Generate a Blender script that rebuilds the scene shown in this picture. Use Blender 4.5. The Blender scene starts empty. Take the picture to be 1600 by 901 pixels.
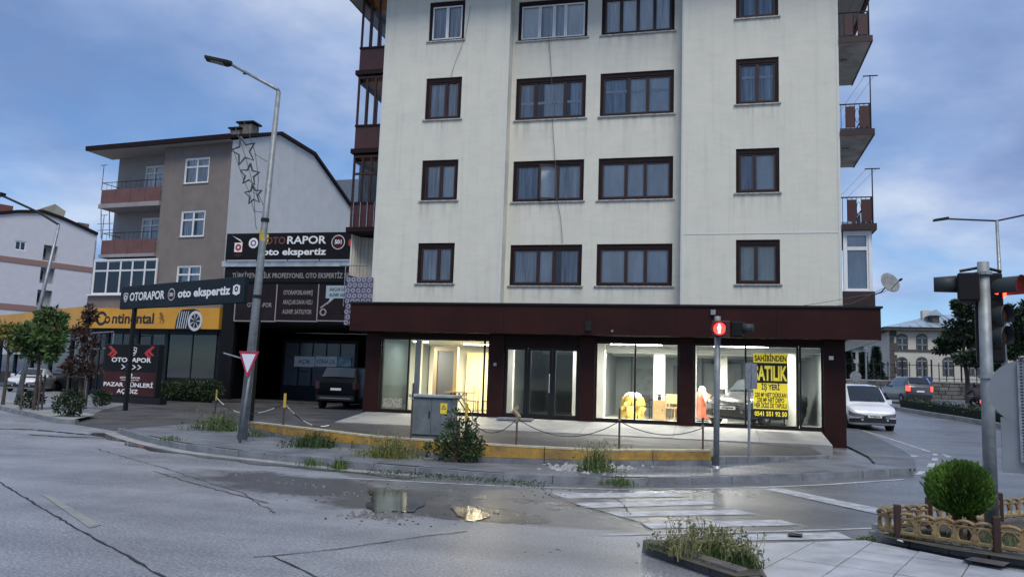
import bpy, bmesh, math, random
from mathutils import Vector, Matrix
RN = random.Random(7)
sc = bpy.context.scene
# ---------------------------------------------------------------- camera
F, CX, CY, EYE = 1250.0, 800.0, 450.5, 1.6
PITCH, ROLL = math.atan(156 / 1250), 0.035
def _cam():
    up = Vector((0, math.cos(PITCH), -math.sin(PITCH)))
    c, s = math.cos(-ROLL), math.sin(-ROLL)
    U = Vector((c * up.x - s * up.y, s * up.x + c * up.y, up.z))
    d = Vector((310, -(616.85 - CY), -F)).normalized()
    Y = (d - U * d.dot(U)).normalized()
    X = Y.cross(U)
    return Matrix((X, Y, U))
CM = _cam()
cd = bpy.data.cameras.new('camera'); cam = bpy.data.objects.new('camera', cd)
sc.collection.objects.link(cam); sc.camera = cam
cd.sensor_fit = 'HORIZONTAL'; cd.sensor_width = 36; cd.lens = 36 * F / 1600
cd.clip_start = 0.1; cd.clip_end = 3000
cam.matrix_world = Matrix.Translation((0, 0, EYE)) @ CM.to_4x4()
# ---------------------------------------------------------------- sky, sun, exposure
SUN_EL, SUN_AZ = math.radians(56), math.radians(155)     # azimuth clockwise from +Y: behind the camera
w = bpy.data.worlds.new('World'); sc.world = w; w.use_nodes = True
nt = w.node_tree; N = nt.nodes; L = nt.links; N.clear()
def nd(t, **k):
    n = N.new(t)
    for a, b in k.items():
        if a.startswith('i_'): n.inputs[int(a[2:])].default_value = b
        else: setattr(n, a, b)
    return n
sky = nd('ShaderNodeTexSky', sky_type='NISHITA', sun_disc=False, sun_elevation=SUN_EL, sun_rotation=SUN_AZ, air_density=1.0, dust_density=0.0, ozone_density=4.0)
tc = nd('ShaderNodeTexCoord')
sep = nd('ShaderNodeSeparateXYZ'); L.new(tc.outputs['Generated'], sep.inputs[0])
zadd = nd('ShaderNodeMath', operation='ADD', i_1=0.22); L.new(sep.outputs[2], zadd.inputs[0])
zmx = nd('ShaderNodeMath', operation='MAXIMUM', i_1=0.05); L.new(zadd.outputs[0], zmx.inputs[0])
dvx = nd('ShaderNodeMath', operation='DIVIDE'); L.new(sep.outputs[0], dvx.inputs[0]); L.new(zmx.outputs[0], dvx.inputs[1])
dvy = nd('ShaderNodeMath', operation='DIVIDE'); L.new(sep.outputs[1], dvy.inputs[0]); L.new(zmx.outputs[0], dvy.inputs[1])
cmb = nd('ShaderNodeCombineXYZ'); L.new(dvx.outputs[0], cmb.inputs[0]); L.new(dvy.outputs[0], cmb.inputs[1]); cmb.inputs[2].default_value = 31.7
n1 = nd('ShaderNodeTexNoise'); n1.inputs['Scale'].default_value = 1.15; n1.inputs['Detail'].default_value = 7; n1.inputs['Roughness'].default_value = .52; n1.inputs['Distortion'].default_value = .25
n2 = nd('ShaderNodeTexNoise'); n2.inputs['Scale'].default_value = 1.3; n2.inputs['Detail'].default_value = 8; n2.inputs['Roughness'].default_value = .55
L.new(cmb.outputs[0], n1.inputs['Vector']); L.new(cmb.outputs[0], n2.inputs['Vector'])
r1 = nd('ShaderNodeValToRGB'); r1.color_ramp.elements[0].position = .34; r1.color_ramp.elements[1].position = .60
L.new(n1.outputs[0], r1.inputs[0])
r2 = nd('ShaderNodeValToRGB'); e = r2.color_ramp.elements
e[0].position = .35; e[0].color = (.165, .235, .425, 1); e[1].position = .66; e[1].color = (.53, .59, .70, 1)
e2 = e.new(.50); e2.color = (.28, .37, .58, 1)
L.new(n2.outputs[0], r2.inputs[0])
bg1 = nd('ShaderNodeBackground'); bg1.inputs[1].default_value = 0.069
bg2 = nd('ShaderNodeBackground'); bg2.inputs[1].default_value = 0.80
tnt = nd('ShaderNodeMixRGB', blend_type='MULTIPLY', i_0=1.0); tnt.inputs[2].default_value = (.84, 1.0, 1.16, 1); L.new(sky.outputs[0], tnt.inputs[1]); L.new(tnt.outputs[0], bg1.inputs[0]); L.new(r2.outputs[0], bg2.inputs[0])
mxs = nd('ShaderNodeMixShader'); L.new(r1.outputs[0], mxs.inputs[0]); L.new(bg1.outputs[0], mxs.inputs[1]); L.new(bg2.outputs[0], mxs.inputs[2])
wo = nd('ShaderNodeOutputWorld'); L.new(mxs.outputs[0], wo.inputs[0])
sl = bpy.data.lights.new('sun', 'SUN'); sl.energy = 1.5; sl.angle = math.radians(28); sl.color = (1.0, .95, .85)
so = bpy.data.objects.new('sun', sl); sc.collection.objects.link(so)
sd = Vector((math.sin(SUN_AZ) * math.cos(SUN_EL), math.cos(SUN_AZ) * math.cos(SUN_EL), math.sin(SUN_EL)))
so.rotation_euler = (-sd).to_track_quat('-Z', 'Y').to_euler()
vs = sc.view_settings; vs.view_transform = 'Standard'; vs.look = 'None'; vs.exposure = 0.72; vs.gamma = 1; vs.use_curve_mapping = False
sc.render.engine = 'CYCLES'; sc.cycles.use_denoising = True; sc.cycles.max_bounces = 7; sc.cycles.transparent_max_bounces = 16
sc.cycles.sample_clamp_indirect = 6; sc.cycles.caustics_reflective = False; sc.cycles.caustics_refractive = False
# ---------------------------------------------------------------- helpers
def clamp(v, a=0.0, b=1.0): return max(a, min(b, v))
def lerp(a, b, t): return a + (b - a) * t
def ray(x, y): return CM @ Vector((x - CX, -(y - CY), -F))
EYEP = Vector((0, 0, EYE))
def G(x, y):                                     # height of the ground
    t = clamp((x + 25) / 15)
    zr = .02 * clamp(y - 13, 0, 22) + .04 * clamp(y - 35, 0, 50)
    return lerp(.012 * clamp(y - 13, 0, 80), zr, t)
def gp(x, y, off=0.0):                           # a photo pixel's point on the ground
    r = ray(x, y); k = 1 / math.hypot(r.x, r.y); a = 0.5
    h = lambda d: EYE + r.z * k * d - G(r.x * k * d, r.y * k * d) - off
    while a < 160 and h(a + .5) > 0: a += .5
    b = a + .5
    for _ in range(24):
        c = (a + b) / 2
        if h(c) > 0: a = c
        else: b = c
    p = EYEP + r * k * a
    return Vector((p.x, p.y, G(p.x, p.y) + off))
def dep(p): return -(CM.transposed() @ (Vector(p) - EYEP)).z      # distance along the view axis
def zp(x, y, z): r = ray(x, y); return EYEP + r * ((z - EYE) / r.z)
def yp(x, y, Y): r = ray(x, y); return EYEP + r * (Y / r.y)
class Fr:                                        # an upright frame: a along the wall, b up, c out towards the street
    def __init__(s, o, ang=0):
        s.o = Vector(o); a = math.radians(ang)
        s.u = Vector((math.cos(a), math.sin(a), 0)); s.n = Vector((math.sin(a), -math.cos(a), 0))
    def pt(s, a, b, c=0): return s.o + s.u * a + s.n * c + Vector((0, 0, b))
    def px(s, x, y, c=0):
        r = ray(x, y); q = s.o + s.n * c
        p = EYEP + r * ((q - EYEP).dot(s.n) / r.dot(s.n)) - s.o
        return (p.dot(s.u), p.z)
COL = sc.collection
def loc_of(o):
    v = Vector((0, 0, 0))
    while o is not None: v += o.location; o = o.parent
    return v
class MB:
    def __init__(s): s.v = []; s.f = []
    def add(s, vs, fs):
        k = len(s.v); s.v += [tuple(p) for p in vs]; s.f += [tuple(i + k for i in q) for q in fs]; return s
    def hexa(s, p):                              # 8 points: bottom ring 0-3, top ring 4-7
        return s.add(p, [(3, 2, 1, 0), (4, 5, 6, 7), (0, 1, 5, 4), (1, 2, 6, 5), (2, 3, 7, 6), (3, 0, 4, 7)])
    def box(s, x0, x1, y0, y1, z0, z1):
        return s.hexa([(x0, y0, z0), (x1, y0, z0), (x1, y1, z0), (x0, y1, z0), (x0, y0, z1), (x1, y0, z1), (x1, y1, z1), (x0, y1, z1)])
    def fbox(s, fr, a0, a1, b0, b1, c0, c1):
        P = fr.pt
        return s.hexa([P(a0, b0, c1), P(a1, b0, c1), P(a1, b0, c0), P(a0, b0, c0), P(a0, b1, c1), P(a1, b1, c1), P(a1, b1, c0), P(a0, b1, c0)])
    def fquad(s, fr, a0, a1, b0, b1, c): return s.poly([fr.pt(a0, b0, c), fr.pt(a1, b0, c), fr.pt(a1, b1, c), fr.pt(a0, b1, c)])
    def poly(s, pts): return s.add(pts, [tuple(range(len(pts)))])
    def prism(s, pts, vec):
        n = len(pts); v = Vector(vec); q = [Vector(p) + v for p in pts]
        return s.add(list(pts) + q, [tuple(reversed(range(n))), tuple(range(n, 2 * n))] + [(i, (i + 1) % n, n + (i + 1) % n, n + i) for i in range(n)])
    def tube(s, pts, r, n=8, cap=True):
        pts = [Vector(p) for p in pts]; m = len(pts); rs = r if isinstance(r, (list, tuple)) else [r] * m
        vs = []; prev = None
        for i, p in enumerate(pts):
            t = (pts[min(i + 1, m - 1)] - pts[max(i - 1, 0)]).normalized()
            if prev is None:
                a = Vector((0, 0, 1)) if abs(t.z) < .9 else Vector((1, 0, 0)); u = t.cross(a).normalized()
            else: u = (prev - t * prev.dot(t)).normalized()
            prev = u; q = t.cross(u)
            vs += [p + (u * math.cos(k * 2 * math.pi / n) + q * math.sin(k * 2 * math.pi / n)) * rs[i] for k in range(n)]
        fs = [(i * n + k, i * n + (k + 1) % n, (i + 1) * n + (k + 1) % n, (i + 1) * n + k) for i in range(m - 1) for k in range(n)]
        if cap: fs += [tuple(reversed(range(n))), tuple(range((m - 1) * n, m * n))]
        return s.add(vs, fs)
    def lathe(s, o, prof, n=16, ax=None):        # prof: (r, h) along axis ax
        o = Vector(o); z = Vector(ax or (0, 0, 1)).normalized()
        a = Vector((1, 0, 0)) if abs(z.x) < .8 else Vector((0, 1, 0)); u = z.cross(a).normalized(); v = z.cross(u)
        vs = [o + z * h + (u * math.cos(k * 2 * math.pi / n) + v * math.sin(k * 2 * math.pi / n)) * r for r, h in prof for k in range(n)]
        m = len(prof)
        return s.add(vs, [(i * n + k, i * n + (k + 1) % n, (i + 1) * n + (k + 1) % n, (i + 1) * n + k) for i in range(m - 1) for k in range(n)] + [tuple(reversed(range(n))), tuple(range((m - 1) * n, m * n))])
    def ball(s, o, r, n=12, m=8, jit=0):
        rx, ry, rz = r if isinstance(r, (tuple, list)) else (r, r, r)
        vs = []
        for i in range(m + 1):
            t = math.pi * i / m
            for k in range(n):
                j = 1 + jit * RN.uniform(-1, 1); p = k * 2 * math.pi / n
                vs.append((o[0] + rx * j * math.sin(t) * math.cos(p), o[1] + ry * j * math.sin(t) * math.sin(p), o[2] - rz * j * math.cos(t)))
        return s.add(vs, [(i * n + k, i * n + (k + 1) % n, (i + 1) * n + (k + 1) % n, (i + 1) * n + k) for i in range(m) for k in range(n)])
    def strip(s, A, B, m=1, z=None):             # a sheet between two polylines of equal length
        n = len(A); vs = []
        for i in range(n):
            for j in range(m + 1):
                p = Vector(A[i]).lerp(Vector(B[i]), j / m)
                if z: p.z = z(p.x, p.y)
                vs.append(p)
        return s.add(vs, [(i * (m + 1) + j, (i + 1) * (m + 1) + j, (i + 1) * (m + 1) + j + 1, i * (m + 1) + j + 1) for i in range(n - 1) for j in range(m)])
    def leaf(s, p, d, up, ln, wd):               # one bent leaf-sized face
        d = d.normalized(); sd = d.cross(up)
        sd = sd.normalized() if sd.length > 1e-4 else Vector((1, 0, 0))
        return s.add([p, p + d * ln * .5 + sd * wd * .5, p + d * ln, p + d * ln * .5 - sd * wd * .5], [(0, 1, 2, 3)])
    def build(s, name, m, parent=None, smooth=False, local=False, bevel=0):
        me = bpy.data.meshes.new(name); o0 = Vector((0, 0, 0)) if local else loc_of(parent)
        me.from_pydata([(p[0] - o0.x, p[1] - o0.y, p[2] - o0.z) for p in s.v], [], s.f)
        me.materials.append(m)
        if smooth: me.polygons.foreach_set('use_smooth', [True] * len(me.polygons))
        if bevel:
            bm = bmesh.new(); bm.from_mesh(me)
            bmesh.ops.bevel(bm, geom=[e for e in bm.edges if e.is_manifold], offset=bevel, segments=1, affect='EDGES')
            bm.to_mesh(me); bm.free()
        me.validate(); me.update()
        o = bpy.data.objects.new(name, me); COL.objects.link(o); o.parent = parent
        return o
def tag(o, label, cat=None, group=None, kind=None):
    if label: o['label'] = label
    if cat: o['category'] = cat
    if group: o['group'] = group
    if kind: o['kind'] = kind
    return o
def thing(name, label, cat, loc=(0, 0, 0), group=None, rz=0):
    o = bpy.data.objects.new(name, None); COL.objects.link(o); o.location = loc; o.rotation_euler = (0, 0, rz); o.empty_display_size = .2
    return tag(o, label, cat, group)
def struct(o): o['kind'] = 'structure'; return o
def part(name, mb, m, parent, **k): return mb.build(name, m, parent, **k)
def copy_tree(o, parent=None):
    c = o.copy(); COL.objects.link(c); c.parent = parent
    for ch in list(o.children): copy_tree(ch, c)
    return c
def ribbon(pts, wd):                             # flat ribbon polylines either side of a path
    A = []; B = []
    for i, p in enumerate(pts):
        t = (pts[min(i + 1, len(pts) - 1)] - pts[max(i - 1, 0)]); t.z = 0; t.normalize(); q = Vector((-t.y, t.x, 0)) * (wd[i] if isinstance(wd, list) else wd) * .5
        A.append(p + q); B.append(p - q)
    return A, B
def dens(pts, step):                             # resample a polyline
    out = [pts[0].copy()]
    for a, b in zip(pts, pts[1:]):
        k = max(1, int((b - a).length / step))
        out += [a.lerp(b, (i + 1) / k) for i in range(k)]
    return out
def smooth_line(pts, step=.5):                   # Catmull-Rom through the points
    P = [pts[0]] + list(pts) + [pts[-1]]; out = []
    for i in range(1, len(P) - 2):
        a, b, c, d = P[i - 1], P[i], P[i + 1], P[i + 2]; k = max(2, int((c - b).length / step))
        for j in range(k):
            t = j / k
            out.append(.5 * ((2 * b) + (c - a) * t + (2 * a - 5 * b + 4 * c - d) * t * t + (3 * b - a - 3 * c + d) * t ** 3))
    return out + [pts[-1].copy()]
# ---------------------------------------------------------------- materials
MATS = {}
def mat(name, col, rough=.7, metal=0., noise=None, bump=None, spec=.5, stretch=None, emit=None, col2=None, rough2=None):
    """noise=(scale, amount) varies the colour, bump=(scale, strength); stretch squeezes the pattern along an axis"""
    if name in MATS: return MATS[name]
    m = bpy.data.materials.new(name); m.use_nodes = True; MATS[name] = m
    t = m.node_tree; b = t.nodes['Principled BSDF']
    b.inputs['Base Color'].default_value = (*col, 1); b.inputs['Roughness'].default_value = rough
    b.inputs['Metallic'].default_value = metal; b.inputs['Specular IOR Level'].default_value = spec
    if emit: b.inputs['Emission Color'].default_value = (*emit[0], 1); b.inputs['Emission Strength'].default_value = emit[1]
    vec = None
    if noise or bump:
        tcn = t.nodes.new('ShaderNodeTexCoord'); vec = tcn.outputs['Object']
        if stretch:
            mp = t.nodes.new('ShaderNodeMapping'); mp.inputs['Scale'].default_value = stretch; t.links.new(vec, mp.inputs[0]); vec = mp.outputs[0]
    if noise:
        n = t.nodes.new('ShaderNodeTexNoise'); n.inputs['Scale'].default_value = noise[0]; n.inputs['Detail'].default_value = 6; n.inputs['Roughness'].default_value = .62
        t.links.new(vec, n.inputs['Vector'])
        rp = t.nodes.new('ShaderNodeValToRGB'); a = noise[1]
        c2 = col2 or tuple(c * (1 - a) for c in col); c1 = col if col2 else tuple(min(1, c * (1 + a * .6)) for c in col)
        rp.color_ramp.elements[0].position = .32; rp.color_ramp.elements[1].position = .68
        rp.color_ramp.elements[0].color = (*c2, 1); rp.color_ramp.elements[1].color = (*c1, 1)
        t.links.new(n.outputs[0], rp.inputs[0]); t.links.new(rp.outputs[0], b.inputs['Base Color'])
        if rough2 is not None:
            mr = t.nodes.new('ShaderNodeMapRange'); mr.inputs[1].default_value = .35; mr.inputs[2].default_value = .65; mr.inputs[3].default_value = rough2; mr.inputs[4].default_value = rough
            t.links.new(n.outputs[0], mr.inputs[0]); t.links.new(mr.outputs[0], b.inputs['Roughness'])
    if bump:
        n = t.nodes.new('ShaderNodeTexNoise'); n.inputs['Scale'].default_value = bump[0]; n.inputs['Detail'].default_value = 5
        t.links.new(vec, n.inputs['Vector'])
        bp = t.nodes.new('ShaderNodeBump'); bp.inputs['Strength'].default_value = bump[1]; bp.inputs['Distance'].default_value = .02
        t.links.new(n.outputs[0], bp.inputs['Height']); t.links.new(bp.outputs[0], b.inputs['Normal'])
    return m
def glassmat(name, tint=(.9, .94, .95), refl=.12, rough=.02):
    if name in MATS: return MATS[name]
    m = bpy.data.materials.new(name); m.use_nodes = True; MATS[name] = m; t = m.node_tree; t.nodes.clear()
    o = t.nodes.new('ShaderNodeOutputMaterial'); mx = t.nodes.new('ShaderNodeMixShader'); tr = t.nodes.new('ShaderNodeBsdfTransparent'); gl = t.nodes.new('ShaderNodeBsdfGlossy')
    fr = t.nodes.new('ShaderNodeFresnel'); fr.inputs[0].default_value = 1.5
    ad = t.nodes.new('ShaderNodeMath'); ad.operation = 'ADD'; ad.inputs[1].default_value = refl; ad.use_clamp = True
    tr.inputs[0].default_value = (*tint, 1); gl.inputs['Roughness'].default_value = rough; gl.inputs[0].default_value = (.95, .97, 1, 1)
    t.links.new(fr.outputs[0], ad.inputs[0]); t.links.new(ad.outputs[0], mx.inputs[0]); t.links.new(tr.outputs[0], mx.inputs[1]); t.links.new(gl.outputs[0], mx.inputs[2]); t.links.new(mx.outputs[0], o.inputs[0])
    return m
def leafmat(name, c1, c2, scale=3.0):
    m = mat(name, c1, .55, noise=(scale, .5), col2=c2, spec=.3)
    return m
def emis(name, col, s): return mat(name, (0.02, .02, .02), .5, emit=(col, s))
m_asph = mat('asphalt', (.135, .14, .158), .42, noise=(.55, .35), bump=(60, .35), rough2=.22, spec=.62)
m_asph2 = mat('forecourt_asphalt', (.062, .060, .062), .75, noise=(1.3, .4), bump=(50, .6), rough2=.55, spec=.25)
m_wet = mat('wet_film', (.075, .076, .08), .22, noise=(2.5, .4), bump=(30, .12), rough2=.12, spec=.5)
m_pud = mat('puddle_water', (.10, .10, .098), .10, noise=(1.6, .5), bump=(9, .05), rough2=.05, spec=.55)
m_ground = mat('bare_ground', (.10, .095, .085), .9, noise=(.4, .4))
m_conc = mat('concrete', (.30, .295, .285), .7, noise=(1.6, .35), bump=(25, .4))
m_concd = mat('kerb_concrete', (.175, .185, .20), .6, noise=(3, .4), bump=(30, .5))
m_concp = mat('pale_concrete', (.26, .26, .25), .75, noise=(1.1, .3), bump=(25, .4))
m_pave = mat('old_paving', (.20, .21, .225), .55, noise=(2.2, .4), bump=(28, .5), rough2=.35)
m_slab = mat('pale_paving', (.42, .43, .45), .5, noise=(2.5, .22), bump=(35, .25), rough2=.3)
m_joint = mat('joint_dirt', (.06, .06, .055), .9, noise=(8, .4))
m_paint = mat('worn_paint', (.56, .575, .59), .55, noise=(5, .3), col2=(.25, .255, .265), bump=(40, .3))
m_painty = mat('faded_yellow_paint', (.33, .32, .25), .5, noise=(4, .3), col2=(.20, .205, .215))
m_crack = mat('tar_crack', (.018, .018, .02), .7)
m_yel = mat('yellow_wall_paint', (.50, .28, .035), .65, noise=(3.2, .35), col2=(.20, .13, .05), bump=(18, .5))
m_white = mat('white_paint', (.78, .79, .78), .5, noise=(4, .12))
m_galv = mat('galvanised_steel', (.27, .29, .30), .58, metal=.45, noise=(6, .3))
m_galvd = mat('dull_steel', (.30, .32, .34), .5, metal=.6, noise=(9, .3))
m_black = mat('black_metal', (.010, .011, .012), .55, spec=.3)
m_rubber = mat('black_rubber', (.015, .015, .016), .75)
m_chrome = mat('chrome', (.6, .62, .65), .2, metal=1)
m_glass = glassmat('clear_glass', (.97, .98, .98), refl=.0)
m_wglass = glassmat('window_glass', (.90, .94, .96), refl=.03)
m_dglass = glassmat('dark_glass', (.22, .26, .28), refl=.03)
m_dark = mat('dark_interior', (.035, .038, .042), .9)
m_grass = leafmat('weed_green', (.115, .17, .045), (.035, .07, .018), 6)
m_dry = leafmat('dry_weed', (.30, .27, .14), (.12, .14, .05), 6)
# ================================================================ ground, road, pavements
def frange(a, b, s):
    out = []; x = a
    while x < b - 1e-6: out.append(x); x += s
    return out + [b]
def grid(xs, ys, z):
    mb = MB(); n = len(ys)
    return mb.add([(x, y, z(x, y)) for x in xs for y in ys], [(i * n + j, (i + 1) * n + j, (i + 1) * n + j + 1, i * n + j + 1) for i in range(len(xs) - 1) for j in range(n - 1)])
def road_material():
    m = mat('road_asphalt', (.295, .302, .322), .42, noise=(.4, .16), bump=(60, .36), rough2=.25, spec=.75)
    t = m.node_tree; b = t.nodes['Principled BSDF']
    tcn = t.nodes.new('ShaderNodeTexCoord'); nz = t.nodes.new('ShaderNodeTexNoise'); nz.inputs['Scale'].default_value = .9; nz.inputs['Detail'].default_value = 6; nz.inputs['Roughness'].default_value = .65
    t.links.new(tcn.outputs['Object'], nz.inputs['Vector'])
    last = None
    # long damp stains left by the water that runs along the gutter and round the sunken drain
    for cx, cy, rx, ry, an in ((-6.0, 11.6, 3.0, 1.1, -18), (-11.6, 15.9, 5.2, .38, -27), (-3.6, 10.2, 2.2, .7, -10), (-19.5, 22.5, 4.5, .9, -38)):
        mp = t.nodes.new('ShaderNodeMapping'); mp.vector_type = 'TEXTURE'
        mp.inputs['Location'].default_value = (cx, cy, 0); mp.inputs['Rotation'].default_value = (0, 0, math.radians(an)); mp.inputs['Scale'].default_value = (rx, ry, 1e5)
        t.links.new(tcn.outputs['Object'], mp.inputs[0])
        ln = t.nodes.new('ShaderNodeVectorMath'); ln.operation = 'LENGTH'; t.links.new(mp.outputs[0], ln.inputs[0])
        ma = t.nodes.new('ShaderNodeMath'); ma.operation = 'MULTIPLY_ADD'; ma.inputs[1].default_value = 1.5; t.links.new(nz.outputs[0], ma.inputs[0])
        mi = t.nodes.new('ShaderNodeMath'); mi.operation = 'SUBTRACT'; mi.inputs[0].default_value = 0.35; t.links.new(ln.outputs['Value'], mi.inputs[1]); t.links.new(mi.outputs[0], ma.inputs[2])
        if last:
            mx = t.nodes.new('ShaderNodeMath'); mx.operation = 'MAXIMUM'; t.links.new(last.outputs[0], mx.inputs[0]); t.links.new(ma.outputs[0], mx.inputs[1]); last = mx
        else: last = ma
    mr = t.nodes.new('ShaderNodeMapRange'); mr.inputs[1].default_value = .0; mr.inputs[2].default_value = .45; mr.interpolation_type = 'SMOOTHSTEP'; t.links.new(last.outputs[0], mr.inputs[0])
    # fine speckle of the chippings
    vo = t.nodes.new('ShaderNodeTexNoise'); vo.inputs['Scale'].default_value = 34; vo.inputs['Detail'].default_value = 5; t.links.new(tcn.outputs['Object'], vo.inputs['Vector'])
    sp = t.nodes.new('ShaderNodeMapRange'); sp.inputs[1].default_value = .3; sp.inputs[2].default_value = .7; sp.inputs[3].default_value = .48; sp.inputs[4].default_value = 1.42; t.links.new(vo.outputs[0], sp.inputs[0])
    old = b.inputs['Base Color'].links[0].from_socket
    mu = t.nodes.new('ShaderNodeVectorMath'); mu.operation = 'SCALE'; t.links.new(old, mu.inputs[0]); t.links.new(sp.outputs[0], mu.inputs['Scale'])
    md_ = t.nodes.new('ShaderNodeTexNoise'); md_.inputs['Scale'].default_value = 2.6; md_.inputs['Detail'].default_value = 8; md_.inputs['Roughness'].default_value = .72; md_.inputs['Distortion'].default_value = .6; t.links.new(tcn.outputs['Object'], md_.inputs['Vector'])
    mm_ = t.nodes.new('ShaderNodeMapRange'); mm_.inputs[1].default_value = .34; mm_.inputs[2].default_value = .66; mm_.inputs[3].default_value = .86; mm_.inputs[4].default_value = 1.07; t.links.new(md_.outputs[0], mm_.inputs[0])
    mu2 = t.nodes.new('ShaderNodeVectorMath'); mu2.operation = 'SCALE'; t.links.new(mu.outputs[0], mu2.inputs[0]); t.links.new(mm_.outputs[0], mu2.inputs['Scale']); mu = mu2
    # lanes darkened by tyres run along the main street
    tm = t.nodes.new('ShaderNodeMapping'); tm.inputs['Rotation'].default_value = (0, 0, math.radians(34.4)); tm.inputs['Scale'].default_value = (.06, .85, 1); t.links.new(tcn.outputs['Object'], tm.inputs[0])
    tn = t.nodes.new('ShaderNodeTexNoise'); tn.inputs['Scale'].default_value = 1.0; tn.inputs['Detail'].default_value = 5; t.links.new(tm.outputs[0], tn.inputs['Vector'])
    tr_ = t.nodes.new('ShaderNodeMapRange'); tr_.inputs[1].default_value = .36; tr_.inputs[2].default_value = .62; tr_.inputs[3].default_value = .76; tr_.inputs[4].default_value = 1.08; t.links.new(tn.outputs[0], tr_.inputs[0])
    mu3 = t.nodes.new('ShaderNodeVectorMath'); mu3.operation = 'SCALE'; t.links.new(mu.outputs[0], mu3.inputs[0]); t.links.new(tr_.outputs[0], mu3.inputs['Scale']); mu = mu3
    # the side street's mouth is toned darker than the main street
    P1, P2, P3 = gp(548, 744), gp(775, 816), gp(1190, 848); zs = []
    for a, b_ in ((P1, P2), (P2, P3)):
        d = (b_ - a); d.z = 0; d.normalize(); n_ = Vector((-d.y, d.x, 0))
        dt = t.nodes.new('ShaderNodeVectorMath'); dt.operation = 'DOT_PRODUCT'; dt.inputs[1].default_value = n_; t.links.new(tcn.outputs['Object'], dt.inputs[0])
        sb = t.nodes.new('ShaderNodeMath'); sb.operation = 'SUBTRACT'; sb.inputs[1].default_value = n_.dot(a); t.links.new(dt.outputs['Value'], sb.inputs[0]); zs.append(sb)
    mn = t.nodes.new('ShaderNodeMath'); mn.operation = 'MINIMUM'; t.links.new(zs[0].outputs[0], mn.inputs[0]); t.links.new(zs[1].outputs[0], mn.inputs[1])
    jn = t.nodes.new('ShaderNodeMath'); jn.operation = 'MULTIPLY_ADD'; jn.inputs[1].default_value = .5; t.links.new(nz.outputs[0], jn.inputs[0]); t.links.new(mn.outputs[0], jn.inputs[2])
    zr_ = t.nodes.new('ShaderNodeMapRange'); zr_.inputs[1].default_value = .18; zr_.inputs[2].default_value = .30; t.links.new(jn.outputs[0], zr_.inputs[0])
    dk = t.nodes.new('ShaderNodeMixRGB'); dk.blend_type = 'MULTIPLY'; t.links.new(zr_.outputs[0], dk.inputs[0]); t.links.new(mu.outputs[0], dk.inputs[1]); dk.inputs[2].default_value = (.60, .59, .575, 1); mu = dk
    mc = t.nodes.new('ShaderNodeMixRGB'); t.links.new(mr.outputs[0], mc.inputs[0]); t.links.new(mu.outputs[0], mc.inputs[1]); mc.inputs[2].default_value = (.085, .083, .088, 1); t.links.new(mc.outputs[0], b.inputs['Base Color'])
    ro = b.inputs['Roughness'].links[0].from_socket
    mq = t.nodes.new('ShaderNodeMixRGB'); t.links.new(mr.outputs[0], mq.inputs[0]); t.links.new(ro, mq.inputs[1]); mq.inputs[2].default_value = (.24, .24, .24, 1); t.links.new(mq.outputs[0], b.inputs['Roughness'])
    return m
struct(grid([-1500, -300, -70, -40, -25, -20, -15, -10, 45, 300, 1500], [-1500, -300, -12, 13, 20, 28, 35, 60, 85, 300, 1500], lambda x, y: G(x, y) - .12).build('ground', m_ground))
road = struct(grid(frange(-70, 45, 1), frange(-12, 88, 1), G).build('road', road_material()))
# --- corner pavement with kerb
KB = [gp(*p) for p in ((182, 676), (215, 687), (294, 704), (404, 717), (482, 725), (560, 733.5), (640, 740), (720, 747), (800, 752.5), (900, 757), (1000, 758), (1100, 756.5), (1200, 753), (1300, 748.5), (1429, 741))]
KB = smooth_line(KB, .3)
corner = struct(MB().add([], []).build('corner_pavement', m_pave))
S = lambda x, y: G(x, y) + .13
def kerb_stones(line, parent, h=.13, wd=.16, ln=.85, m=m_concd, inward=1, jit=.012, name='kerb_stone'):
    acc = 0; seg = [line[0]]
    d = [0]
    for a, b in zip(line, line[1:]): d.append(d[-1] + (b - a).length)
    def at(s):
        for i in range(len(d) - 1):
            if s <= d[i + 1]: return line[i].lerp(line[i + 1], (s - d[i]) / max(1e-6, d[i + 1] - d[i]))
        return line[-1].copy()
    s = 0
    while s < d[-1] - .3:
        e = min(d[-1], s + ln); a = at(s + .006); b = at(e - .006); t = (b - a); t.z = 0; t.normalize(); n = Vector((-t.y, t.x, 0)) * inward
        j = RN.uniform(-jit, jit); o = n * RN.uniform(-jit, jit)
        a = a + o; b = b + o; up = Vector((0, 0, h + j)); dn = Vector((0, 0, -.12)); ch = n * .025
        mb = MB().hexa([a + dn, b + dn, b + n * wd + dn, a + n * wd + dn, a + up - Vector((0, 0, .03)), b + up - Vector((0, 0, .03)), b + n * wd + up, a + n * wd + up])
        mb.v[-4] = tuple(a + up - Vector((0, 0, .0)) + ch); mb.v[-3] = tuple(b + up + ch)
        mb.build(name, m, parent)
        s = e
kerb_stones(KB, corner)
BK = [gp(*p, .13) for p in ((186, 671), (230, 667), (301, 661), (350, 664), (392, 674), (449, 686), (518, 697), (579, 701), (660, 711), (746, 722), (850, 726), (903, 727), (1000, 727), (1112, 726), (1160, 723), (1230, 719), (1290, 716), (1330, 719), (1432, 733))]
def resample(line, n):
    d = [0]
    for a, b in zip(line, line[1:]): d.append(d[-1] + (b - a).length)
    out = []; i = 0
    for k in range(n):
        s = d[-1] * k / (n - 1)
        while i < len(d) - 2 and s > d[i + 1]: i += 1
        out.append(line[i].lerp(line[i + 1], (s - d[i]) / max(1e-6, d[i + 1] - d[i])))
    return out
def off_line(line, w_):
    out = []
    for i, p in enumerate(line):
        t = line[min(i + 1, len(line) - 1)] - line[max(i - 1, 0)]; t.z = 0; t.normalize(); out.append(p + Vector((-t.y, t.x, 0)) * w_)
    return out
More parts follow.
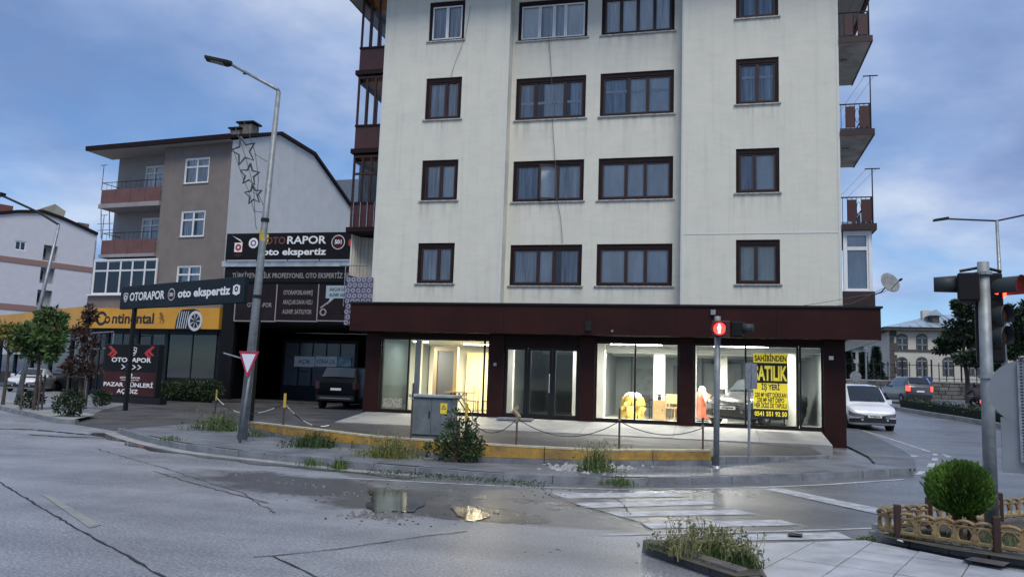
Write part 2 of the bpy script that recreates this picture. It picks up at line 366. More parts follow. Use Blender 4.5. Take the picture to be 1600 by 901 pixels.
KIN = resample(off_line(KB, .165), 90); BKR = resample(BK, 90)
def paver_mat(name, c1, c2, cm, bw, bh, rough=.5, rot=0):
    m = mat(name, c1, rough, bump=(28, .4)); t = m.node_tree; b = t.nodes['Principled BSDF']
    tcn = t.nodes.new('ShaderNodeTexCoord'); mp = t.nodes.new('ShaderNodeMapping'); mp.inputs['Rotation'].default_value = (0, 0, rot); t.links.new(tcn.outputs['Object'], mp.inputs[0])
    br = t.nodes.new('ShaderNodeTexBrick'); br.inputs['Scale'].default_value = 1; br.inputs['Brick Width'].default_value = bw; br.inputs['Row Height'].default_value = bh; br.inputs['Mortar Size'].default_value = .008
    br.inputs[1].default_value = (*c1, 1); br.inputs[2].default_value = (*c2, 1); br.inputs[3].default_value = (*cm, 1); t.links.new(mp.outputs[0], br.inputs[0])
    n = t.nodes.new('ShaderNodeTexNoise'); n.inputs['Scale'].default_value = 1.4; n.inputs['Detail'].default_value = 7; t.links.new(tcn.outputs['Object'], n.inputs[0])
    mr = t.nodes.new('ShaderNodeMapRange'); mr.inputs[1].default_value = .3; mr.inputs[2].default_value = .7; mr.inputs[3].default_value = .55; mr.inputs[4].default_value = 1.2; t.links.new(n.outputs[0], mr.inputs[0])
    mu = t.nodes.new('ShaderNodeVectorMath'); mu.operation = 'SCALE'; t.links.new(br.outputs[0], mu.inputs[0]); t.links.new(mr.outputs[0], mu.inputs['Scale']); t.links.new(mu.outputs[0], b.inputs['Base Color'])
    return m
m_paver = paver_mat('corner_pavers', (.215, .225, .245), (.165, .175, .195), (.07, .07, .072), .22, .11, .48)
part('paving', MB().strip(KIN, BKR, 5, S), m_paver, corner)
# --- low yellow wall, its grey plinth course, and the forecourt behind it
def itp(tab, x):
    for (x0, y0), (x1, y1) in zip(tab, tab[1:]):
        if x <= x1: return lerp(y0, y1, clamp((x - x0) / (x1 - x0)))
    return tab[-1][1]
WTOP = [(388, 658), (471, 667), (580, 680), (744, 691.6), (920, 701), (1112, 702)]
WB = [(392, 674), (449, 686), (518, 697), (579, 702), (660, 712), (746, 721), (850, 724.5), (930, 726), (1020, 726.5), (1112, 726)]
yw = thing('low_wall', 'long low retaining wall painted ochre yellow with pale top edge along the forecourt', 'wall', gp(746, 722, .13))
wpts = []
for x, y in WB:
    b = gp(x, y, .13); r = ray(x, itp(WTOP, x)); wpts.append((b, EYE + r.z * (b.y / r.y)))
for (a, za), (b, zb) in zip(wpts, wpts[1:]):
    t = b - a; t.z = 0; t.normalize(); n = Vector((-t.y, t.x, 0)); g = t * .006
    def blk(z0a, z0b, z1a, z1b, f, bk):
        P = lambda p, z, k: Vector((p.x, p.y, z)) + n * k
        return MB().hexa([P(a + g, z0a, f), P(b - g, z0b, f), P(b - g, z0b, bk), P(a + g, z0a, bk), P(a + g, z1a, f), P(b - g, z1b, f), P(b - g, z1b, bk), P(a + g, z1a, bk)])
    part('plinth_block', blk(a.z - .1, b.z - .1, a.z + .09, b.z + .09, -.02, .2), m_concd, yw)
    part('wall_block', blk(a.z + .09, b.z + .09, za - .035, zb - .035, .0, .17), m_yel, yw, bevel=.008)
    part('coping', blk(za - .035, zb - .035, za, zb, -.006, .18), mat('pale_coping', (.50, .44, .30), .6, noise=(5, .3)), yw)
def Fz(x, y):
    z = .38
    if x < -11: z = lerp(.38, G(x, y) + .012, clamp((-11 - x) / 2.0))
    if x > -.5: z = lerp(.38, G(x, y) + .14, clamp((x + .5) / 4.0))
    return z
fl = [Vector((a.x, a.y + .1, 0)) for a, _ in wpts] + [gp(*p, .13) for p in ((1160, 722), (1230, 718), (1290, 715))]
lk = resample(fl[-4:], 12)
fl = resample(fl, 60); fb = [Vector((p.x, 23.2, 0)) for p in fl]
fc = struct(MB().strip(fl, fb, 12, Fz).build('forecourt', m_asph2))
for a, b in zip(lk, lk[1:]):
    t = (b - a).normalized(); n = Vector((-t.y, t.x, 0)); P = lambda p, z, k: Vector((p.x, p.y, z)) + n * k; za, zb = max(Fz(a.x, a.y), S(a.x, a.y) + .05) + .015, max(Fz(b.x, b.y), S(b.x, b.y) + .05) + .015
    MB().hexa([P(a + t * .01, 0, -.1), P(b, 0, -.1), P(b, 0, .06), P(a + t * .01, 0, .06), P(a + t * .01, za, -.1), P(b, zb, -.1), P(b, zb, .06), P(a + t * .01, za, .06)]).build('kerb_stone', m_concd, fc)
# side pavement round the shop's right corner
sp_a = [Vector((x, y, 0)) for x, y in ((3.6, 19.4), (3.85, 22), (3.85, 26), (3.85, 30), (3.85, 36), (3.85, 44))]
e1 = [gp(1432, 735), gp(1428, 718), gp(1408, 704), gp(1376, 688), gp(1345, 673)]
e1.append(Vector((e1[-1].x, 44, 0)))
struct(MB().strip(resample(sp_a, 30), resample(e1, 30), 4, lambda x, y: G(x, y) + .05).build('side_pavement', paver_mat('side_pavers', (.15, .155, .165), (.105, .11, .118), (.05, .05, .05), .3, .15)))
# concrete apron sloping up to the shop windows
apr = struct(MB().build('apron', m_concp))
xs = [-11.1, -8.2, -6.3, -3.6, -1.0, 1.3, 3.12]
for i, (x0, x1) in enumerate(zip(xs, xs[1:])):
    j = .05 * RN.uniform(-1, 1)
    MB().hexa([(x0 + .005, 22.7 + j, .1), (x1 - .005, 22.72 + j, .1), (x1 - .005, 25.2, .1), (x0 + .005, 25.2, .1), (x0 + .005, 22.7 + j, .41), (x1 - .005, 22.72 + j, .41), (x1 - .005, 25.2, .70), (x0 + .005, 25.2, .70)]).build('apron_slab', m_concp, apr)
# --- near pavement of big pale slabs
near = struct(MB().build('near_pavement', m_joint))
RG = [(1150, 852), (1366, 845), (1490, 872), (1640, 900), (1900, 1000), (1900, 2000), (900, 2000), (1190, 900)]
def inside(p, poly):
    c = False; n = len(poly)
    for i in range(n):
        (x1, y1), (x2, y2) = poly[i], poly[i - 1]
        if (y1 > p[1]) != (y2 > p[1]) and p[0] < (x2 - x1) * (p[1] - y1) / (y2 - y1) + x1: c = not c
    return c
RGW = [(zp(x, y, .03).x, zp(x, y, .03).y) for x, y in RG]
MB().poly([(x, y, .012) for x, y in RGW]).build('joint_bed', m_joint, near)
du, dv, o0, SZ = Vector((.9366, -.3503, 0)), Vector((.3503, .9366, 0)), zp(1309, 885, .03), .5
import mathutils.geometry as mg
def clip(poly, a, b):                            # keep the part left of a->b
    out = []
    for i in range(len(poly)):
        p, q = poly[i - 1], poly[i]
        sp, sq = (b[0] - a[0]) * (p[1] - a[1]) - (b[1] - a[1]) * (p[0] - a[0]), (b[0] - a[0]) * (q[1] - a[1]) - (b[1] - a[1]) * (q[0] - a[0])
        if (sp >= 0) != (sq >= 0):
            k = sp / (sp - sq); out.append((p[0] + (q[0] - p[0]) * k, p[1] + (q[1] - p[1]) * k))
        if sq >= 0: out.append(q)
    return out
front_a, front_b = zp(1150, 850, .03), zp(1366, 844, .03)
pl_a, pl_b = zp(1360, 846, .03), zp(1600, 896, .03)
wb_a, wb_b = zp(1150, 846, .03), zp(1196, 905, .03)
for i in range(-9, 10):
    for j in range(-14, 5):
        c = o0 + du * SZ * (i + .5) + dv * SZ * (j + .5)
        if c.y < 2.2: continue
        q = [o0 + du * (SZ * i + s1) + dv * (SZ * j + s2) for s1, s2 in ((.006, .006), (SZ - .006, .006), (SZ - .006, SZ - .006), (.006, SZ - .006))]
        q = [(p.x, p.y) for p in q]
        for a, b in ((front_b, front_a), (pl_b, pl_a), (wb_a, wb_b)): q = clip(q, (a.x, a.y), (b.x, b.y)) if q else q
        if len(q) < 3: continue
        t1, t2, z0 = RN.uniform(-.006, .006), RN.uniform(-.006, .006), .04 + RN.uniform(-.004, .004)
        mb = MB().prism([Vector((x, y, .0)) for x, y in q], (0, 0, .04)); k = len(q)
        mb.v = [(x, y, z if n_ < k else z0 + t1 * (x - c.x) + t2 * (y - c.y)) for n_, (x, y, z) in enumerate(mb.v)]
        mb.build('paving_slab', m_slab, near)
# --- painted markings, cracks, water on the road
def mark(name, px, m=m_paint, off=.006):
    pts = [gp(x, y, off) for x, y in px]
    return MB().poly(pts).build(name, m, road)
for q in (((862, 770), (1056, 769), (1075, 775), (885, 778)), ((897, 785), (1105, 781.5), (1122, 787), (915, 793)), ((948, 799), (1150, 795.5), (1184, 802.5), (968, 806.5)), ((998, 816.5), (1219, 811), (1249, 819.5), (1019, 825)), ((1150, 834.5), (1310, 830.5), (1332, 841), (1140, 844))):
    mark('crosswalk_stripe', q)
mark('stop_line', ((1190, 762.5), (1220, 762), (1372, 793), (1374, 803)))
def pline(name, px, wd, m=m_paint, off=.006, wob=0):
    P = dens([gp(x, y, off) for x, y in px], .5)
    if wob:
        P = dens(P, .12)
        for p in P[1:-1]: p.x += RN.uniform(-wob, wob); p.y += RN.uniform(-wob, wob)
    wl = [wd * (RN.uniform(.5, 1.5) if wob else 1) for _ in P]
    A, B = ribbon(P, wl); mb = MB().strip(A, B, 1, lambda x, y: G(x, y) + off)
    return mb.build(name, m, road)
pline('edge_line', ((530, 745.5), (660, 752.5), (800, 759.5), (960, 763.6), (1100, 762.7), (1187, 761), (1300, 755.8), (1413, 748)), .1)
pline('edge_line', ((940, 835), (1049, 833), (1180, 830), (1300, 826.5), (1372, 824)), .07)
pline('edge_line', ((1345, 671), (1400, 688), (1455, 706)), .12)
for q in (((1457, 708), (1464, 708), (1466, 711), (1458, 711)), ((1456, 715), (1465, 715), (1466, 719), (1456, 719)), ((1451, 723), (1462, 723), (1459, 729), (1448, 729)), ((1436, 735.5), (1448, 735.5), (1440, 741), (1430, 741)), ((1414, 711), (1430, 710.5), (1437, 713), (1422, 713.5)), ((1470, 709), (1476, 709), (1488, 713.5), (1480, 714))):
    mark('lane_dash', q)
mark('worn_lane_dash', ((66, 772), (74, 771), (158, 819), (140, 824)), m_painty)
pline('crack', ((-20, 744), (2, 754), (60, 789), (124, 827), (190, 862), (257, 901), (330, 945)), .022, m_crack, .007, .012)
pline('crack', ((124, 827), (95, 832)), .01, m_crack, .007, .02)
pline('crack', ((395, 869), (426, 867.5), (530, 856), (600, 846), (662, 837), (730, 829)), .018, m_crack, .007, .012)
pline('crack', ((427, 868), (470, 888), (500, 903)), .02, m_crack, .007, .01)
pline('crack', ((0, 669), (60, 671), (110, 676), (170, 681)), .16, m_crack, .007, .05)
pline('crack', ((45, 678), (100, 682), (180, 684)), .10, m_crack, .007, .04)
pline('crack', ((860, 775), (930, 795), (1000, 815), (1020, 828)), .02, m_crack, .009, .02)
pline('crack', ((960, 777), (975, 788), (985, 803)), .015, m_crack, .009, .02)
pline('crack', ((240, 735), (330, 762), (420, 785)), .03, mat('road_seam', (.085, .085, .09), .6), .007, .03)
pline('crack', ((150, 700), (250, 728), (380, 770), (430, 800)), .02, mat('road_seam', (.085, .085, .09), .6), .007, .03)
# pale concrete channel beside the kerb and the water standing in it
ga = resample(KB, 120)[:62]
struct(MB().strip(off_line(ga, .0), off_line(ga, -.30), 1, lambda x, y: G(x, y) + .005).build('gutter', m_conc))
def blob(name, px, m, off, label, jit=.05):
    P = smooth_line([gp(x, y, off) for x, y in px + [px[0]]], .12)[:-1]
    for p in P: p.x += RN.uniform(-jit, jit); p.y += RN.uniform(-jit, jit); p.z = G(p.x, p.y) + off
    o = MB().poly(P).build(name, m); tag(o, label, 'puddle', 'puddles on the road'); return o
lo = off_line(ga, -.30); lw = [p.copy() for p in off_line(ga, -.62)]
for i, p in enumerate(lw): k = .5 + .5 * math.sin(i * .55) * math.sin(i * .23 + 1); lw[i] = lo[i].lerp(p, .35 + .9 * k)
pg = MB().strip(lo, lw, 1, lambda x, y: G(x, y) + .008).build('puddle', m_pud)
tag(pg, 'long narrow strip of dark water lying along the kerb gutter', 'puddle', 'puddles on the road')
blob('puddle', [(572, 764), (600, 762), (632, 768), (655, 776), (664, 787), (640, 799), (612, 797), (590, 801), (574, 792), (580, 778)], m_pud, .012, 'broad dark puddle reflecting the lit shop window')
blob('puddle', [(702, 792), (726, 790), (762, 799), (758, 808), (735, 813), (715, 804)], m_wet, .010, 'small bright puddle just right of the broad one')
# wet gravel heaped at the puddle's edge
def rubble(name, px, n, s0, s1, m, label, spread=(14, 4)):
    mb = MB(); rr = random.Random(n)
    for _ in range(n):
        x, y = rr.choice(px); p = gp(x + rr.gauss(0, spread[0]), y + rr.gauss(0, spread[1]), .0); s = rr.uniform(s0, s1)
        dz = .0 if name != 'rubble' else .0
        z = S(p.x, p.y) if name == 'rubble' else G(p.x, p.y)
        q = [(p.x + s * rr.uniform(.5, 1) * math.cos(a), p.y + s * rr.uniform(.5, 1) * math.sin(a), z) for a in (0.2, 1.3, 2.6, 3.9, 5.2)]
        mb.add(q + [(p.x + s * rr.uniform(-.3, .3), p.y + s * rr.uniform(-.3, .3), z + s * rr.uniform(.3, .9))], [(i, (i + 1) % 5, 5) for i in range(5)])
    o = mb.build(name, m); tag(o, label, 'stones', kind='stuff'); return o
m_rub = mat('pale_rubble', (.36, .36, .36), .8, noise=(14, .4))
rubble('gravel', [(570, 806), (600, 808), (625, 806), (590, 803)], 150, .02, .06, mat('wet_gravel', (.16, .15, .14), .35, noise=(14, .5)), 'loose wet gravel heaped on the near edge of the puddle', (16, 2.2))
rubble('grit', [(410, 748), (440, 752), (470, 756), (500, 760), (540, 768), (380, 741), (590, 775)], 60, .010, .024, mat('dull_grit', (.20, .20, .20), .8, noise=(14, .4)), 'scattered pale grit along the wet gutter', (14, 2))
rubble('rubble', [(890, 742), (920, 738), (960, 742), (900, 735), (940, 748)], 150, .03, .09, m_rub, 'broken paving rubble scattered on the corner pavement', (22, 3))
rubble('grit', [(420, 700), (560, 716), (640, 725), (760, 735), (840, 738), (1020, 742), (1080, 745)], 160, .01, .035, mat('brown_litter', (.12, .095, .06), .9, noise=(14, .5)), 'brown leaf crumbs and dirt strewn over the corner pavement', (34, 6))
rubble('grit', [(620, 760), (680, 775), (520, 775), (480, 770), (740, 800), (860, 770), (560, 812), (640, 815)], 140, .01, .03, mat('dark_grit', (.05, .048, .045), .8, noise=(14, .4)), 'dark grit scattered over the road round the puddle', (30, 5))
rubble('grit', [(1100, 738), (1200, 735), (330, 690), (480, 712), (620, 722), (700, 728)], 60, .012, .03, m_rub, 'pale crumbs of stone on the old paving', (30, 3))
# --- left-hand kerb and verge strip with shrubs
LK = smooth_line([gp(*p) for p in ((-60, 622), (0, 640.5), (40, 650), (70, 657), (100, 663), (122, 662))], .4)
lv = struct(MB().build('verge', m_pave))
kerb_stones(LK, lv)
lb = [gp(*p, .12) for p in ((-60, 606), (0, 622), (60, 632), (110, 641), (150, 647))]
lf = off_line(LK, .165)
part('paving', MB().strip(resample(lf, 24), resample(lb, 24), 2, lambda x, y: G(x, y) + .12), m_conc, lv)
# ================================================================ the big apartment house with the shop
def stucco(name, c1, c2, grime):
    m = mat(name, c1, .85, noise=(1.3, .1), col2=c2); t = m.node_tree; b = t.nodes['Principled BSDF']
    tcn = t.nodes.new('ShaderNodeTexCoord')
    def nz(sc_, st, det=6):
        mp = t.nodes.new('ShaderNodeMapping'); mp.inputs['Scale'].default_value = st; t.links.new(tcn.outputs['Object'], mp.inputs[0])
        n = t.nodes.new('ShaderNodeTexNoise'); n.inputs['Scale'].default_value = sc_; n.inputs['Detail'].default_value = det; n.inputs['Roughness'].default_value = .65; t.links.new(mp.outputs[0], n.inputs[0]); return n
    dr = nz(1.0, (5.5, 5.5, .25)); hb = nz(1.6, (1.0, 1.0, 3.2), 9); hb2 = nz(18, (1, 1, 1.7), 6)
    r = t.nodes.new('ShaderNodeMapRange'); r.inputs[1].default_value = .52; r.inputs[2].default_value = .78; r.inputs[3].default_value = 0; r.inputs[4].default_value = grime; t.links.new(dr.outputs[0], r.inputs[0])
    r2 = t.nodes.new('ShaderNodeMapRange'); r2.inputs[1].default_value = .5; r2.inputs[2].default_value = .8; r2.inputs[3].default_value = 0; r2.inputs[4].default_value = grime * .7; t.links.new(hb.outputs[0], r2.inputs[0])
    ad = t.nodes.new('ShaderNodeMath'); ad.operation = 'ADD'; t.links.new(r.outputs[0], ad.inputs[0]); t.links.new(r2.outputs[0], ad.inputs[1])
    mx = t.nodes.new('ShaderNodeMixRGB'); old = b.inputs['Base Color'].links[0].from_socket
    t.links.new(ad.outputs[0], mx.inputs[0]); t.links.new(old, mx.inputs[1]); mx.inputs[2].default_value = (.34, .34, .33, 1); t.links.new(mx.outputs[0], b.inputs['Base Color'])
    sm = t.nodes.new('ShaderNodeMath'); sm.operation = 'ADD'; t.links.new(hb2.outputs[0], sm.inputs[0]); t.links.new(hb.outputs[0], sm.inputs[1])
    bp = t.nodes.new('ShaderNodeBump'); bp.inputs['Strength'].default_value = .28; bp.inputs['Distance'].default_value = .02; t.links.new(sm.outputs[0], bp.inputs['Height']); t.links.new(bp.outputs[0], b.inputs['Normal'])
    return m
m_stuc = stucco('white_stucco', (.69, .672, .58), (.635, .622, .545), .30)
m_brown = mat('brown_wood', (.030, .010, .008), .5, noise=(3, .35), bump=(20, .2))
m_brownd = mat('dark_brown_trim', (.017, .0075, .0065), .55, noise=(4, .3), spec=.18)
m_fascia = mat('brown_fascia', (.032, .0095, .008), .5, noise=(.9, .3), spec=.16)
m_col = mat('brown_column', (.028, .0088, .0075), .5, noise=(2, .3), spec=.16)
m_bpanel = mat('balcony_panel', (.055, .014, .013), .5, noise=(2, .25))
m_pvc = mat('white_pvc', (.74, .75, .76), .4)
m_sill = mat('sill_stone', (.42, .41, .39), .8, noise=(12, .5))
m_net = mat('net_curtain', (.78, .80, .80), .9, noise=(11, .55), stretch=(1, 1, .05))  # upright colour streaks paint the shade of the folds
m_pale = mat('pale_curtain', (.86, .87, .86), .9, noise=(2.5, .22), stretch=(1, 1, .3))
m_cream = mat('lit_cream_curtain', (.80, .76, .60), .9, noise=(3, .15))  # warm light of a lit window put into the cloth colour
m_blue = mat('blue_curtain', (.50, .56, .62), .9, noise=(12, .65), stretch=(1, 1, .04))  # fold shading painted in as upright streaks, as on the net curtain
def stain_mat():
    m = bpy.data.materials.new('rain_stain'); m.use_nodes = True; t = m.node_tree; b = t.nodes['Principled BSDF']; b.inputs['Base Color'].default_value = (.16, .155, .14, 1); b.inputs['Roughness'].default_value = .95
    tcn = t.nodes.new('ShaderNodeTexCoord'); mp = t.nodes.new('ShaderNodeMapping'); mp.inputs['Scale'].default_value = (7, 7, .5); t.links.new(tcn.outputs['Object'], mp.inputs[0])
    n = t.nodes.new('ShaderNodeTexNoise'); n.inputs['Scale'].default_value = 1.0; n.inputs['Detail'].default_value = 7; t.links.new(mp.outputs[0], n.inputs[0])
    sp = t.nodes.new('ShaderNodeSeparateXYZ'); t.links.new(tcn.outputs['Generated'], sp.inputs[0])
    r = t.nodes.new('ShaderNodeMapRange'); r.inputs[1].default_value = .45; r.inputs[2].default_value = .75; r.inputs[4].default_value = .30; t.links.new(n.outputs[0], r.inputs[0])
    pw = t.nodes.new('ShaderNodeMath'); pw.operation = 'POWER'; pw.inputs[1].default_value = 1.8; t.links.new(sp.outputs[2], pw.inputs[0])
    mu = t.nodes.new('ShaderNodeMath'); mu.operation = 'MULTIPLY'; t.links.new(r.outputs[0], mu.inputs[0]); t.links.new(pw.outputs[0], mu.inputs[1])
    t.links.new(mu.outputs[0], b.inputs['Alpha']); return m
m_stain = stain_mat()
def wall_holes(mb, fr, a0, a1, b0, b1, holes, c=0., depth=.25):
    A = sorted(set([a0, a1] + [h[0] for h in holes] + [h[1] for h in holes])); B = sorted(set([b0, b1] + [h[2] for h in holes] + [h[3] for h in holes]))
    P = fr.pt
    for x0, x1 in zip(A, A[1:]):
        for y0, y1 in zip(B, B[1:]):
            cx, cy = (x0 + x1) / 2, (y0 + y1) / 2
            if any(h[0] < cx < h[1] and h[2] < cy < h[3] for h in holes): continue
            mb.poly([P(x0, y0, c), P(x1, y0, c), P(x1, y1, c), P(x0, y1, c)])
    for h in holes:
        q = [(h[0], h[2]), (h[1], h[2]), (h[1], h[3]), (h[0], h[3])]
        for i in range(4):
            (p0, r0), (p1, r1) = q[i], q[(i + 1) % 4]
            mb.poly([P(p0, r0, c), P(p1, r1, c), P(p1, r1, c - depth), P(p0, r0, c - depth)])
    return mb
def curtain(parent, fr, a0, a1, b0, b1, c, m, wavy=.018, wl=.11, name='curtain'):
    n = max(6, int((a1 - a0) / .025)) if wavy else 2; ph = RN.uniform(0, 6); A = []; B = []
    for i in range(n + 1):
        a = lerp(a0, a1, i / n); d = wavy * (math.sin(a / wl * 6.283 + ph) + .4 * math.sin(a / wl * 2.6 + ph * 2))
        A.append(fr.pt(a, b0, c + d)); B.append(fr.pt(a, b1, c + d * .6))
    return part(name, MB().strip(A, B, 1), m, parent, smooth=True)
def window(bld, fr, a0, a1, b0, b1, splits, c=0., frame=None, sash=None, curt=None, inset=.10, cas=.075, sill=True, open_sash=None, room=True, transom=None, glass=None, name='window', lace=None, stain=False):
    """casing in the wall opening, sashes with panes, sill, curtain; splits are fractions of the width"""
    frame = frame or m_brownd; sash = sash or m_brown; glass = glass or m_wglass
    mb = MB(); cf, cb = c - inset + .06, c - inset - .04
    mb.fbox(fr, a0, a0 + cas, b0, b1, cb, cf); mb.fbox(fr, a1 - cas, a1, b0, b1, cb, cf)
    mb.fbox(fr, a0 + cas, a1 - cas, b1 - cas * 1.5, b1, cb, cf); mb.fbox(fr, a0 + cas, a1 - cas, b0, b0 + cas * .7, cb, cf)
    w_ = mb.build(name, frame, bld)
    xs = [0] + list(splits) + [1]; ia, ib = a0 + cas, a1 - cas; jb, jt = b0 + cas * .7, b1 - cas * 1.5
    if transom: tz = lerp(jb, jt, transom)
    for k, (s0, s1) in enumerate(zip(xs, xs[1:])):
        p0, p1 = lerp(ia, ib, s0) + .003, lerp(ia, ib, s1) - .003; sw = .05
        lv_ = [(jb, jt)] if not transom else [(jb, tz), (tz, jt)]
        for q0, q1 in lv_:
            m2 = MB(); d0, d1 = c - inset - .03, c - inset + .035
            m2.fbox(fr, p0, p0 + sw, q0 + .003, q1 - .003, d0, d1); m2.fbox(fr, p1 - sw, p1, q0 + .003, q1 - .003, d0, d1)
            m2.fbox(fr, p0 + sw, p1 - sw, q1 - sw, q1 - .003, d0, d1); m2.fbox(fr, p0 + sw, p1 - sw, q0 + .003, q0 + sw, d0, d1)
            if open_sash == k:
                ang = math.radians(20); f2 = Fr(fr.pt(p1, 0, c - inset), 0); f2.u = fr.u * math.cos(ang) + fr.n * math.sin(ang) * -1; f2.n = fr.n * math.cos(ang) + fr.u * math.sin(ang)
                m2 = MB(); wd = p1 - p0
                for x0, x1, y0, y1 in ((-wd, -wd + sw, q0, q1), (-sw, 0, q0, q1), (-wd + sw, -sw, q1 - sw, q1), (-wd + sw, -sw, q0, q0 + sw)): m2.fbox(f2, x0, x1, y0, y1, -.02, .03)
                m2.build('sash', sash, w_); MB().fquad(f2, -wd + sw, -sw, q0 + sw, q1 - sw, 0).build('pane', m_wglass, w_)
                continue
            m2.build('sash', sash, w_)
            MB().fquad(fr, p0 + sw, p1 - sw, q0 + sw, q1 - sw, c - inset).build('pane', glass, w_)
        cm = curt[k % len(curt)] if curt else None
        gl_, gr2 = (RN.choice((0, 0, 0, .12, .25)), RN.choice((0, 0, 0, .1))) if cm and cm is not m_pale else (0, 0)
        if cm: curtain(w_, fr, p0 + .02 + gl_ * (p1 - p0), p1 - .02 - gr2 * (p1 - p0), jb, jt, c - inset - .065, cm, 0.006 if cm in (m_pale,) else .03, .15)
    if stain: MB().fquad(fr, a0 - .08, a1 + .08, b0 - RN.uniform(.6, 1.2), b0 - .05, c + .006).build('rain_stain', m_stain, w_)
    if lace is not None:
        for s0, s1 in zip(xs, xs[1:]): curtain(w_, fr, lerp(ia, ib, s0) + .07, lerp(ia, ib, s1) - .07, lerp(jb, jt, lace), lerp(jb, jt, lace + .07), c - inset - .03, mat('lace_band', (.80, .81, .80), .9, noise=(25, .5)), .012, .12, 'lace_band')
    if sill: MB().fbox(fr, a0 - .06, a1 + .06, b0 - .045, b0 - .003, c - inset, c + .05).build('sill', m_sill, w_)
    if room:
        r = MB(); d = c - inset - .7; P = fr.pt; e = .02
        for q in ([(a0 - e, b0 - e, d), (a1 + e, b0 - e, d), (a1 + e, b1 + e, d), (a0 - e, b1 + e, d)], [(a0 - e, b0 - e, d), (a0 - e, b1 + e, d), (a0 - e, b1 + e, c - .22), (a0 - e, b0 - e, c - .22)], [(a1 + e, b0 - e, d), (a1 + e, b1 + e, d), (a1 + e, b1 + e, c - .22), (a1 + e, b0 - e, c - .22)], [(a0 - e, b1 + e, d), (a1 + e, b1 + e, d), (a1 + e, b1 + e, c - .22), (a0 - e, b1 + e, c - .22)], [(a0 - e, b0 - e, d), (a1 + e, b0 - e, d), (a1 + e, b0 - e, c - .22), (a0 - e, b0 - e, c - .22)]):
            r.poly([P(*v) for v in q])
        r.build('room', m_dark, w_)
    return w_
MF = Fr((0, 25, 0), 0)
main = thing('apartment_building', 'tall white stucco apartment house with brown windows above a lit corner shop', 'building', (-3.7, 25, .3))
ROWB, ROWT = [4.98, 7.80, 10.63, 13.45], [6.34, 9.20, 12.11, 14.88]
COLS = {'A': (-9.57, -8.28), 'B': (-6.49, -4.08), 'C': (-3.60, -1.19), 'D': (.74, 2.02)}
XL, XR, RL, RR, RC, ZT = -11.2, 3.76, -6.65, -.92, -.5, 15.6
def hl(k): return [(COLS[k][0], COLS[k][1], b, t) for b, t in zip(ROWB, ROWT)]
wm = MB()
wall_holes(wm, MF, XL, RL, 4.1, ZT, hl('A')); wall_holes(wm, MF, RR, XR, 4.1, ZT, hl('D')); wall_holes(wm, MF, RL, RR, 4.1, ZT, hl('B') + hl('C'), RC)
P = MF.pt
for x in (RL, RR): wm.poly([P(x, 4.1, 0), P(x, ZT, 0), P(x, ZT, RC), P(x, 4.1, RC)])
for x in (XL, XR): wm.poly([P(x, 4.1, 0), P(x, ZT, 0), P(x, ZT, -12), P(x, 4.1, -12)])
wm.poly([P(XL, .2, -12), P(XR, .2, -12), P(XR, ZT, -12), P(XL, ZT, -12)])
for x in (XL + .02, XR - .02): wm.poly([P(x, .2, -.5), P(x, 4.1, -.5), P(x, 4.1, -12), P(x, .2, -12)])
part('wall', wm, m_stuc, main)
# thin relief lines on the stucco: corner beads and a joint
for x in (XL + .05, RL - .06, RR + .06, XR - .05): part('corner_bead', MB().fbox(MF, x - .025, x + .025, 4.25, ZT, .0, .012), mat('bead', (.62, .635, .615), .8), main)
part('joint_line', MB().fbox(MF, RR + .1, XR - .08, 6.52, 6.545, .0, .010), mat('bead', (.62, .635, .615), .8), main)
N2, PL, CR, BL = m_net, m_pale, m_cream, m_blue
spec = {('A', 0): ([.57], [N2, N2]), ('A', 1): ([.53], [N2, PL]), ('A', 2): ([.57], [BL, BL]), ('B', 0): ([.38, .62], [N2, PL, BL]), ('B', 1): ([.36, .64], [BL, PL, N2]), ('B', 2): ([.26, .72], [BL, N2, BL]),
        ('C', 0): ([.38, .66], [PL, PL, PL]), ('C', 1): ([.36, .64], [PL, PL, PL]), ('C', 2): ([.38, .66], [BL, PL, PL]), ('C', 3): ([.25, .5, .75], [N2, PL, PL, N2]),
        ('D', 0): ([.45], [CR, CR]), ('D', 1): ([.42], [BL, PL]), ('D', 2): ([.5], [BL, BL]), ('D', 3): ([.5], [BL, BL]), ('A', 3): ([.5], [BL, BL]), ('B', 3): ([.29, .52, .7], [PL, BL, BL, PL])}
for (k, r), (sp, cu) in spec.items():
    white = (k, r) in (('A', 3), ('B', 3))
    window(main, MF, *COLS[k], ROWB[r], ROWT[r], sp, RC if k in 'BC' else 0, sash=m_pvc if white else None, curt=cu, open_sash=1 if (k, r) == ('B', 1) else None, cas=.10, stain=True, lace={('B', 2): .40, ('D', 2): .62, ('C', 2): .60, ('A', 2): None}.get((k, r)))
# roof with wide eaves
part('eave', MB().box(-13.0, 5.3, 23.95, 37.5, 15.6, 15.85), m_brownd, main)
part('soffit', MB().box(-12.9, 5.2, 24.05, 37.4, 15.56, 15.598), mat('soffit_board', (.33, .32, .31), .8), main)
rf = MB().add([(-13.2, 23.8, 15.86), (5.5, 23.8, 15.86), (5.5, 37.6, 15.86), (-13.2, 37.6, 15.86), (-7.5, 30.5, 18.2), (0, 30.5, 18.2)], [(0, 1, 5, 4), (1, 2, 5), (2, 3, 4, 5), (3, 0, 4), (3, 2, 1, 0)])
part('roof', rf, mat('roof_tile', (.16, .07, .05), .8, noise=(3, .4)), main)
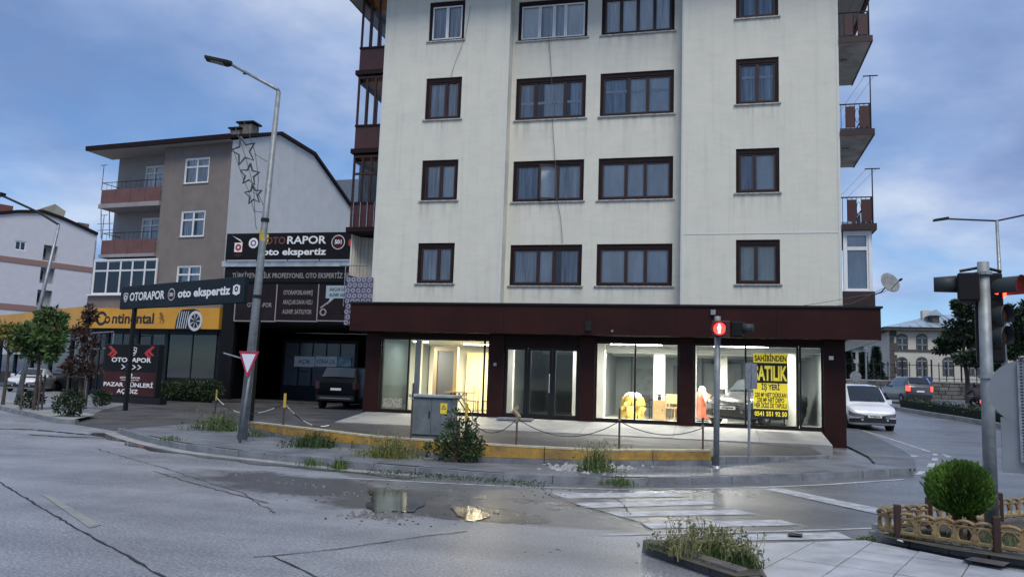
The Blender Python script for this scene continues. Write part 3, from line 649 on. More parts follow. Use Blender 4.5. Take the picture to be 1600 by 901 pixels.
# glazed balconies on the left flank
m_orange = mat('orange_glow_boards', (.70, .28, .07), .5, noise=(3, .3))  # orange wood; the interior's warm glow is painted into its colour
for i, (zs, zp_, zt, glazed) in enumerate(((6.83, 7.83, 9.55, 1), (9.64, 10.62, 12.45, 1), (12.52, 13.5, 15.5, 1), (3.95, 4.5, 6.75, 0))):
    bx0, bx1, by0, by1 = -12.25, XL - .01, 25.25, 28.6
    b = part('balcony', MB().box(bx0 - .1, bx1, by0 - .08, by1, zs - .02, zs + .14), m_brownd, main)
    if glazed:
        q = MB().box(bx0, bx1, by0, by0 + .05, zs + .14, zp_).box(bx0, bx0 + .05, by0 + .05, by1, zs + .14, zp_)
        part('parapet', q, m_bpanel, b)
        part('back_wall', MB().box(bx0, bx1, by1 - .08, by1 - .03, zs + .14, zt), m_orange if i == 1 else m_brown, b)
        part('ceiling_board', MB().box(bx0 + .05, bx1, by0 + .05, by1 - .08, zt - .06, zt), m_orange, b)
        nb = 3
        for k in range(nb + 1):
            x = lerp(bx0 + .03, bx1 - .04, k / nb); part('post', MB().box(x - .035, x + .035, by0 + .0, by0 + .06, zp_, zt), m_brown, b)
        for k in range(1, 5):
            y = lerp(by0, by1 - .1, k / 4); part('post', MB().box(bx0, bx0 + .06, y - .03, y + .03, zp_, zt), m_brown, b)
        part('head_rail', MB().box(bx0, bx1, by0 - .01, by0 + .07, zt - .09, zt).box(bx0 - .01, bx0 + .07, by0 + .07, by1, zt - .22, zt), m_brown, b)
        part('sill_rail', MB().box(bx0 - .02, bx1, by0 - .03, by0 + .08, zp_ - .03, zp_ + .04).box(bx0 - .02, bx0 + .08, by0 + .08, by1, zp_ - .03, zp_ + .04), m_brownd, b)
        if i == 0: part('transom', MB().box(bx0, bx1, by0 - .005, by0 + .065, zp_ + 1.02, zp_ + 1.09), m_brown, b)
        part('pane', MB().poly([(bx0 + .06, by0 + .03, zp_ + .04), (bx1, by0 + .03, zp_ + .04), (bx1, by0 + .03, zt - .22), (bx0 + .06, by0 + .03, zt - .22)]), m_glass, b)
        part('pane', MB().poly([(bx0 + .03, by0 + .07, zp_ + .04), (bx0 + .03, by1 - .08, zp_ + .04), (bx0 + .03, by1 - .08, zt - .22), (bx0 + .03, by0 + .07, zt - .22)]), m_glass, b)
        if i == 0:
            f2 = Fr((bx0 + .12, 26.6, 0), 90); curtain(b, f2, -1.1, 1.8, zp_, zt - .3, -.0, m_net, .03, .2)
            for k in range(4): part('rail_bar', MB().box(lerp(bx0, bx1, (k + .5) / 4) - .012, lerp(bx0, bx1, (k + .5) / 4) + .012, by0 - .06, by0 - .035, zs + .1, zp_ + .02), m_galvd, b)
    else:
        f2 = Fr((bx0 + .2, by0 + .7, 0), 25)
        curtain(b, f2, -.1, .98, 5.15, 6.75, 0, mat('awning_cloth', (.62, .58, .50), .9, noise=(2, .2)), .03, .16, 'drape')
        curtain(b, Fr((bx0 + .05, by0 + .1, 0), 80), .0, 3.2, 5.3, 6.75, 0, mat('awning_cloth', (.62, .58, .50), .9), .03, .16, 'drape')
        part('rail', MB().tube([(bx0 - .02, by0, 4.95), (bx1 + .02, by0, 4.95)], .025).tube([(bx0, by0, 4.95), (bx0, by1, 4.95)], .025), m_brownd, b)
        part('parapet', MB().box(bx0, bx1, by0 + .02, by0 + .06, 4.09, 4.88), m_bpanel, b)
        part('rod', MB().tube([(bx0 - .25, by0 - .06, 5.62), (bx1 - .3, by0 - .06, 5.62)], .02).tube([(bx0 - .02, by0 - .06, 5.62), (bx0 - .02, by0 - .06, 4.2)], .018), m_galvd, b)
# open balconies on the right flank, with panels, bars and a clothes-line mast each
for i, zs in enumerate((12.42, 9.5, 6.62)):
    bx0, bx1, by0, by1 = XR + .01, 4.64, 25.05, 28.6
    b = part('balcony', MB().box(bx0, bx1 + .06, by0 - .06, by1, zs, zs + .16), mat('balcony_slab', (.40, .39, .38), .85, noise=(2, .35)), main)
    part('edge_trim', MB().box(bx0, bx1 + .09, by0 - .1, by0 - .063, zs - .02, zs + .17).box(bx1 + .063, bx1 + .1, by0 - .06, by1, zs - .02, zs + .17), m_brown, b)
    ztp = zs + .98
    part('rail', MB().tube([(bx0, by0, ztp), (bx1, by0, ztp), (bx1, by1, ztp)], .022, 6).tube([(bx0, by0, zs + .22), (bx1, by0, zs + .22), (bx1, by1, zs + .22)], .015, 6), m_black, b)
    for x0, x1 in ((bx0 + .18, bx0 + .42), (bx0 + .56, bx1 - .02)): part('panel', MB().box(x0, x1, by0 - .015, by0 + .015, zs + .25, ztp - .07), m_bpanel, b)
    for k in range(4): y = by0 + .35 + k * .85; part('panel', MB().box(bx1 - .015, bx1 + .015, y, y + .5, zs + .25, ztp - .07), m_bpanel, b)
    for k in range(7): x = bx0 + .04 + k * .13; part('bar', MB().tube([(x, by0, zs + .17), (x, by0, ztp)], .009, 5), m_black, b)
    part('post', MB().tube([(bx1, by0, zs + .1), (bx1, by0, ztp)], .025, 6), m_black, b)
    part('scroll', MB().tube([(bx0 + .49 + .06 * math.cos(t * .5), by0 - .01, zs + .62 + .22 * math.sin(t * .5)) for t in range(13)], .008, 5), m_black, b)
    part('mast', MB().tube([(bx1, by0 - .03, zs + .2), (bx1, by0 - .03, zs + 1.85)], .018, 6).tube([(bx1 - .2, by0 - .03, zs + 1.83), (bx1 + .22, by0 - .03, zs + 1.83)], .018, 6), m_black, b)
    for k in (-.15, .12): part('line', MB().tube([(bx1 + k, by0 - .03, zs + 1.83), (bx1 + k - .35, by1 - .3, zs + 1.7)], .005, 4), m_black, b)
    part('ceiling_fitting', MB().lathe((bx0 + .35, by0 + 1.3, zs - .05), [(.10, 0), (.10, .05)], 10), m_galvd, b)
# bay window with white frame on the lowest right balcony
bay = part('bay_base', MB().box(XR + .01, 4.66, 25.05, 28.6, 4.25, 4.78), m_brown, main)
f2 = Fr((0, 25.12, 0), 0)
window(main, f2, XR + .06, 4.58, 4.78, 6.6, [], 0, frame=m_pvc, sash=m_pvc, curt=[m_pale], inset=.05, cas=.06, sill=False, room=False, transom=.74, name='bay_window')
curtain(bay, f2, XR + .1, 4.55, 4.8, 6.55, -.25, m_pale, .02, .12)
f3 = Fr((4.62, 25.2, 0), 90)
window(main, f3, .0, 3.3, 4.78, 6.6, [.33, .66], 0, frame=m_pvc, sash=m_pvc, curt=None, inset=.05, cas=.06, sill=False, room=False, name='bay_window')
part('bay_back', MB().box(XR + .02, XR + .06, 26.2, 28.5, 4.8, 6.6), m_dark, bay)
# ---- canopy fascia: panel after panel
xs = [-11.53, -8.9, -6.3, -3.7, -1.0, 1.85, 4.64]
for x0, x1 in zip(xs, xs[1:]): part('fascia_panel', MB().box(x0 + .003, x1 - .003, 24.2, 24.24, 3.30, 4.19), m_fascia, main)
part('canopy', MB().box(-11.5, 4.61, 24.245, 24.98, 3.32, 4.17).box(3.8, 4.61, 24.99, 32, 3.32, 4.17).box(-11.5, -11.22, 24.99, 28, 3.32, 4.17), m_brownd, main)
part('canopy_top', MB().box(-11.58, 4.69, 24.15, 25.0, 4.195, 4.25).box(3.78, 4.69, 25.01, 32, 4.195, 4.25), m_black, main)
part('soffit', MB().box(3.83, 4.60, 24.3, 32, 3.295, 3.317), m_white, main)
part('side_fascia', MB().box(4.615, 4.645, 24.245, 32, 3.30, 4.19), m_fascia, main)
# ---- columns and shop front
for x0, x1, z0 in ((-11.22, -10.72, .3), (-6.92, -6.43, .6), (-4.0, -3.5, .6), (-.93, -.5, .6), (3.2, 3.8, .1)):
    part('column', MB().box(x0, x1, 24.93, 25.35, z0, 3.318), m_col, main, bevel=.01)
part('lintel', MB().box(-10.72, 3.2, 24.99, 25.3, 3.15, 3.316), m_brownd, main)
part('threshold', MB().box(-10.72, 3.2, 24.98, 25.32, .60, .735), m_brownd, main)
def shopwin(x0, x1, z0, z1, splits, glass=None, name='shop_window', fw=.055):
    mb = MB(); mb.fbox(MF, x0, x0 + fw, z0, z1, -.1, -.03); mb.fbox(MF, x1 - fw, x1, z0, z1, -.1, -.03); mb.fbox(MF, x0 + fw, x1 - fw, z0, z0 + fw, -.1, -.03); mb.fbox(MF, x0 + fw, x1 - fw, z1 - fw, z1, -.1, -.03)
    for s in splits: mb.fbox(MF, s - fw / 2, s + fw / 2, z0 + fw, z1 - fw, -.1, -.03)
    o = part(name, mb, m_black, main); e = [x0] + list(splits) + [x1]
    for i, (p, q) in enumerate(zip(e, e[1:])):
        part('pane', MB().fquad(MF, p + fw * .6, q - fw * .6, z0 + fw, z1 - fw, -.065), (glass[i] if glass else m_glass), o)
    return o
shopwin(-10.70, -6.93, .735, 3.148, [-9.72, -7.12], [m_dglass, m_glass, m_glass])
part('poster_strip', MB().fbox(MF, -10.55, -9.9, .85, 1.15, -.06, -.056), mat('torn_poster', (.55, .52, .42), .8, noise=(16, .7), col2=(.12, .10, .08)), main)
part('door_surround', MB().box(-6.43, -4.0, 24.99, 25.3, 2.93, 3.148), m_brownd, main)
shopwin(-6.42, -5.68, .735, 2.928, [], name='side_light', fw=.09)
d = shopwin(-5.67, -4.86, .735, 2.928, [], name='shop_door', fw=.10)
part('handle', MB().tube([(-4.93, 24.95, 1.5), (-4.93, 24.95, 2.1)], .018), m_chrome, d)
shopwin(-4.85, -4.01, .735, 2.928, [], name='side_light', fw=.09)
shopwin(-3.5, -.93, .735, 3.148, [-2.26])
shopwin(-.5, 2.52, .735, 3.148, [1.02]); shopwin(2.54, 3.2, .735, 3.148, [])
part('step_plate', MB().box(-6.45, -5.35, 24.35, 24.75, .63, .70), m_galvd, main)
part('alarm_box', MB().box(3.35, 3.47, 24.88, 24.929, 2.75, 2.86), m_white, main)
part('wall_plate', MB().box(-6.77, -6.67, 24.9, 24.929, 2.30, 2.40), m_galvd, main)
part('fascia_bracket', MB().box(-3.72, -3.52, 24.15, 24.198, 3.42, 3.72), m_black, main)
part('fascia_hook', MB().box(-2.92, -2.86, 24.16, 24.198, 3.40, 3.46), m_galvd, main)
part('floodlight', MB().box(.0, .14, 24.1, 24.198, 3.95, 4.1), m_galvd, main)
# ---- shop interior
m_iw = mat('shop_wall', (.20, .23, .23), .7, noise=(.8, .12)); m_iw2 = mat('shop_wall_white', (.70, .70, .66), .7, noise=(1, .08))
m_if = mat('shop_floor', (.40, .39, .34), .3, noise=(1.5, .15)); m_wood = mat('wardrobe_front', (.62, .52, .30), .55, noise=(2, .12), stretch=(1, 1, .2))
part('shop_floor', MB().box(-10.7, 3.7, 25.33, 33.0, .55, .70), m_if, main)
part('shop_ceiling', MB().box(-11.1, 3.7, 25.31, 33.0, 3.17, 3.30), mat('shop_ceiling', (.36, .38, .37), .8), main)
part('interior_wall', MB().box(-11.1, 3.7, 33.0, 33.1, .6, 3.2).box(-6.85, -6.7, 25.36, 33, .7, 3.17).box(3.5, 3.7, 25.4, 33, .6, 3.2).box(-11.15, -10.75, 25.4, 33, .6, 3.2).box(-4.25, -3.75, 27.2, 33, .7, 3.17), m_iw, main)
part('interior_wall', MB().box(-10.7, -6.76, 29.8, 29.9, .7, 3.17), m_iw2, main)
for x0, x1, y0, y1 in ((-6.66, -6.46, 26.3, 26.5), (-5.99, -5.9, 26.3, 26.5), (-4.42, -4.22, 26.3, 26.5), (-3.68, -3.42, 26.6, 27), (-.50, -.44, 26.6, 26.9), (2.4, 2.75, 28.2, 28.6), (-2.0, -1.6, 29.5, 29.9), (.2, .6, 30.5, 30.9)):
    part('pilaster', MB().box(x0, x1, y0, y1, .7, 3.17), m_iw2, main)
part('partition', MB().box(-9.55, -8.95, 27.5, 27.58, .7, 2.85), mat('dark_door', (.10, .10, .095), .6), main)
part('partition_frame', MB().box(-9.7, -9.56, 27.45, 27.6, .7, 3.0).box(-8.94, -8.80, 27.45, 27.6, .7, 3.0).box(-9.56, -8.94, 27.45, 27.6, 2.86, 3.0), mat('tan_frame', (.30, .22, .12), .6), main)
wr = part('wardrobe', MB().box(-9.0, -6.95, 29.25, 29.78, .72, 2.9), m_wood, main)
for x in (-9.0, -8.5, -8.0, -7.5): part('wardrobe_door', MB().box(x + .01, x + .48, 29.22, 29.248, .78, 2.86), m_wood, wr)
part('dark_board', MB().box(-7.55, -6.85, 28.2, 28.26, .72, 2.5), mat('dark_door', (.10, .10, .095), .6), main)
part('stair_wall', MB().box(-9.65, -9.45, 25.45, 25.62, .72, 3.1), m_iw2, main)
# fittings on the shop walls
m_pipe = mat('dark_pipe', (.06, .065, .065), .6)
for x, y in ((-3.1, 32.9), (-.3, 32.9), (1.2, 32.9), (2.9, 30.5)): part('wall_pipe', MB().tube([(x, y, .7), (x, y, 3.1)], .035, 6), m_pipe, main)
part('back_door', MB().box(-1.45, -.55, 32.93, 32.98, .7, 2.75), mat('shop_back_door', (.10, .11, .11), .6), main)
for x0, x1 in ((-3.0, -2.1), (.9, 2.2)): part('wall_panel', MB().box(x0, x1, 32.94, 32.985, 1.1, 2.6), mat('wall_panel_grey', (.14, .165, .17), .6, noise=(2, .4)), main)
for y in (27.0, 29.5, 31.8): part('ceiling_beam', MB().box(-6.55, 3.45, y - .12, y + .12, 3.02, 3.165), mat('shop_ceiling', (.36, .38, .37), .8), main)
part('conduit', MB().tube([(-.3, 32.85, 2.9), (1.2, 32.85, 2.9), (1.2, 30.6, 2.95)], .03, 6), m_pipe, main)
part('radiator', MB().box(-4.9, -4.3, 32.7, 32.95, .8, 1.5), m_iw2, main)
def ceil_lamp(x, y, ln, e, col, label, along='y', wd=.14):
    t = thing('ceiling_light', label, 'light', (x, y, 3.17), 'lit ceiling lights in the shop')
    dx, dy = (wd / 2, ln / 2) if along == 'y' else (ln / 2, wd / 2)
    part('housing', MB().box(x - dx - .02, x + dx + .02, y - dy - .02, y + dy + .02, 3.13, 3.168), m_white, t)
    part('tube', MB().box(x - dx, x + dx, y - dy, y + dy, 3.105, 3.128), emis('tube_warm' if col[2] < .6 else 'tube_white', col, 16), t)
    l = bpy.data.lights.new('lamp_light', 'AREA'); l.shape = 'RECTANGLE'; l.size = dx * 2; l.size_y = dy * 2; l.energy = e * 1.15; l.color = col
    o = bpy.data.objects.new('lamp_light', l); COL.objects.link(o); o.location = (0, 0, -.08); o.parent = t
cw, cy_ = (1, .97, .86), (1, .86, .55)
ceil_lamp(-2.9, 27.5, 1.2, 120, cw, 'lit tube light left of the glazing bar above the yellow chair', 'x')
ceil_lamp(-1.6, 28.0, 1.2, 120, cw, 'lit tube light right of the glazing bar above the wooden cabinet', 'x')
ceil_lamp(.1, 27.6, 1.2, 120, cw, 'lit tube light above the person in the coral coat', 'y')
ceil_lamp(1.7, 27.5, 1.2, 130, cw, 'lit tube light above the for-sale banner', 'x')
ceil_lamp(-5.1, 26.9, 1.2, 130, cw, 'lit tube light behind the narrow glass doors', 'x')
ceil_lamp(-7.9, 27.6, 1.4, 230, cy_, 'lit warm ceiling light in front of the wardrobe', 'x', .3)
ceil_lamp(-5.2, 25.66, 1.6, 24, cw, 'added tube light tucked behind the lintel inside the glass doors', 'x')  # front tubes added to brighten the pilasters, mostly hidden by the lintel
ceil_lamp(-2.3, 25.66, 1.6, 20, cw, 'added tube light tucked behind the lintel inside the middle shop window', 'x')
ceil_lamp(.9, 25.66, 1.6, 18, cw, 'added tube light tucked behind the lintel inside the banner window', 'x')
ceil_lamp(-9.9, 26.6, .5, 50, cw, 'small lit ceiling light behind the dark left pane', 'x')
# ================================================================ lettering
def text(s, fr, a, b, c, h, m, parent, w=None, bold=0., name='lettering', slant=0.):
    """flat print: cap height h, optionally squeezed to width w, centred at a with its base line at b"""
    cu = bpy.data.curves.new('lettering', 'FONT'); cu.body = s; cu.size = 1; cu.offset = bold; cu.resolution_u = 3; cu.shear = slant
    o = bpy.data.objects.new('lettering', cu); COL.objects.link(o)
    dg = bpy.context.evaluated_depsgraph_get(); me = bpy.data.meshes.new_from_object(o.evaluated_get(dg)); bpy.data.objects.remove(o)
    vs = [v.co.copy() for v in me.vertices]; fs = [tuple(p.vertices) for p in me.polygons]
    x0, x1 = min(v.x for v in vs), max(v.x for v in vs); k = h / .71; kx = (w / (x1 - x0)) if w else k
    return part(name, MB().add([fr.pt(a + (v.x - (x0 + x1) / 2) * kx, b + v.y * k, c) for v in vs], fs), m, parent)
def ring(fr, a, b, c, r0, r1, m, parent, n=20, name='ring', sy=1):
    A = [fr.pt(a + r0 * math.cos(i * 2 * math.pi / n), b + r0 * sy * math.sin(i * 2 * math.pi / n), c) for i in range(n + 1)]
    B = [fr.pt(a + r1 * math.cos(i * 2 * math.pi / n), b + r1 * sy * math.sin(i * 2 * math.pi / n), c) for i in range(n + 1)]
    return part(name, MB().strip(A, B), m, parent)
def shape(fr, pts, c, m, parent, name='emblem'):
    return part(name, MB().poly([fr.pt(x, y, c) for x, y in pts]), m, parent)
def shield(fr, a, b, h, c, m, mi, parent):
    o = [(-.42, .42), (0, .5), (.42, .42), (.40, -.05), (.22, -.36), (0, -.5), (-.22, -.36), (-.40, -.05)]
    shape(fr, [(a + x * h, b + y * h) for x, y in o], c, m, parent)
    shape(fr, [(a + x * h * .8, b + y * h * .82) for x, y in o], c + .004, mi, parent)
    ring(fr, a, b, c + .008, h * .13, h * .26, m, parent)
m_tw = mat('sign_white', (.80, .80, .80), .5); m_ty = mat('sign_yellow', (.80, .62, .05), .5); m_tk = mat('sign_black', (.012, .012, .013), .45)
m_navy = mat('sign_navy', (.012, .020, .027), .55, noise=(2, .25), spec=.2); m_blk = mat('sign_panel_black', (.008, .0075, .009), .55, noise=(1.5, .3), spec=.2)
m_maroon = mat('sign_maroon', (.06, .012, .014), .5, noise=(2, .3), spec=.25); m_red = mat('sign_red', (.45, .03, .03), .45)
m_org = mat('tyre_shop_yellow', (.62, .30, .03), .5, noise=(.7, .15)); m_grey_t = mat('sign_grey', (.30, .28, .28), .5)
# ================================================================ brown apartment house with the tyre shop
pc = yp(352, 404, 40)
BR = Fr((pc.x, pc.y, 0), -5.7)
m_brw = mat('taupe_render', (.205, .175, .160), .85, noise=(1.2, .14), bump=(30, .2))
m_log = mat('loggia_render', (.30, .285, .28), .85, noise=(1.0, .15))
m_gab = stucco('white_gable_render', (.60, .60, .595), (.53, .535, .53), .18)
bb = thing('apartment_building', 'four storey taupe apartment house with loggias and white gable wall above the tyre shop', 'building', BR.pt(-4, G(*BR.pt(-4, 0, 0).xy), 0))
def bx(x, y, c=0): return BR.px(x, y, c)
aL = bx(252, 310)[0]; aLL = bx(182, 300, -1.3)[0]; zTop = bx(362, 219)[1]
wh = []
WN = [((290, 248), (325, 285)), ((284, 330), (318, 369)), ((277, 415), (311, 455))]
for (p, q) in WN: a0, b1 = bx(*p); a1, b0 = bx(*q); wh.append((a0, a1, b0, b1))
wm = wall_holes(MB(), BR, aL, 0, 4.3, zTop, wh)
wm.poly([BR.pt(aL, 4.3, 0), BR.pt(aL, zTop, 0), BR.pt(aL, zTop, -1.3), BR.pt(aL, 4.3, -1.3)])
part('wall', wm, m_brw, bb)
lw_ = []
for p, q in (((228, 260), (256, 296)), ((222, 341), (249, 378))): a0, b1 = bx(*p, -1.3); a1, b0 = bx(*q, -1.3); lw_.append((a0, a1, b0, b1))
wm = wall_holes(MB(), BR, aLL, aL, 4.3, zTop, lw_, -1.3)
wm.poly([BR.pt(aLL, 4.3, -1.3), BR.pt(aLL, zTop, -1.3), BR.pt(aLL, zTop, -9), BR.pt(aLL, 4.3, -9)])
part('loggia_wall', wm, m_log, bb)
for h in wh: window(bb, BR, *h, [.5], 0, frame=m_pvc, sash=m_pvc, curt=[m_net], inset=.08, cas=.05, transom=.68)
for h in lw_: window(bb, BR, *h, [.45], -1.3, frame=m_pvc, sash=m_pvc, curt=[m_net], inset=.08, cas=.05, transom=.72, sill=False)
# gable wall receding from the corner
GW = Fr((pc.x, pc.y, 0), 84.3)
prof = [GW.px(*p) for p in ((364, 219), (437, 211), (490, 243), (548, 325), (556, 340))]
dmax = prof[-1][0]
part('gable_wall', MB().poly([GW.pt(0, 0, 0), GW.pt(dmax, 0, 0)] + [GW.pt(a, b, 0) for a, b in reversed(prof)]), m_gab, bb)
wid = -BR.u * (0 - aLL)
for lift, m_, nm, ov in ((.02, m_brownd, 'eave', .0), (.22, mat('grey_metal_roof', (.20, .22, .25), .5, metal=.3, noise=(2, .3)), 'roof', .0)):
    A = [GW.pt(-.7 if i == 0 else a, b + lift - (.25 if i == 0 else 0) * .3, .18) for i, (a, b) in enumerate(prof)]
    B = [p - BR.u * (0 - aLL + .9) for p in A]
    mb = MB().strip(A, B); part(nm, mb, m_, bb)
A = [GW.pt(-.7 if i == 0 else a, b + .02 - (.075 if i == 0 else 0), .185) for i, (a, b) in enumerate(prof)]; Bt = [p + Vector((0, 0, .2)) for p in A]
part('verge_board', MB().strip(A, Bt), m_brownd, bb)
e0 = GW.pt(-.7, prof[0][1] - .06, .18); part('gutter_board', MB().hexa([e0, e0 - BR.u * (.9 - aLL), e0 - BR.u * (.9 - aLL) - BR.n * .15, e0 - BR.n * .15] + [p + Vector((0, 0, .28)) for p in (e0, e0 - BR.u * (.9 - aLL), e0 - BR.u * (.9 - aLL) - BR.n * .15, e0 - BR.n * .15)]), m_brownd, bb)
part('soffit', MB().fbox(BR, aLL - .7, 0, zTop - .12, zTop - .08, -1.4, .66), mat('soffit_board', (.33, .32, .31), .8), bb)
for x, y, wd in ((390, 213, .75), (333, 216, .55)):
    a, z = GW.px(x, y) if x == 390 else (3.0, 0)
    q = GW.pt(2.4, zTop + 1.15, -1.0) if x == 390 else BR.pt(bx(333, 216)[0], zTop + .75, -2.2)
    ch = part('chimney', MB().box(q.x - wd * .6, q.x + wd * .6, q.y - .4, q.y + .4, q.z - .6, q.z + .55), mat('chimney_brick', (.17, .15, .13), .9, noise=(6, .4)), bb)
    part('chimney_cap', MB().box(q.x - wd * .8, q.x + wd * .8, q.y - .5, q.y + .5, q.z + .62, q.z + .72).box(q.x - wd * .5, q.x + wd * .5, q.y - .3, q.y + .3, q.z + .55, q.z + .62), m_brownd, ch)
# loggia balconies: slab, panelled parapet, rail
for (yt, yb, ys) in ((295, 316, 323), (375, 396, 401)):
    a0 = bx(159, yt, .1)[0]; zt, zb, zs = bx(205, yt - 1, .1)[1], bx(205, yb, .1)[1], bx(205, ys, .1)[1]
    b = part('balcony', MB().fbox(BR, a0 - .1, aL - .01, zs, zb - .01, -1.3, .15), m_log, bb)
    n = 4
    for k in range(n): part('parapet_panel', MB().fbox(BR, lerp(a0, aL, k / n) + .01, lerp(a0, aL, (k + 1) / n) - .012, zb, zt, .06, .1), m_mbp if 'm_mbp' in globals() else mat('rose_panel', (.15, .07, .062), .6, noise=(2, .2)), b)
    part('parapet_side', MB().fbox(BR, a0, a0 + .04, zb, zt, -1.3, .06), mat('rose_panel', (.15, .07, .062), .6), b)
    zr = zt + .45
    part('rail', MB().tube([BR.pt(a0, zr, -1.25), BR.pt(a0, zr, .08), BR.pt(aL - .02, zr, .08)], .022, 6), m_black, b)
    for k in range(13): a = lerp(a0, aL - .05, k / 12); part('bar', MB().tube([BR.pt(a, zt, .08), BR.pt(a, zr, .08)], .012, 4), m_black, b)
    part('mast', MB().tube([BR.pt(a0, zt, .1), BR.pt(a0, zt + 1.6, .1)], .02, 5).tube([BR.pt(a0 - .25, zt + 1.58, .1), BR.pt(a0 + .25, zt + 1.58, .1)], .02, 5), m_black, b)
# scaffold-like frame beside the lower loggia
t_ = MB()
for x in (158, 171): p0, p1 = BR.px(x, 372, -.4), BR.px(x, 328, -.4); t_.tube([BR.pt(*p0, -.4), BR.pt(*p1, -.4)], .03, 5)
for y in (350, 360): p0, p1 = BR.px(152, y, -.4), BR.px(176, y - 1, -.4); t_.tube([BR.pt(*p0, -.4), BR.pt(*p1, -.4)], .022, 5)
part('drying_frame', t_, m_galvd, bb)
# glazed first-floor loggia
g0, g1 = bx(148, 406, .12), bx(242, 459, .12)
lg = window(bb, BR, g0[0], g1[0], g1[1], g0[1], [.22, .43, .62, .82], .12, frame=m_pvc, sash=m_pvc, curt=[m_blue, None, m_blue], inset=.02, cas=.06, transom=.70, sill=False, room=False, glass=m_dglass, name='loggia_glazing')
part('loggia_back', MB().fbox(BR, g0[0], g1[0], g1[1], g0[1], -1.2, -1.1).fbox(BR, g0[0], g0[0] + .05, g1[1], g0[1], -1.1, 0), m_dark, bb)
part('white_ledge', MB().fbox(BR, g0[0] - .3, g1[0] + .05, g1[1] - .08, g1[1] - .004, -.2, .25), m_white, bb)
part('loggia_base', MB().fbox(BR, g0[0] - .35, 0, bx(200, 480)[1] - .1, g1[1] - .085, -1.2, .05), m_brw, bb)
# ground floor: dark glazing between posts
s0, s1 = bx(140, 514, .3), bx(338, 514, .3); zf = s0[1] + .1
xsp = [bx(x, 560, .1)[0] for x in (142, 165, 212, 258, 340)]
part('shop_back', MB().fbox(BR, xsp[0], 0, .2, zf, -1.5, -1.4), m_dark, bb)
part('shop_floor', MB().fbox(BR, xsp[0], 0, .1, .5, -1.4, .05), m_concd, bb)
for a in xsp: part('shop_post', MB().fbox(BR, a - .12, a + .12, .2, zf, .0, .14), m_navy, bb)
for a0, a1 in zip(xsp, xsp[1:]):
    o = part('shop_window', MB().fbox(BR, a0 + .12, a1 - .12, zf - .35, zf, .02, .1).fbox(BR, a0 + .12, a1 - .12, .45, .62, .02, .1).fbox(BR, (a0 + a1) / 2 - .03, (a0 + a1) / 2 + .03, .62, zf - .35, .03, .09), m_navy, bb)
    part('pane', MB().fquad(BR, a0 + .12, a1 - .12, .62, zf - .35, .058), m_dglass, o)
    part('blind', MB().fbox(BR, a0 + .14, a1 - .14, lerp(.62, zf, .40), zf - .36, -.35, -.34), mat('grey_blind', (.10, .095, .095), .8, noise=(2, .3)), o)
    part('counter', MB().fbox(BR, a0 + .14, a1 - .14, .6, 1.5, -.6, -.5), mat('blue_counter', (.05, .09, .16), .7, noise=(1, .4)), o)
part('corner_post', MB().fbox(BR, bx(340, 560, .1)[0] - .1, .02, .2, zf + .4, -.1, .2), m_navy, bb)
hz = bx(350, 577, .205); part('hazard_plate', MB().fbox(BR, hz[0] - .14, hz[0] + .14, hz[1] - .25, hz[1] + .25, .202, .21), m_ty, bb)
shape(BR, [(hz[0] - .11, hz[1]), (hz[0] + .11, hz[1]), (hz[0], hz[1] + .2)], .214, m_tk, bb, 'hazard_triangle')
hz = bx(355, 517, .205); part('meter_box', MB().fbox(BR, hz[0] - .12, hz[0] + .1, hz[1] - .15, hz[1] + .15, .202, .26), m_white, bb)
# ---- the yellow tyre-shop sign
c0, c1 = bx(141, 481, .45), bx(341, 514, .45)
ts = thing('tyre_shop_sign', 'long yellow lightbox sign reading Continental with a horse and a tyre picture', 'sign', BR.pt((c0[0] + c1[0]) / 2, c1[1], .45))
part('box', MB().fbox(BR, c0[0], c1[0], c1[1], c0[1], .15, .45), m_org, ts)
h = c0[1] - c1[1]; W_ = c1[0] - c0[0]; cz = (c0[1] + c1[1]) / 2
text('ntinental', BR, c0[0] + W_ * .352, cz - h * .25, .455, h * .50, m_tk, ts, w=W_ * .33, bold=.03)
ring(BR, c0[0] + W_ * .10, cz - h * .02, .455, h * .22, h * .36, m_tk, ts); shape(BR, [(c0[0] + W_ * .115, cz - h * .12), (c0[0] + W_ * .19, cz - h * .14), (c0[0] + W_ * .19, cz + h * .1), (c0[0] + W_ * .115, cz + h * .08)], .457, m_org, ts)
ring(BR, c0[0] + W_ * .150, cz - h * .09, .459, h * .09, h * .185, m_tk, ts)
hx, hk = c0[0] + W_ * .575, h * .9                 # rearing horse emblem
shape(BR, [(hx + x * hk, cz + y * hk) for x, y in ((-.16, .30), (-.02, .34), (.02, .22), (.14, .12), (.10, .02), (.20, -.12), (.12, -.30), (.06, -.30), (.10, -.14), (.0, -.06), (-.02, -.22), (-.08, -.30), (-.12, -.28), (-.06, -.16), (-.08, .02), (-.20, .08), (-.22, .02), (-.10, .0), (-.10, .14), (-.20, .24))], .456, mat('horse_brown', (.22, .09, .01), .5), ts, 'horse_emblem')
tx = c0[0] + W_ * .80                               # tyre picture
m_tyre = mat('printed_tyre', (.30, .31, .32), .5, noise=(18, .6), col2=(.04, .04, .045))
shape(BR, [(tx + x * h, cz + y * h) for x, y in ((-.95, -.5), (-.92, -.1), (-.8, .25), (-.62, .42), (.1, .46), (.4, .36), (.55, .1), (.58, -.5))], .456, m_tk, ts, 'tyre_picture')
ring(BR, tx + .22 * h, cz - .12 * h, .459, h * .30, h * .42, mat('printed_rim', (.55, .58, .62), .4), ts, sy=1.15)
for k in range(5): shape(BR, [(tx + (-.86 + k * .13 + x) * h, cz + y * h) for x, y in ((.0, -.48), (.05, -.48), (.16, .34), (.12, .34))], .459, mat('printed_rim', (.55, .58, .62), .4), ts, 'tread_mark')
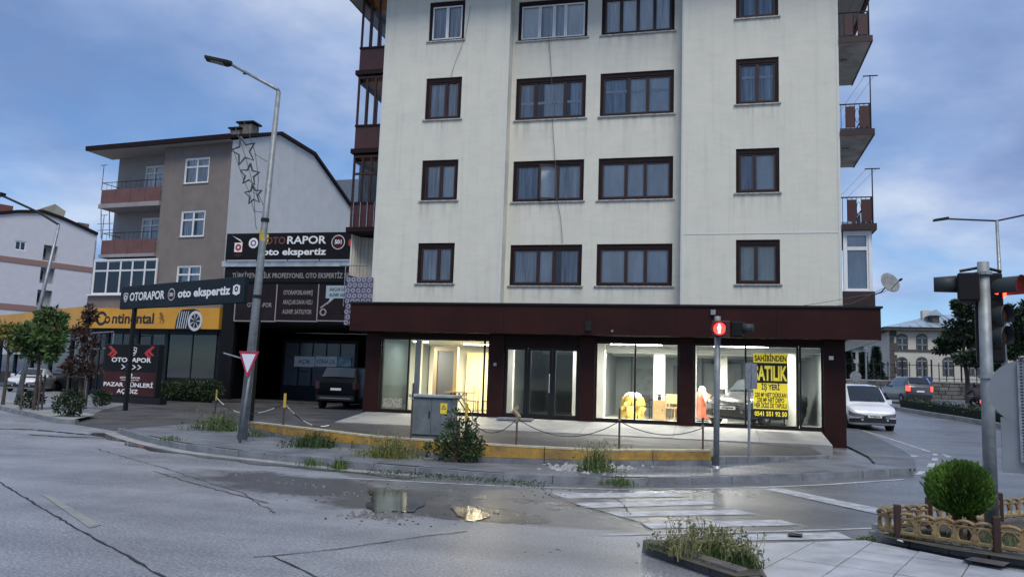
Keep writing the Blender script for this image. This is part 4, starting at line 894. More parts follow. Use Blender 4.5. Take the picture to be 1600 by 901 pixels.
for k in range(7):
    a = k * 2 * math.pi / 7; shape(BR, [(tx + (.22 + .28 * math.cos(a + d) * q) * h, cz + (-.12 + .33 * math.sin(a + d) * q) * h) for d, q in ((-.12, .2), (.12, .2), (.1, 1), (-.1, 1))], .46, mat('printed_rim', (.55, .58, .62), .4), ts, 'spoke_mark')
dA = [gp(118, 663), gp(150, 668), gp(186, 674), gp(240, 668), gp(301, 662), gp(345, 664), gp(388, 664), Vector((-11.6, 22.9, 0)), Vector((-11.3, 26, 0)), Vector((-11.3, 38.9, 0))]
dB = [gp(138, 650), gp(160, 640), gp(185, 634), gp(225, 627), gp(265, 622), gp(300, 620), gp(335, 618), Vector((-19.5, 38.9, 0)), Vector((-15, 38.9, 0)), Vector((-12, 38.9, 0))]
struct(MB().strip(resample(dA, 60), resample(dB, 60), 14, lambda x, y: G(x, y) + .008).build('driveway', mat('driveway_asphalt', (.085, .08, .078), .7, noise=(.9, .45), bump=(45, .6), rough2=.42, spec=.3)))
# ================================================================ car inspection shop between the houses
OS = Fr((0, 39.0, 0), 0)
o_ = lambda x, y, c=0: OS.px(x, y, c)
k0 = o_(347, 500)[0]; k1 = o_(600, 500)[0]; zg = G(-17, 38.5); zr_ = o_(450, 417)[1]
osn = thing('garage_shop', 'black fronted car inspection garage with a dark open bay between the two houses', 'garage', (-17, 39, zg))
zb0, zb1 = o_(450, 505)[1], o_(450, 442)[1]
part('front', MB().fbox(OS, k0, o_(371, 450)[0], zg - .2, zr_, -.3, 0).fbox(OS, o_(371, 450)[0], k1, zb0, zr_, -.3, 0), m_blk, osn)
part('side_wall', MB().fbox(OS, k0, k0 + .15, zg - .2, zr_, -8, -.3), m_blk, osn); part('side_wall', MB().fbox(OS, k1 - .1, k1, zg - .2, zr_, -8, 0), m_blk, osn)
part('bay_floor', MB().fbox(OS, k0, k1, zg - .1, zg + .03, -8, .02), m_asph2, osn)
part('bay_ceiling', MB().fbox(OS, k0, k1, zb0 + .02, zb0 + .1, -8, -.3), m_dark, osn)
part('roof', MB().fbox(OS, k0 - .2, k1, zr_ + .01, zr_ + .32, -8, .15), mat('pale_metal_roof', (.50, .54, .56), .4, metal=.3, noise=(2, .3)), osn)
for k in range(5): a = lerp(k0, k1 - 2, k / 4); part('roof_strut', MB().tube([OS.pt(a, zr_ + .3, .1), OS.pt(a, zr_ + 1.0, -.3)], .03, 5), m_black, osn)
rd = part('roller_door', MB().fbox(OS, o_(443, 530, -4)[0], o_(560, 530, -4)[0], zg, o_(443, 530, -4)[1], -4.1, -4.05), m_navy, osn)
for r_ in range(3):
    for k in range(5):
        a0 = lerp(o_(446, 530, -4)[0], o_(552, 530, -4)[0], k / 5); z1 = lerp(o_(446, 535, -4)[1], o_(446, 600, -4)[1], r_ / 3)
        part('door_panel', MB().fbox(OS, a0 + .05, a0 + 1.0, z1 - .85, z1, -4.049, -4.03), mat('door_pane', (.10, .12, .14), .2), rd)
part('bay_back', MB().fbox(OS, k0, k1, zg, zb0, -7.9, -7.8), m_dark, osn)
for s, x0, x1, y0, y1 in (('AÇIK', 460, 491, 556, 573), ('KORNA ÇAL', 493, 525.5, 556, 573), ('', 527.5, 548, 557, 574)):
    p, q = o_(x0, y0, -3.95), o_(x1, y1, -3.95)
    b = thing('door_notice', {'AÇIK': 'pale notice reading AÇIK on the garage door', 'KORNA ÇAL': 'pale notice reading KORNA ÇAL on the garage door', '': 'pale blue picture notice beside the KORNA ÇAL notice'}[s], 'notice', OS.pt(p[0], q[1], -3.95), 'notices on the garage door')
    part('sheet', MB().fbox(OS, p[0], q[0], q[1], p[1], -4.02, -3.97), mat('notice_paper', (.72, .78, .80), .6) if s else mat('notice_blue', (.30, .52, .62), .6, noise=(3, .6)), b)
    if s: text(s, OS, (p[0] + q[0]) / 2, (p[1] + q[1]) / 2 - .12, -3.965, .24, m_navy, b, w=(q[0] - p[0]) * (.6 if len(s) < 5 else .86), bold=.0)
# fascia lettering and three printed panels
fs = thing('garage_fascia', 'dark fascia strip with grey slogan over the garage panels', 'sign', OS.pt(k0, zb1, .02))
p, q = o_(352, 417, .06), o_(640, 441, .06)
part('board', MB().fbox(OS, p[0], q[0], q[1], p[1], .005, .06), m_blk, fs)
u0, u1 = o_(363, 430, .065)[0], o_(545, 430, .065)[0]
text("TÜRKİYE'NİN İLK PROFESYONEL OTO EKSPERTİZ SE", OS, (u0 + u1) / 2, o_(450, 434, .065)[1], .066, .27, m_grey_t, fs, w=u1 - u0, bold=.015)
for nm, x0, x1, lines in (('logo', 371, 431, ['OTORAPOR']), ('slogan', 434.5, 496, ['OTORAPORLANMIŞ', 'ARAÇLAR DAHA HIZLI', 'ALINIP, SATILIYOR']), ('balloon', 499.5, 570, ['ARAÇLAR DAHA', 'ALINIP, SATIL'])):
    p, q = o_(x0, 444, .06), o_(x1, 501, .06)
    b = thing('printed_panel', {'logo': 'dark maroon panel with a faint OTORAPOR logo behind the lamp post', 'slogan': 'dark maroon panel with the three line slogan OTORAPORLANMIŞ', 'balloon': 'dark panel with a pale speech balloon beside the main house'}[nm], 'panel', OS.pt(p[0], q[1], .06), 'printed panels over the garage bay')
    part('sheet', MB().fbox(OS, p[0], q[0], q[1], p[1], .005, .06), mat('panel_print', (.018, .011, .013), .5, noise=(.8, .4), spec=.2), b)
    part('edge', MB().fbox(OS, p[0] - .06, p[0] - .003, q[1], p[1], .005, .09).fbox(OS, p[0] - .06, q[0], q[1] - .06, q[1] - .003, .005, .09), m_grey_t, b)
    cx_ = (p[0] + q[0]) / 2
    if nm == 'balloon':
        bp, bq = o_(510, 446, .065), o_(548, 466, .065)
        part('balloon', MB().poly([OS.pt(bp[0], bq[1], .066), OS.pt(bp[0] + .25, bq[1], .066), OS.pt(bp[0] + .1, bq[1] - .35, .066), OS.pt(bp[0] + .5, bq[1], .066), OS.pt(bq[0] + .4, bq[1], .066), OS.pt(bq[0] + .4, bp[1], .066), OS.pt(bp[0], bp[1], .066)]), mat('balloon_blue', (.36, .44, .50), .6), b)
        for i, s in enumerate(lines): text(s, OS, bp[0] + .75, bp[1] - .28 - .30 * i, .072, .17, m_navy, b, w=1.1, bold=.02)
        ring(OS, bp[0] - .1, bq[1] - .75, .068, .12, .2, m_grey_t, b); shape(OS, [(bp[0] - .3, bq[1] - .5), (bp[0] - .22, bq[1] - .55), (bp[0] + .25, bq[1] - .2), (bp[0] + .2, bq[1] - .14)], .07, m_grey_t, b)
    else:
        for i, s in enumerate(lines): text(s, OS, cx_ + (.2 if nm == 'logo' else 0), (p[1] + q[1]) / 2 + (-.25 if nm == 'logo' else .42 - .52 * i), .066, .24, m_grey_t, b, w=1.5 if nm == 'logo' else 1.75, bold=.015)
# big roof sign
p, q = o_(355, 365, .3), o_(546, 404, .3)
bs = thing('roof_sign', 'wide black roof sign reading OTORAPOR oto ekspertiz on top of the garage', 'sign', OS.pt((p[0] + q[0]) / 2, q[1], .1))
part('board', MB().fbox(OS, p[0], q[0] + .5, q[1], p[1], .1, .3), m_blk, bs)
W_ = q[0] - p[0]; h = p[1] - q[1]; pa = lambda f: p[0] + W_ * f; pb = lambda f: q[1] + h * f
text('OTO', OS, pa(.405), pb(.58), .305, h * .27, mat('dim_red_letter', (.16, .05, .05), .5), bs, w=W_ * .16, bold=.02); text('RAPOR', OS, pa(.655), pb(.58), .305, h * .29, m_tw, bs, w=W_ * .31, bold=.02)
text('oto ekspertiz', OS, pa(.56), pb(.16), .305, h * .25, m_tw, bs, w=W_ * .51, bold=.03)
shape(OS, [(pa(.07), pb(.28)), (pa(.135), pb(.28)), (pa(.135), pb(.64)), (pa(.07), pb(.64))], .304, m_tw, bs); ring(OS, pa(.103), pb(.46), .308, h * .05, h * .13, m_red, bs)
shape(OS, [(pa(.045), pb(.92)), (pa(.14), pb(.62)), (pa(.115), pb(.76))], .304, m_tw, bs); shape(OS, [(pa(.06), pb(.17)), (pa(.1), pb(.24)), (pa(.145), pb(.17)), (pa(.1), pb(.08))], .304, m_maroon, bs)
ring(OS, pa(.225), pb(.62), .306, 0.0, h * .2, m_tw, bs); ring(OS, pa(.225), pb(.62), .309, h * .07, h * .12, mat('violet', (.12, .04, .16), .5), bs); shape(OS, [(pa(.29), pb(.95)), (pa(.345), pb(.95)), (pa(.345), pb(.62)), (pa(.315), pb(.48)), (pa(.29), pb(.62))], .304, m_ty, bs)
ring(OS, pa(.905), pb(.62), .306, 0, h * .27, m_tw, bs); ring(OS, pa(.905), pb(.62), .309, 0, h * .245, m_maroon, bs); text('501', OS, pa(.905), pb(.56), .312, h * .15, m_tw, bs, bold=.03); shape(OS, [(pa(.985), pb(.5)), (pa(1.03), pb(.4)), (pa(1.03), pb(.8)), (pa(.985), pb(.7))], .304, m_red, bs)
# ================================================================ sign board over the driveway and the poster stand
pl = gp(192, 641); AS = Fr(pl, -21.4)
d0, d1 = AS.px(192, 445.6), AS.px(382, 473)
ov = thing('overhead_sign', 'long navy sign board reading OTORAPOR oto ekspertiz on two tall posts', 'sign', pl)
zt, zb = AS.px(287, 440)[1], AS.px(287, 478)[1]; L_ = d1[0] - d0[0]
part('board', MB().fbox(AS, d0[0], d1[0], zb, zt, -.12, .06), m_navy, ov, bevel=.02)
for a in (.12, L_ - .12):
    q = AS.pt(a, 0, -.03); gz = G(q.x, q.y) - pl.z; part('post', MB().fbox(AS, a - .07, a + .07, gz - .05, zb, -.1, .04), m_black, ov)
h = zt - zb; f_ = lambda x: d0[0] + L_ * (x - 218) / 772.
shield(AS, f_(258), zb + h * .5, h * .42, .064, m_tw, m_navy, ov)
text('OTORAPOR', AS, f_(405), zb + h * .35, .066, h * .34, m_tw, ov, w=L_ * .305, bold=.03)
ring(AS, f_(567), zb + h * .5, .064, 0, h * .25, m_tw, ov); ring(AS, f_(567), zb + h * .5, .067, 0, h * .22, m_maroon, ov); text('501', AS, f_(567), zb + h * .43, .070, h * .14, m_tw, ov, bold=.03)
text('oto ekspertiz', AS, f_(762), zb + h * .36, .066, h * .33, m_tw, ov, w=L_ * .40, bold=.035)
shape(AS, [(f_(930), zb + h * .36), (f_(948), zb + h * .3), (f_(968), zb + h * .36), (f_(968), zb + h * .66), (f_(948), zb + h * .72), (f_(930), zb + h * .66)], .064, m_tw, ov); ring(AS, f_(949), zb + h * .54, .068, h * .05, h * .11, m_navy, ov)
pp = gp(200, 627, .08); PS = Fr(pp, -12)
e0, e1 = PS.px(165, 537), PS.px(241, 621)
po = thing('poster_stand', 'black and maroon poster stand reading OTORAPOR and PAZAR GÜNLERİ AÇIĞIZ', 'sign stand', pp)
A0, A1, Z0, Z1 = e0[0], e1[0], e1[1], e0[1]; W_ = A1 - A0; H_ = Z1 - Z0; xa = lambda f: A0 + W_ * f; zb_ = lambda f: Z0 + H_ * f
part('case', MB().fbox(PS, A0, A1, Z0, Z1, -.35, 0), m_black, po, bevel=.02)
part('foot', MB().fbox(PS, A0 + .1, A1 + .4, G(pp.x, pp.y) - pp.z - .1, Z0 - .002, -.4, .02), m_black, po)
shape(PS, [(xa(.02), zb_(.47)), (xa(.98), zb_(.47)), (xa(.98), zb_(.985)), (xa(.02), zb_(.985))], .004, m_blk, po, 'upper_print'); shape(PS, [(xa(.02), zb_(.015)), (xa(.98), zb_(.015)), (xa(.98), zb_(.468)), (xa(.02), zb_(.468))], .004, m_maroon, po, 'lower_print')
shield(PS, xa(.56), zb_(.86), H_ * .17, .008, m_tw, m_blk, po)
text('OTORAPOR', PS, xa(.52), zb_(.655), .01, H_ * .085, m_tw, po, w=W_ * .74, bold=.03)
for k in range(4): shape(PS, [(xa(.34 + k * .1 + x), zb_(.56 + y)) for x, y in ((0, .045), (.025, .045), (.085, 0), (.025, -.045), (0, -.045), (.055, 0))], .01, m_tw, po, 'chevron')
for sx, s_ in ((.06, 1), (.94, -1)):
    for k in range(2): shape(PS, [(xa(sx + s_ * (k * .05 + x)), zb_(.87 + y - k * .04)) for x, y in ((0, .09), (.06, .09), (.14, 0), (.06, -.09), (0, -.09), (.08, 0))], .008 + k * .002, m_red, po, 'red_arrow')
ring(PS, xa(.55), zb_(.41), .01, .0, H_ * .03, m_tw, po); text('OTORAPOR', PS, xa(.53), zb_(.34), .01, H_ * .033, m_tw, po, w=W_ * .38, bold=.03); text('oto ekspertiz', PS, xa(.53), zb_(.305), .01, H_ * .02, m_tw, po, w=W_ * .34, bold=.03)
text('PAZAR GÜNLERİ', PS, xa(.5), zb_(.185), .01, H_ * .075, m_tw, po, w=W_ * .92, bold=.03); text('AÇIĞIZ', PS, xa(.5), zb_(.06), .01, H_ * .075, m_tw, po, w=W_ * .40, bold=.03)
# ================================================================ low yellow-fronted annex and the far white block
q = BR.pt(c0[0] - .2, 0, -.4); AN = Fr((q.x, q.y, 0), -28)
r0, r1 = AN.px(140, 479), AN.px(140, 512); l0 = AN.px(-30, 496)[0]
an = thing('tyre_shop_annex', 'low tyre workshop with a yellow fascia behind the young street trees', 'building', AN.pt(-3, G(*AN.pt(-3, 0, 0).xy), 0))
part('fascia', MB().fbox(AN, l0 - 2, -.1, r1[1], r0[1], -.3, .3), m_org, an)
part('wall', MB().fbox(AN, l0 - 2, -.1, 0, r1[1] - .01, -5, -.6), m_dark, an)
part('roof', MB().fbox(AN, l0 - 2, -.1, r1[1], r0[1] - .1, -5, -.31), m_brw, an)
for k in range(8):
    a = lerp(l0 - 1.5, -.5, k / 7); part('post', MB().fbox(AN, a - .1, a + .1, 0, r1[1] - .01, -.2, .0), m_navy, an)
    if k < 7: part('pane', MB().fbox(AN, a + .12, lerp(l0 - 1.5, -.5, (k + 1) / 7) - .12, .5, r1[1] - .3, -.12, -.115), m_dglass, an)
hx2 = AN.px(8, 500, .31); hk = (r0[1] - r1[1]) * .8
shape(AN, [(hx2[0] + x * hk, (r0[1] + r1[1]) / 2 + y * hk) for x, y in ((-.16, .30), (-.02, .34), (.02, .22), (.14, .12), (.10, .02), (.20, -.12), (.12, -.30), (.0, -.06), (-.08, -.30), (-.08, .02), (-.20, .08), (-.10, .14))], .306, m_tk, an, 'horse_emblem')
for x0, x1, y0, y1 in ((6, 36, 530, 553), (39, 74, 540, 556)):
    p, q = AN.px(x0, y0, .1), AN.px(x1, y1, .1); b = part('advert', MB().fbox(AN, p[0], q[0], q[1], p[1], .02, .1), mat('advert_print', (.55, .60, .62), .6, noise=(2.5, .5)), an)
frm = MB()
for x in (143, 178): p = BR.px(x, 520, 1.5); frm.tube([BR.pt(p[0], G(*BR.pt(p[0], 0, 1.5).xy), 1.5), BR.pt(p[0], p[1], 1.5)], .04, 5)
for y in (520, 545): p, q = BR.px(143, y, 1.5), BR.px(178, y - 2, 1.5); frm.tube([BR.pt(*p, 1.5), BR.pt(*q, 1.5)], .03, 5)
tag(frm.build('display_frame', m_galvd), 'pale metal frame standing under the left end of the yellow sign', 'frame')
q = yp(152, 388, 88); WBF = Fr((q.x, q.y, 0), 63.2); w_ = lambda x, y, c=0: WBF.px(x, y, c)
fw = thing('apartment_building', 'distant pale lilac block with two brown bands and recessed stair windows', 'building', (q.x, q.y, G(q.x, q.y)))
pr = [w_(-80, 340), w_(0, 335.5), w_(27, 333), w_(67, 333), w_(99, 344), w_(152, 368)]
hol = []
for x0, x1, y0, y1 in ((69, 88, 382, 409), (64, 83.5, 417, 444), (59, 79.5, 452, 479)): p, q2 = w_(x0, y0), w_(x1, y1); hol.append((p[0], q2[0], q2[1], p[1]))
p, q2 = w_(24, 375), w_(40, 392); hol.append((p[0], q2[0], q2[1], p[1]))
m_lil = stucco('lilac_render', (.58, .58, .62), (.53, .53, .58), .06)
ev = min(b for a, b in pr)
wm = wall_holes(MB(), WBF, pr[0][0], pr[-1][0], 0, ev, hol, 0, .6)
wm.poly([WBF.pt(pr[0][0], ev, 0), WBF.pt(pr[-1][0], ev, 0)] + [WBF.pt(a, b, 0) for a, b in reversed(pr)][:-1] + [WBF.pt(*pr[0], 0)])
part('wall', wm, m_lil, fw)
part('end_wall', MB().fbox(WBF, pr[-1][0] - .2, pr[-1][0], 0, ev, -14, 0), m_lil, fw)
for i, h_ in enumerate(hol):
    if i < 3:
        o = part('stair_recess', MB().fbox(WBF, h_[0], h_[1], h_[2], h_[3], -.75, -.6), mat('recess_grey', (.24, .25, .24), .9, noise=(.8, .3)), fw)
        part('stair_window', MB().fbox(WBF, h_[0] + .2, lerp(h_[0], h_[1], .28), lerp(h_[2], h_[3], .25), lerp(h_[2], h_[3], .8), -.6, -.5), m_black, o)
    else: window(fw, WBF, *h_, [.5], 0, frame=m_pvc, sash=m_pvc, curt=None, cas=.08, inset=.12, sill=False)
for (ya, yb2) in ((399, 407.5), (473, 482)):
    zz1, zz0 = w_(0, ya)[1], w_(0, yb2)[1]
    a_ = [h_ for h_ in hol if zz0 < (h_[3]) and h_[2] < zz1]
    part('band', MB().fbox(WBF, pr[0][0], pr[-1][0], zz0, zz1, .01, .08), mat('brown_band', (.27, .16, .14), .8), fw)
A = [WBF.pt(a, b + .05, .25) for a, b in pr]; B = [x - WBF.n * 14 for x in A]
part('roof', MB().strip(A, B).strip(A, [x + Vector((0, 0, .35)) for x in A]), m_brownd, fw)
dm = [w_(70, 324, -1), w_(86, 318.5, -1), w_(103, 330, -1), w_(99, 342, -1), w_(70, 335, -1)]
part('roof_hut', MB().prism([WBF.pt(a, b, -1) for a, b in dm], -WBF.n * 4), mat('hut_board', (.36, .35, .28), .9, noise=(1, .3)), fw)
p = w_(129, 358, -2); part('chimney', MB().fbox(WBF, p[0] - .7, p[0] + .7, p[1] - 1.5, p[1] + .8, -3, -1.8), mat('chimney_brick', (.17, .15, .13), .9), fw)
p, q2 = w_(-20, 334, -.5), w_(21, 322, -.5); part('roof_house', MB().fbox(WBF, p[0], q2[0], p[1] - .5, q2[1], -6, -.5), mat('rust_roof', (.16, .06, .05), .8), fw)
# ================================================================ street furniture
def base_up(x, y, off=0.): return gp(x, y, off)
def z_at(p, x, y): r = ray(x, y); k = math.hypot(p.x, p.y) / math.hypot(r.x, r.y); return EYE + r.z * k
# lamp post with bent arm
lp = gp(378, 688, .13); ztp = z_at(lp, 431, 146)
lamp = thing('street_lamp', 'tall grey street lamp with a bent arm on the corner pavement', 'street lamp', lp)
top = lp + Vector((.28, 0, ztp - lp.z)); d_ = Vector((-.92, -.38, 0)).normalized()
part('post', MB().tube([lp - Vector((0, 0, .1)), lp.lerp(top, .5), top], [.115, .085, .055], 12), m_galv, lamp, smooth=True)
arm = [top, top + d_ * .04 + Vector((0, 0, .06)), top + d_ * 1.12 + Vector((0, 0, .56))]
part('arm', MB().tube(arm, [.045, .045, .035], 8), m_galvd, lamp, smooth=True)
e = arm[-1]; sd_ = Vector((-d_.y, d_.x, 0))
hd = MB().hexa([e + sd_ * .07, e + d_ * .12 + sd_ * .15, e + d_ * .12 - sd_ * .15, e - sd_ * .07] + [p + Vector((0, 0, .07)) for p in (e + sd_ * .07, e + d_ * .12 + sd_ * .15, e + d_ * .12 - sd_ * .15, e - sd_ * .07)])
hd.hexa([e + d_ * .12 + sd_ * .17, e + d_ * .62 + sd_ * .13 + Vector((0, 0, .08)), e + d_ * .62 - sd_ * .13 + Vector((0, 0, .08)), e + d_ * .12 - sd_ * .17] + [p + Vector((0, 0, .06)) for p in (e + d_ * .12 + sd_ * .17, e + d_ * .62 + sd_ * .13 + Vector((0, 0, .08)), e + d_ * .62 - sd_ * .13 + Vector((0, 0, .08)), e + d_ * .12 - sd_ * .17)])
h_ = part('lamp_head', hd, m_black, lamp); part('lens', MB().hexa([e + d_ * .2 + sd_ * .1 + Vector((0, 0, .0)), e + d_ * .5 + sd_ * .08 + Vector((0, 0, .045)), e + d_ * .5 - sd_ * .08 + Vector((0, 0, .045)), e + d_ * .2 - sd_ * .1] + [e + d_ * .2 + sd_ * .1 + Vector((0, 0, .03)), e + d_ * .5 + sd_ * .08 + Vector((0, 0, .08)), e + d_ * .5 - sd_ * .08 + Vector((0, 0, .08)), e + d_ * .2 - sd_ * .1 + Vector((0, 0, .03))]), mat('lamp_lens', (.22, .22, .22), .3), h_)
part('sensor', MB().lathe(arm[-1] - d_ * .3 - Vector((0, 0, .2)), [(.04, 0), (.02, .05), (.015, .1)], 8), m_black, lamp)
part('base_plate', MB().box(lp.x - .2, lp.x + .2, lp.y - .2, lp.y + .2, lp.z - .02, lp.z + .02), m_galvd, lamp)
for zz in (.62, .40): q = lp.lerp(top, zz); part('clamp', MB().lathe(q, [(.10, -.04), (.10, .04)], 10), m_black, lamp)
q = lp.lerp(top, .55); part('yellow_band', MB().lathe(q + Vector((0, 0, .2)), [(.085, -.12), (.084, .12)], 12), mat('sticker', (.45, .34, .06), .6, noise=(10, .4)), lamp)
# three wire stars hung from the lamp post
LF = Fr((lp.x, lp.y, 0), 12); st = thing('star_decoration', 'string of three wire stars hanging beside the street lamp', 'decoration', LF.pt(*LF.px(395, 350), 0))
def star(cx, cy, r, rot, pts=5):
    o = []
    for k in range(2 * pts + 1): a = rot + math.pi * k / pts + math.pi / 2; rr = r if k % 2 == 0 else r * .45; o.append((cx + rr * math.cos(a), cy - rr * 1.15 * math.sin(a)))
    return o
for (cx, cy, r, ro) in ((381, 236, 20, .25), (390, 273, 15.5, -.1), (396, 304, 14, .1)):
    part('star', MB().tube([LF.pt(*LF.px(x, y), 0) for x, y in star(cx, cy, r, ro)], .026, 5), mat('wire_dark', (.05, .055, .065), .5), st)
for ln in (((368, 200), (382, 240), (392, 275), (397, 305), (399, 350), (401, 358)), ((381, 190), (388, 205), (399, 240), (404, 280), (401, 305)), ((364, 232), (380, 280), (389, 300), (397, 330)), ((397, 240), (418, 253)), ((397, 330), (412, 332)), ((396, 300), (405, 306), (412, 322))):
    part('wire', MB().tube([LF.pt(*LF.px(x, y), 0) for x, y in ln], .008, 5), mat('wire_dark', (.07, .075, .085), .5), st)
# yield sign on its own pole
yg = gp(374, 690, .13); ys = thing('yield_sign', 'red bordered triangular yield sign on a thin grey pole against the street lamp', 'road sign', yg)
yg2 = yg + Vector((.1, -.14, 0)); yt = z_at(yg2, 388, 548); part('pole', MB().tube([yg2, Vector((yg2.x + .16, yg2.y, yt))], .03, 8), m_galv, ys, smooth=True)
YF = Fr((yg2.x + .15, yg2.y - .05, 0), -8); c = YF.px(388.5, 568); hw = YF.px(405.5, 549)[0] - c[0]; zt = YF.px(388, 548.5)[1]; zb = YF.px(388, 589)[1]; zc = zt - (zt - zb) * .36
tri = lambda k: [(c[0] + (x * hw) * k, zc + (z - zc) * k) for x, z in ((-1, zt), (1, zt), (.06, zb), (-.06, zb))]
part('plate', MB().prism([YF.pt(a, b, 0) for a, b in reversed(tri(1))], -YF.n * .02 * -1), mat('yield_red', (.42, .03, .06), .45), ys)
part('face', MB().poly([YF.pt(a, b, .026) for a, b in tri(.70)]), mat('yield_white', (.70, .73, .80), .4), ys)
part('sign_arm', MB().tube([YF.pt(c[0], zc, -.02), YF.pt(c[0] - .75, zt - .05, -.02)], .018, 6), m_galvd, ys)
# posts with chain on the low wall
posts = []
pm = {'y': mat('post_yellow', (.55, .38, .04), .5, noise=(8, .3)), 'r': mat('rusty_post', (.10, .055, .04), .7, noise=(12, .5))}
chain_posts = [('y', 336, 608, 646, 'yellow topped chain post at the driveway left of the yield sign'), ('y', 438, 614, 661, 'yellow topped chain post just right of the street lamp'), ('r', 638, 598, 686, 'thin dark chain post left of the electrical cabinet'), ('y', 724, 630, 690, 'thin yellowish chain post right of the electrical cabinet'), ('r', 804, 634, 695, 'rusty chain post with a rag tied at its top'), ('r', 966, 637, 701, 'rusty chain post in front of the two pane shop window'), ('r', 1098, 652, 702, 'rusty chain post beside the pedestrian signal')]
tops = []
for kind, x, yt, yb, lb_ in chain_posts:
    if x == 336: p = gp(x, yb)
    else:
        a = [q for q in zip(WB, WB[1:]) if q[0][0] <= x <= q[1][0]][0]; yy = lerp(a[0][1], a[1][1], (x - a[0][0]) / (a[1][0] - a[0][0])); b0 = gp(x, yy, .13); r = ray(x, itp(WTOP, x)); p = Vector((b0.x, b0.y + .09, EYE + r.z * (b0.y / r.y)))
    zt = z_at(p, x, yt); t = thing('chain_post', lb_, 'post', p, 'chain posts along the forecourt'); H_ = zt - p.z
    if kind == 'y':
        part('shaft', MB().tube([p - Vector((0, 0, .03)), p + Vector((0, 0, H_ * .55))], .026, 8), mat('post_dark', (.05, .045, .04), .6), t); part('cap', MB().tube([p + Vector((0, 0, H_ * .55)), p + Vector((0, 0, H_))], .034, 8), pm['y'], t)
    else:
        part('shaft', MB().tube([p - Vector((0, 0, .03)), p + Vector((0, 0, H_))], .02, 8), pm['r'], t)
        part('eye', MB().lathe(p + Vector((0, 0, H_ * .72)), [(.035, -.02), (.035, .02)], 8), m_galvd, t)
    if x == 804: part('rag', MB().tube([p + Vector((.02, -.03, H_)), p + Vector((-.05, -.03, H_ - .1)), p + Vector((.04, -.03, H_ - .2)), p + Vector((-.02, -.03, H_ - .34))], [.04, .07, .05, .02], 6), mat('rag', (.30, .24, .15), .9, noise=(10, .4)), t)
    tops.append(p + Vector((0, 0, H_ * .68)))
def chain(a, b, sag, label, n=22, white=True):
    t = thing('chain', label, 'chain', a.lerp(b, .5) - Vector((0, 0, sag)), 'chains between the posts')
    pts = [a.lerp(b, i / n) - Vector((0, 0, sag * 4 * (i / n) * (1 - i / n))) for i in range(n + 1)]
    k = 4
    for i in range(0, n, k): part('link_run', MB().tube(pts[i:min(n, i + k) + 1], .013 if white else .009, 6), m_white if white and (i // k) % 2 == 0 else m_black, t)
chain(tops[0], tops[1], .42, 'white and black chain hanging behind the street lamp')
chain(tops[1], gp(520, 662, .3), .25, 'white and black chain trailing right towards the parked dark car')
chain(tops[3], tops[4], .3, 'sagging chain left of the rag post', white=False); chain(tops[4], tops[5], .32, 'sagging chain right of the rag post', white=False); chain(tops[5], tops[6], .2, 'dark chain under the middle shop window', white=False)
# electrical cabinet
cb = gp(678, 707, .13); CF = Fr(cb, 3); ec = thing('electrical_cabinet', 'weathered grey electrical cabinet with a yellow hazard sticker on the pavement', 'cabinet', cb)
a0, a1, zt, zk = CF.px(642, 650)[0], CF.px(706, 650)[0], CF.px(680, 617)[1], CF.px(680, 681)[1]
m_cab = mat('cabinet_paint', (.155, .185, .20), .55, noise=(3, .45), col2=(.085, .10, .105))
part('plinth', MB().fbox(CF, a0 + .03, a1 - .03, -.1, zk, -.42, -.03), m_conc, ec); part('body', MB().fbox(CF, a0, a1, zk + .003, zt - .06, -.46, 0), m_cab, ec, bevel=.012)
part('lid', MB().fbox(CF, a0 - .05, a1 + .07, zt - .058, zt + .01, -.52, .06), mat('cabinet_lid', (.30, .34, .36), .5, noise=(4, .3)), ec, bevel=.015)
mid = (a0 + a1) / 2
for x0, x1 in ((a0 + .03, mid - .006), (mid + .006, a1 - .03)): dr_ = part('door', MB().fbox(CF, x0, x1, zk + .03, zt - .09, .002, .016), m_cab, ec)
part('handle', MB().fbox(CF, mid - .05, mid - .025, zk + .38, zk + .52, .017, .04), m_black, dr_)
sx = CF.px(694, 632)[0]; sz = CF.px(694, 637)[1]; hs = part('hazard_sticker', MB().fbox(CF, sx - .075, sx + .075, sz - .12, sz + .10, .017, .021), m_ty, ec)
shape(CF, [(sx - .055, sz - .03), (sx + .055, sz - .03), (sx, sz + .075)], .0235, m_tk, ec, 'hazard_triangle'); shape(CF, [(sx - .035, sz - .02), (sx + .035, sz - .02), (sx, sz + .05)], .0255, m_ty, ec, 'hazard_inner'); shape(CF, [(sx - .004, sz - .012), (sx + .012, sz + .015), (sx + .002, sz + .017), (sx + .006, sz + .04), (sx - .012, sz + .012), (sx - .002, sz + .010)], .0275, m_tk, ec, 'bolt_mark')
# pedestrian signal
pb = gp(1119, 731, .13); pd = thing('pedestrian_signal', 'pedestrian signal showing a red man on a grey pole beside the crossing', 'traffic light', pb)
zt = z_at(pb, 1121, 494); part('pole', MB().tube([pb - Vector((0, 0, .05)), Vector((pb.x + .02, pb.y, zt))], .058, 12), m_galv, pd, smooth=True)
PF = Fr((pb.x, pb.y, 0), -10); c = PF.px(1124, 513, .2)
m_sig = mat('signal_black', (.010, .010, .011), .6, spec=.2)
part('head', MB().fbox(PF, c[0] - .15, c[0] + .19, c[1] - .16, c[1] + .16, .06, .18), mat('signal_case_red', (.06, .012, .012), .45), pd, bevel=.02)
part('lens', MB().lathe(PF.pt(c[0], c[1], .182), [(.12, 0), (.115, .015), (.02, .03)], 20, PF.n), emis('red_signal', (1, .03, .03), 3.2), pd, smooth=True)
mn = [(0, .085, .018), (0, .03, .03), (0, -.02, .028), (-.012, -.07, .014), (.014, -.07, .014)]
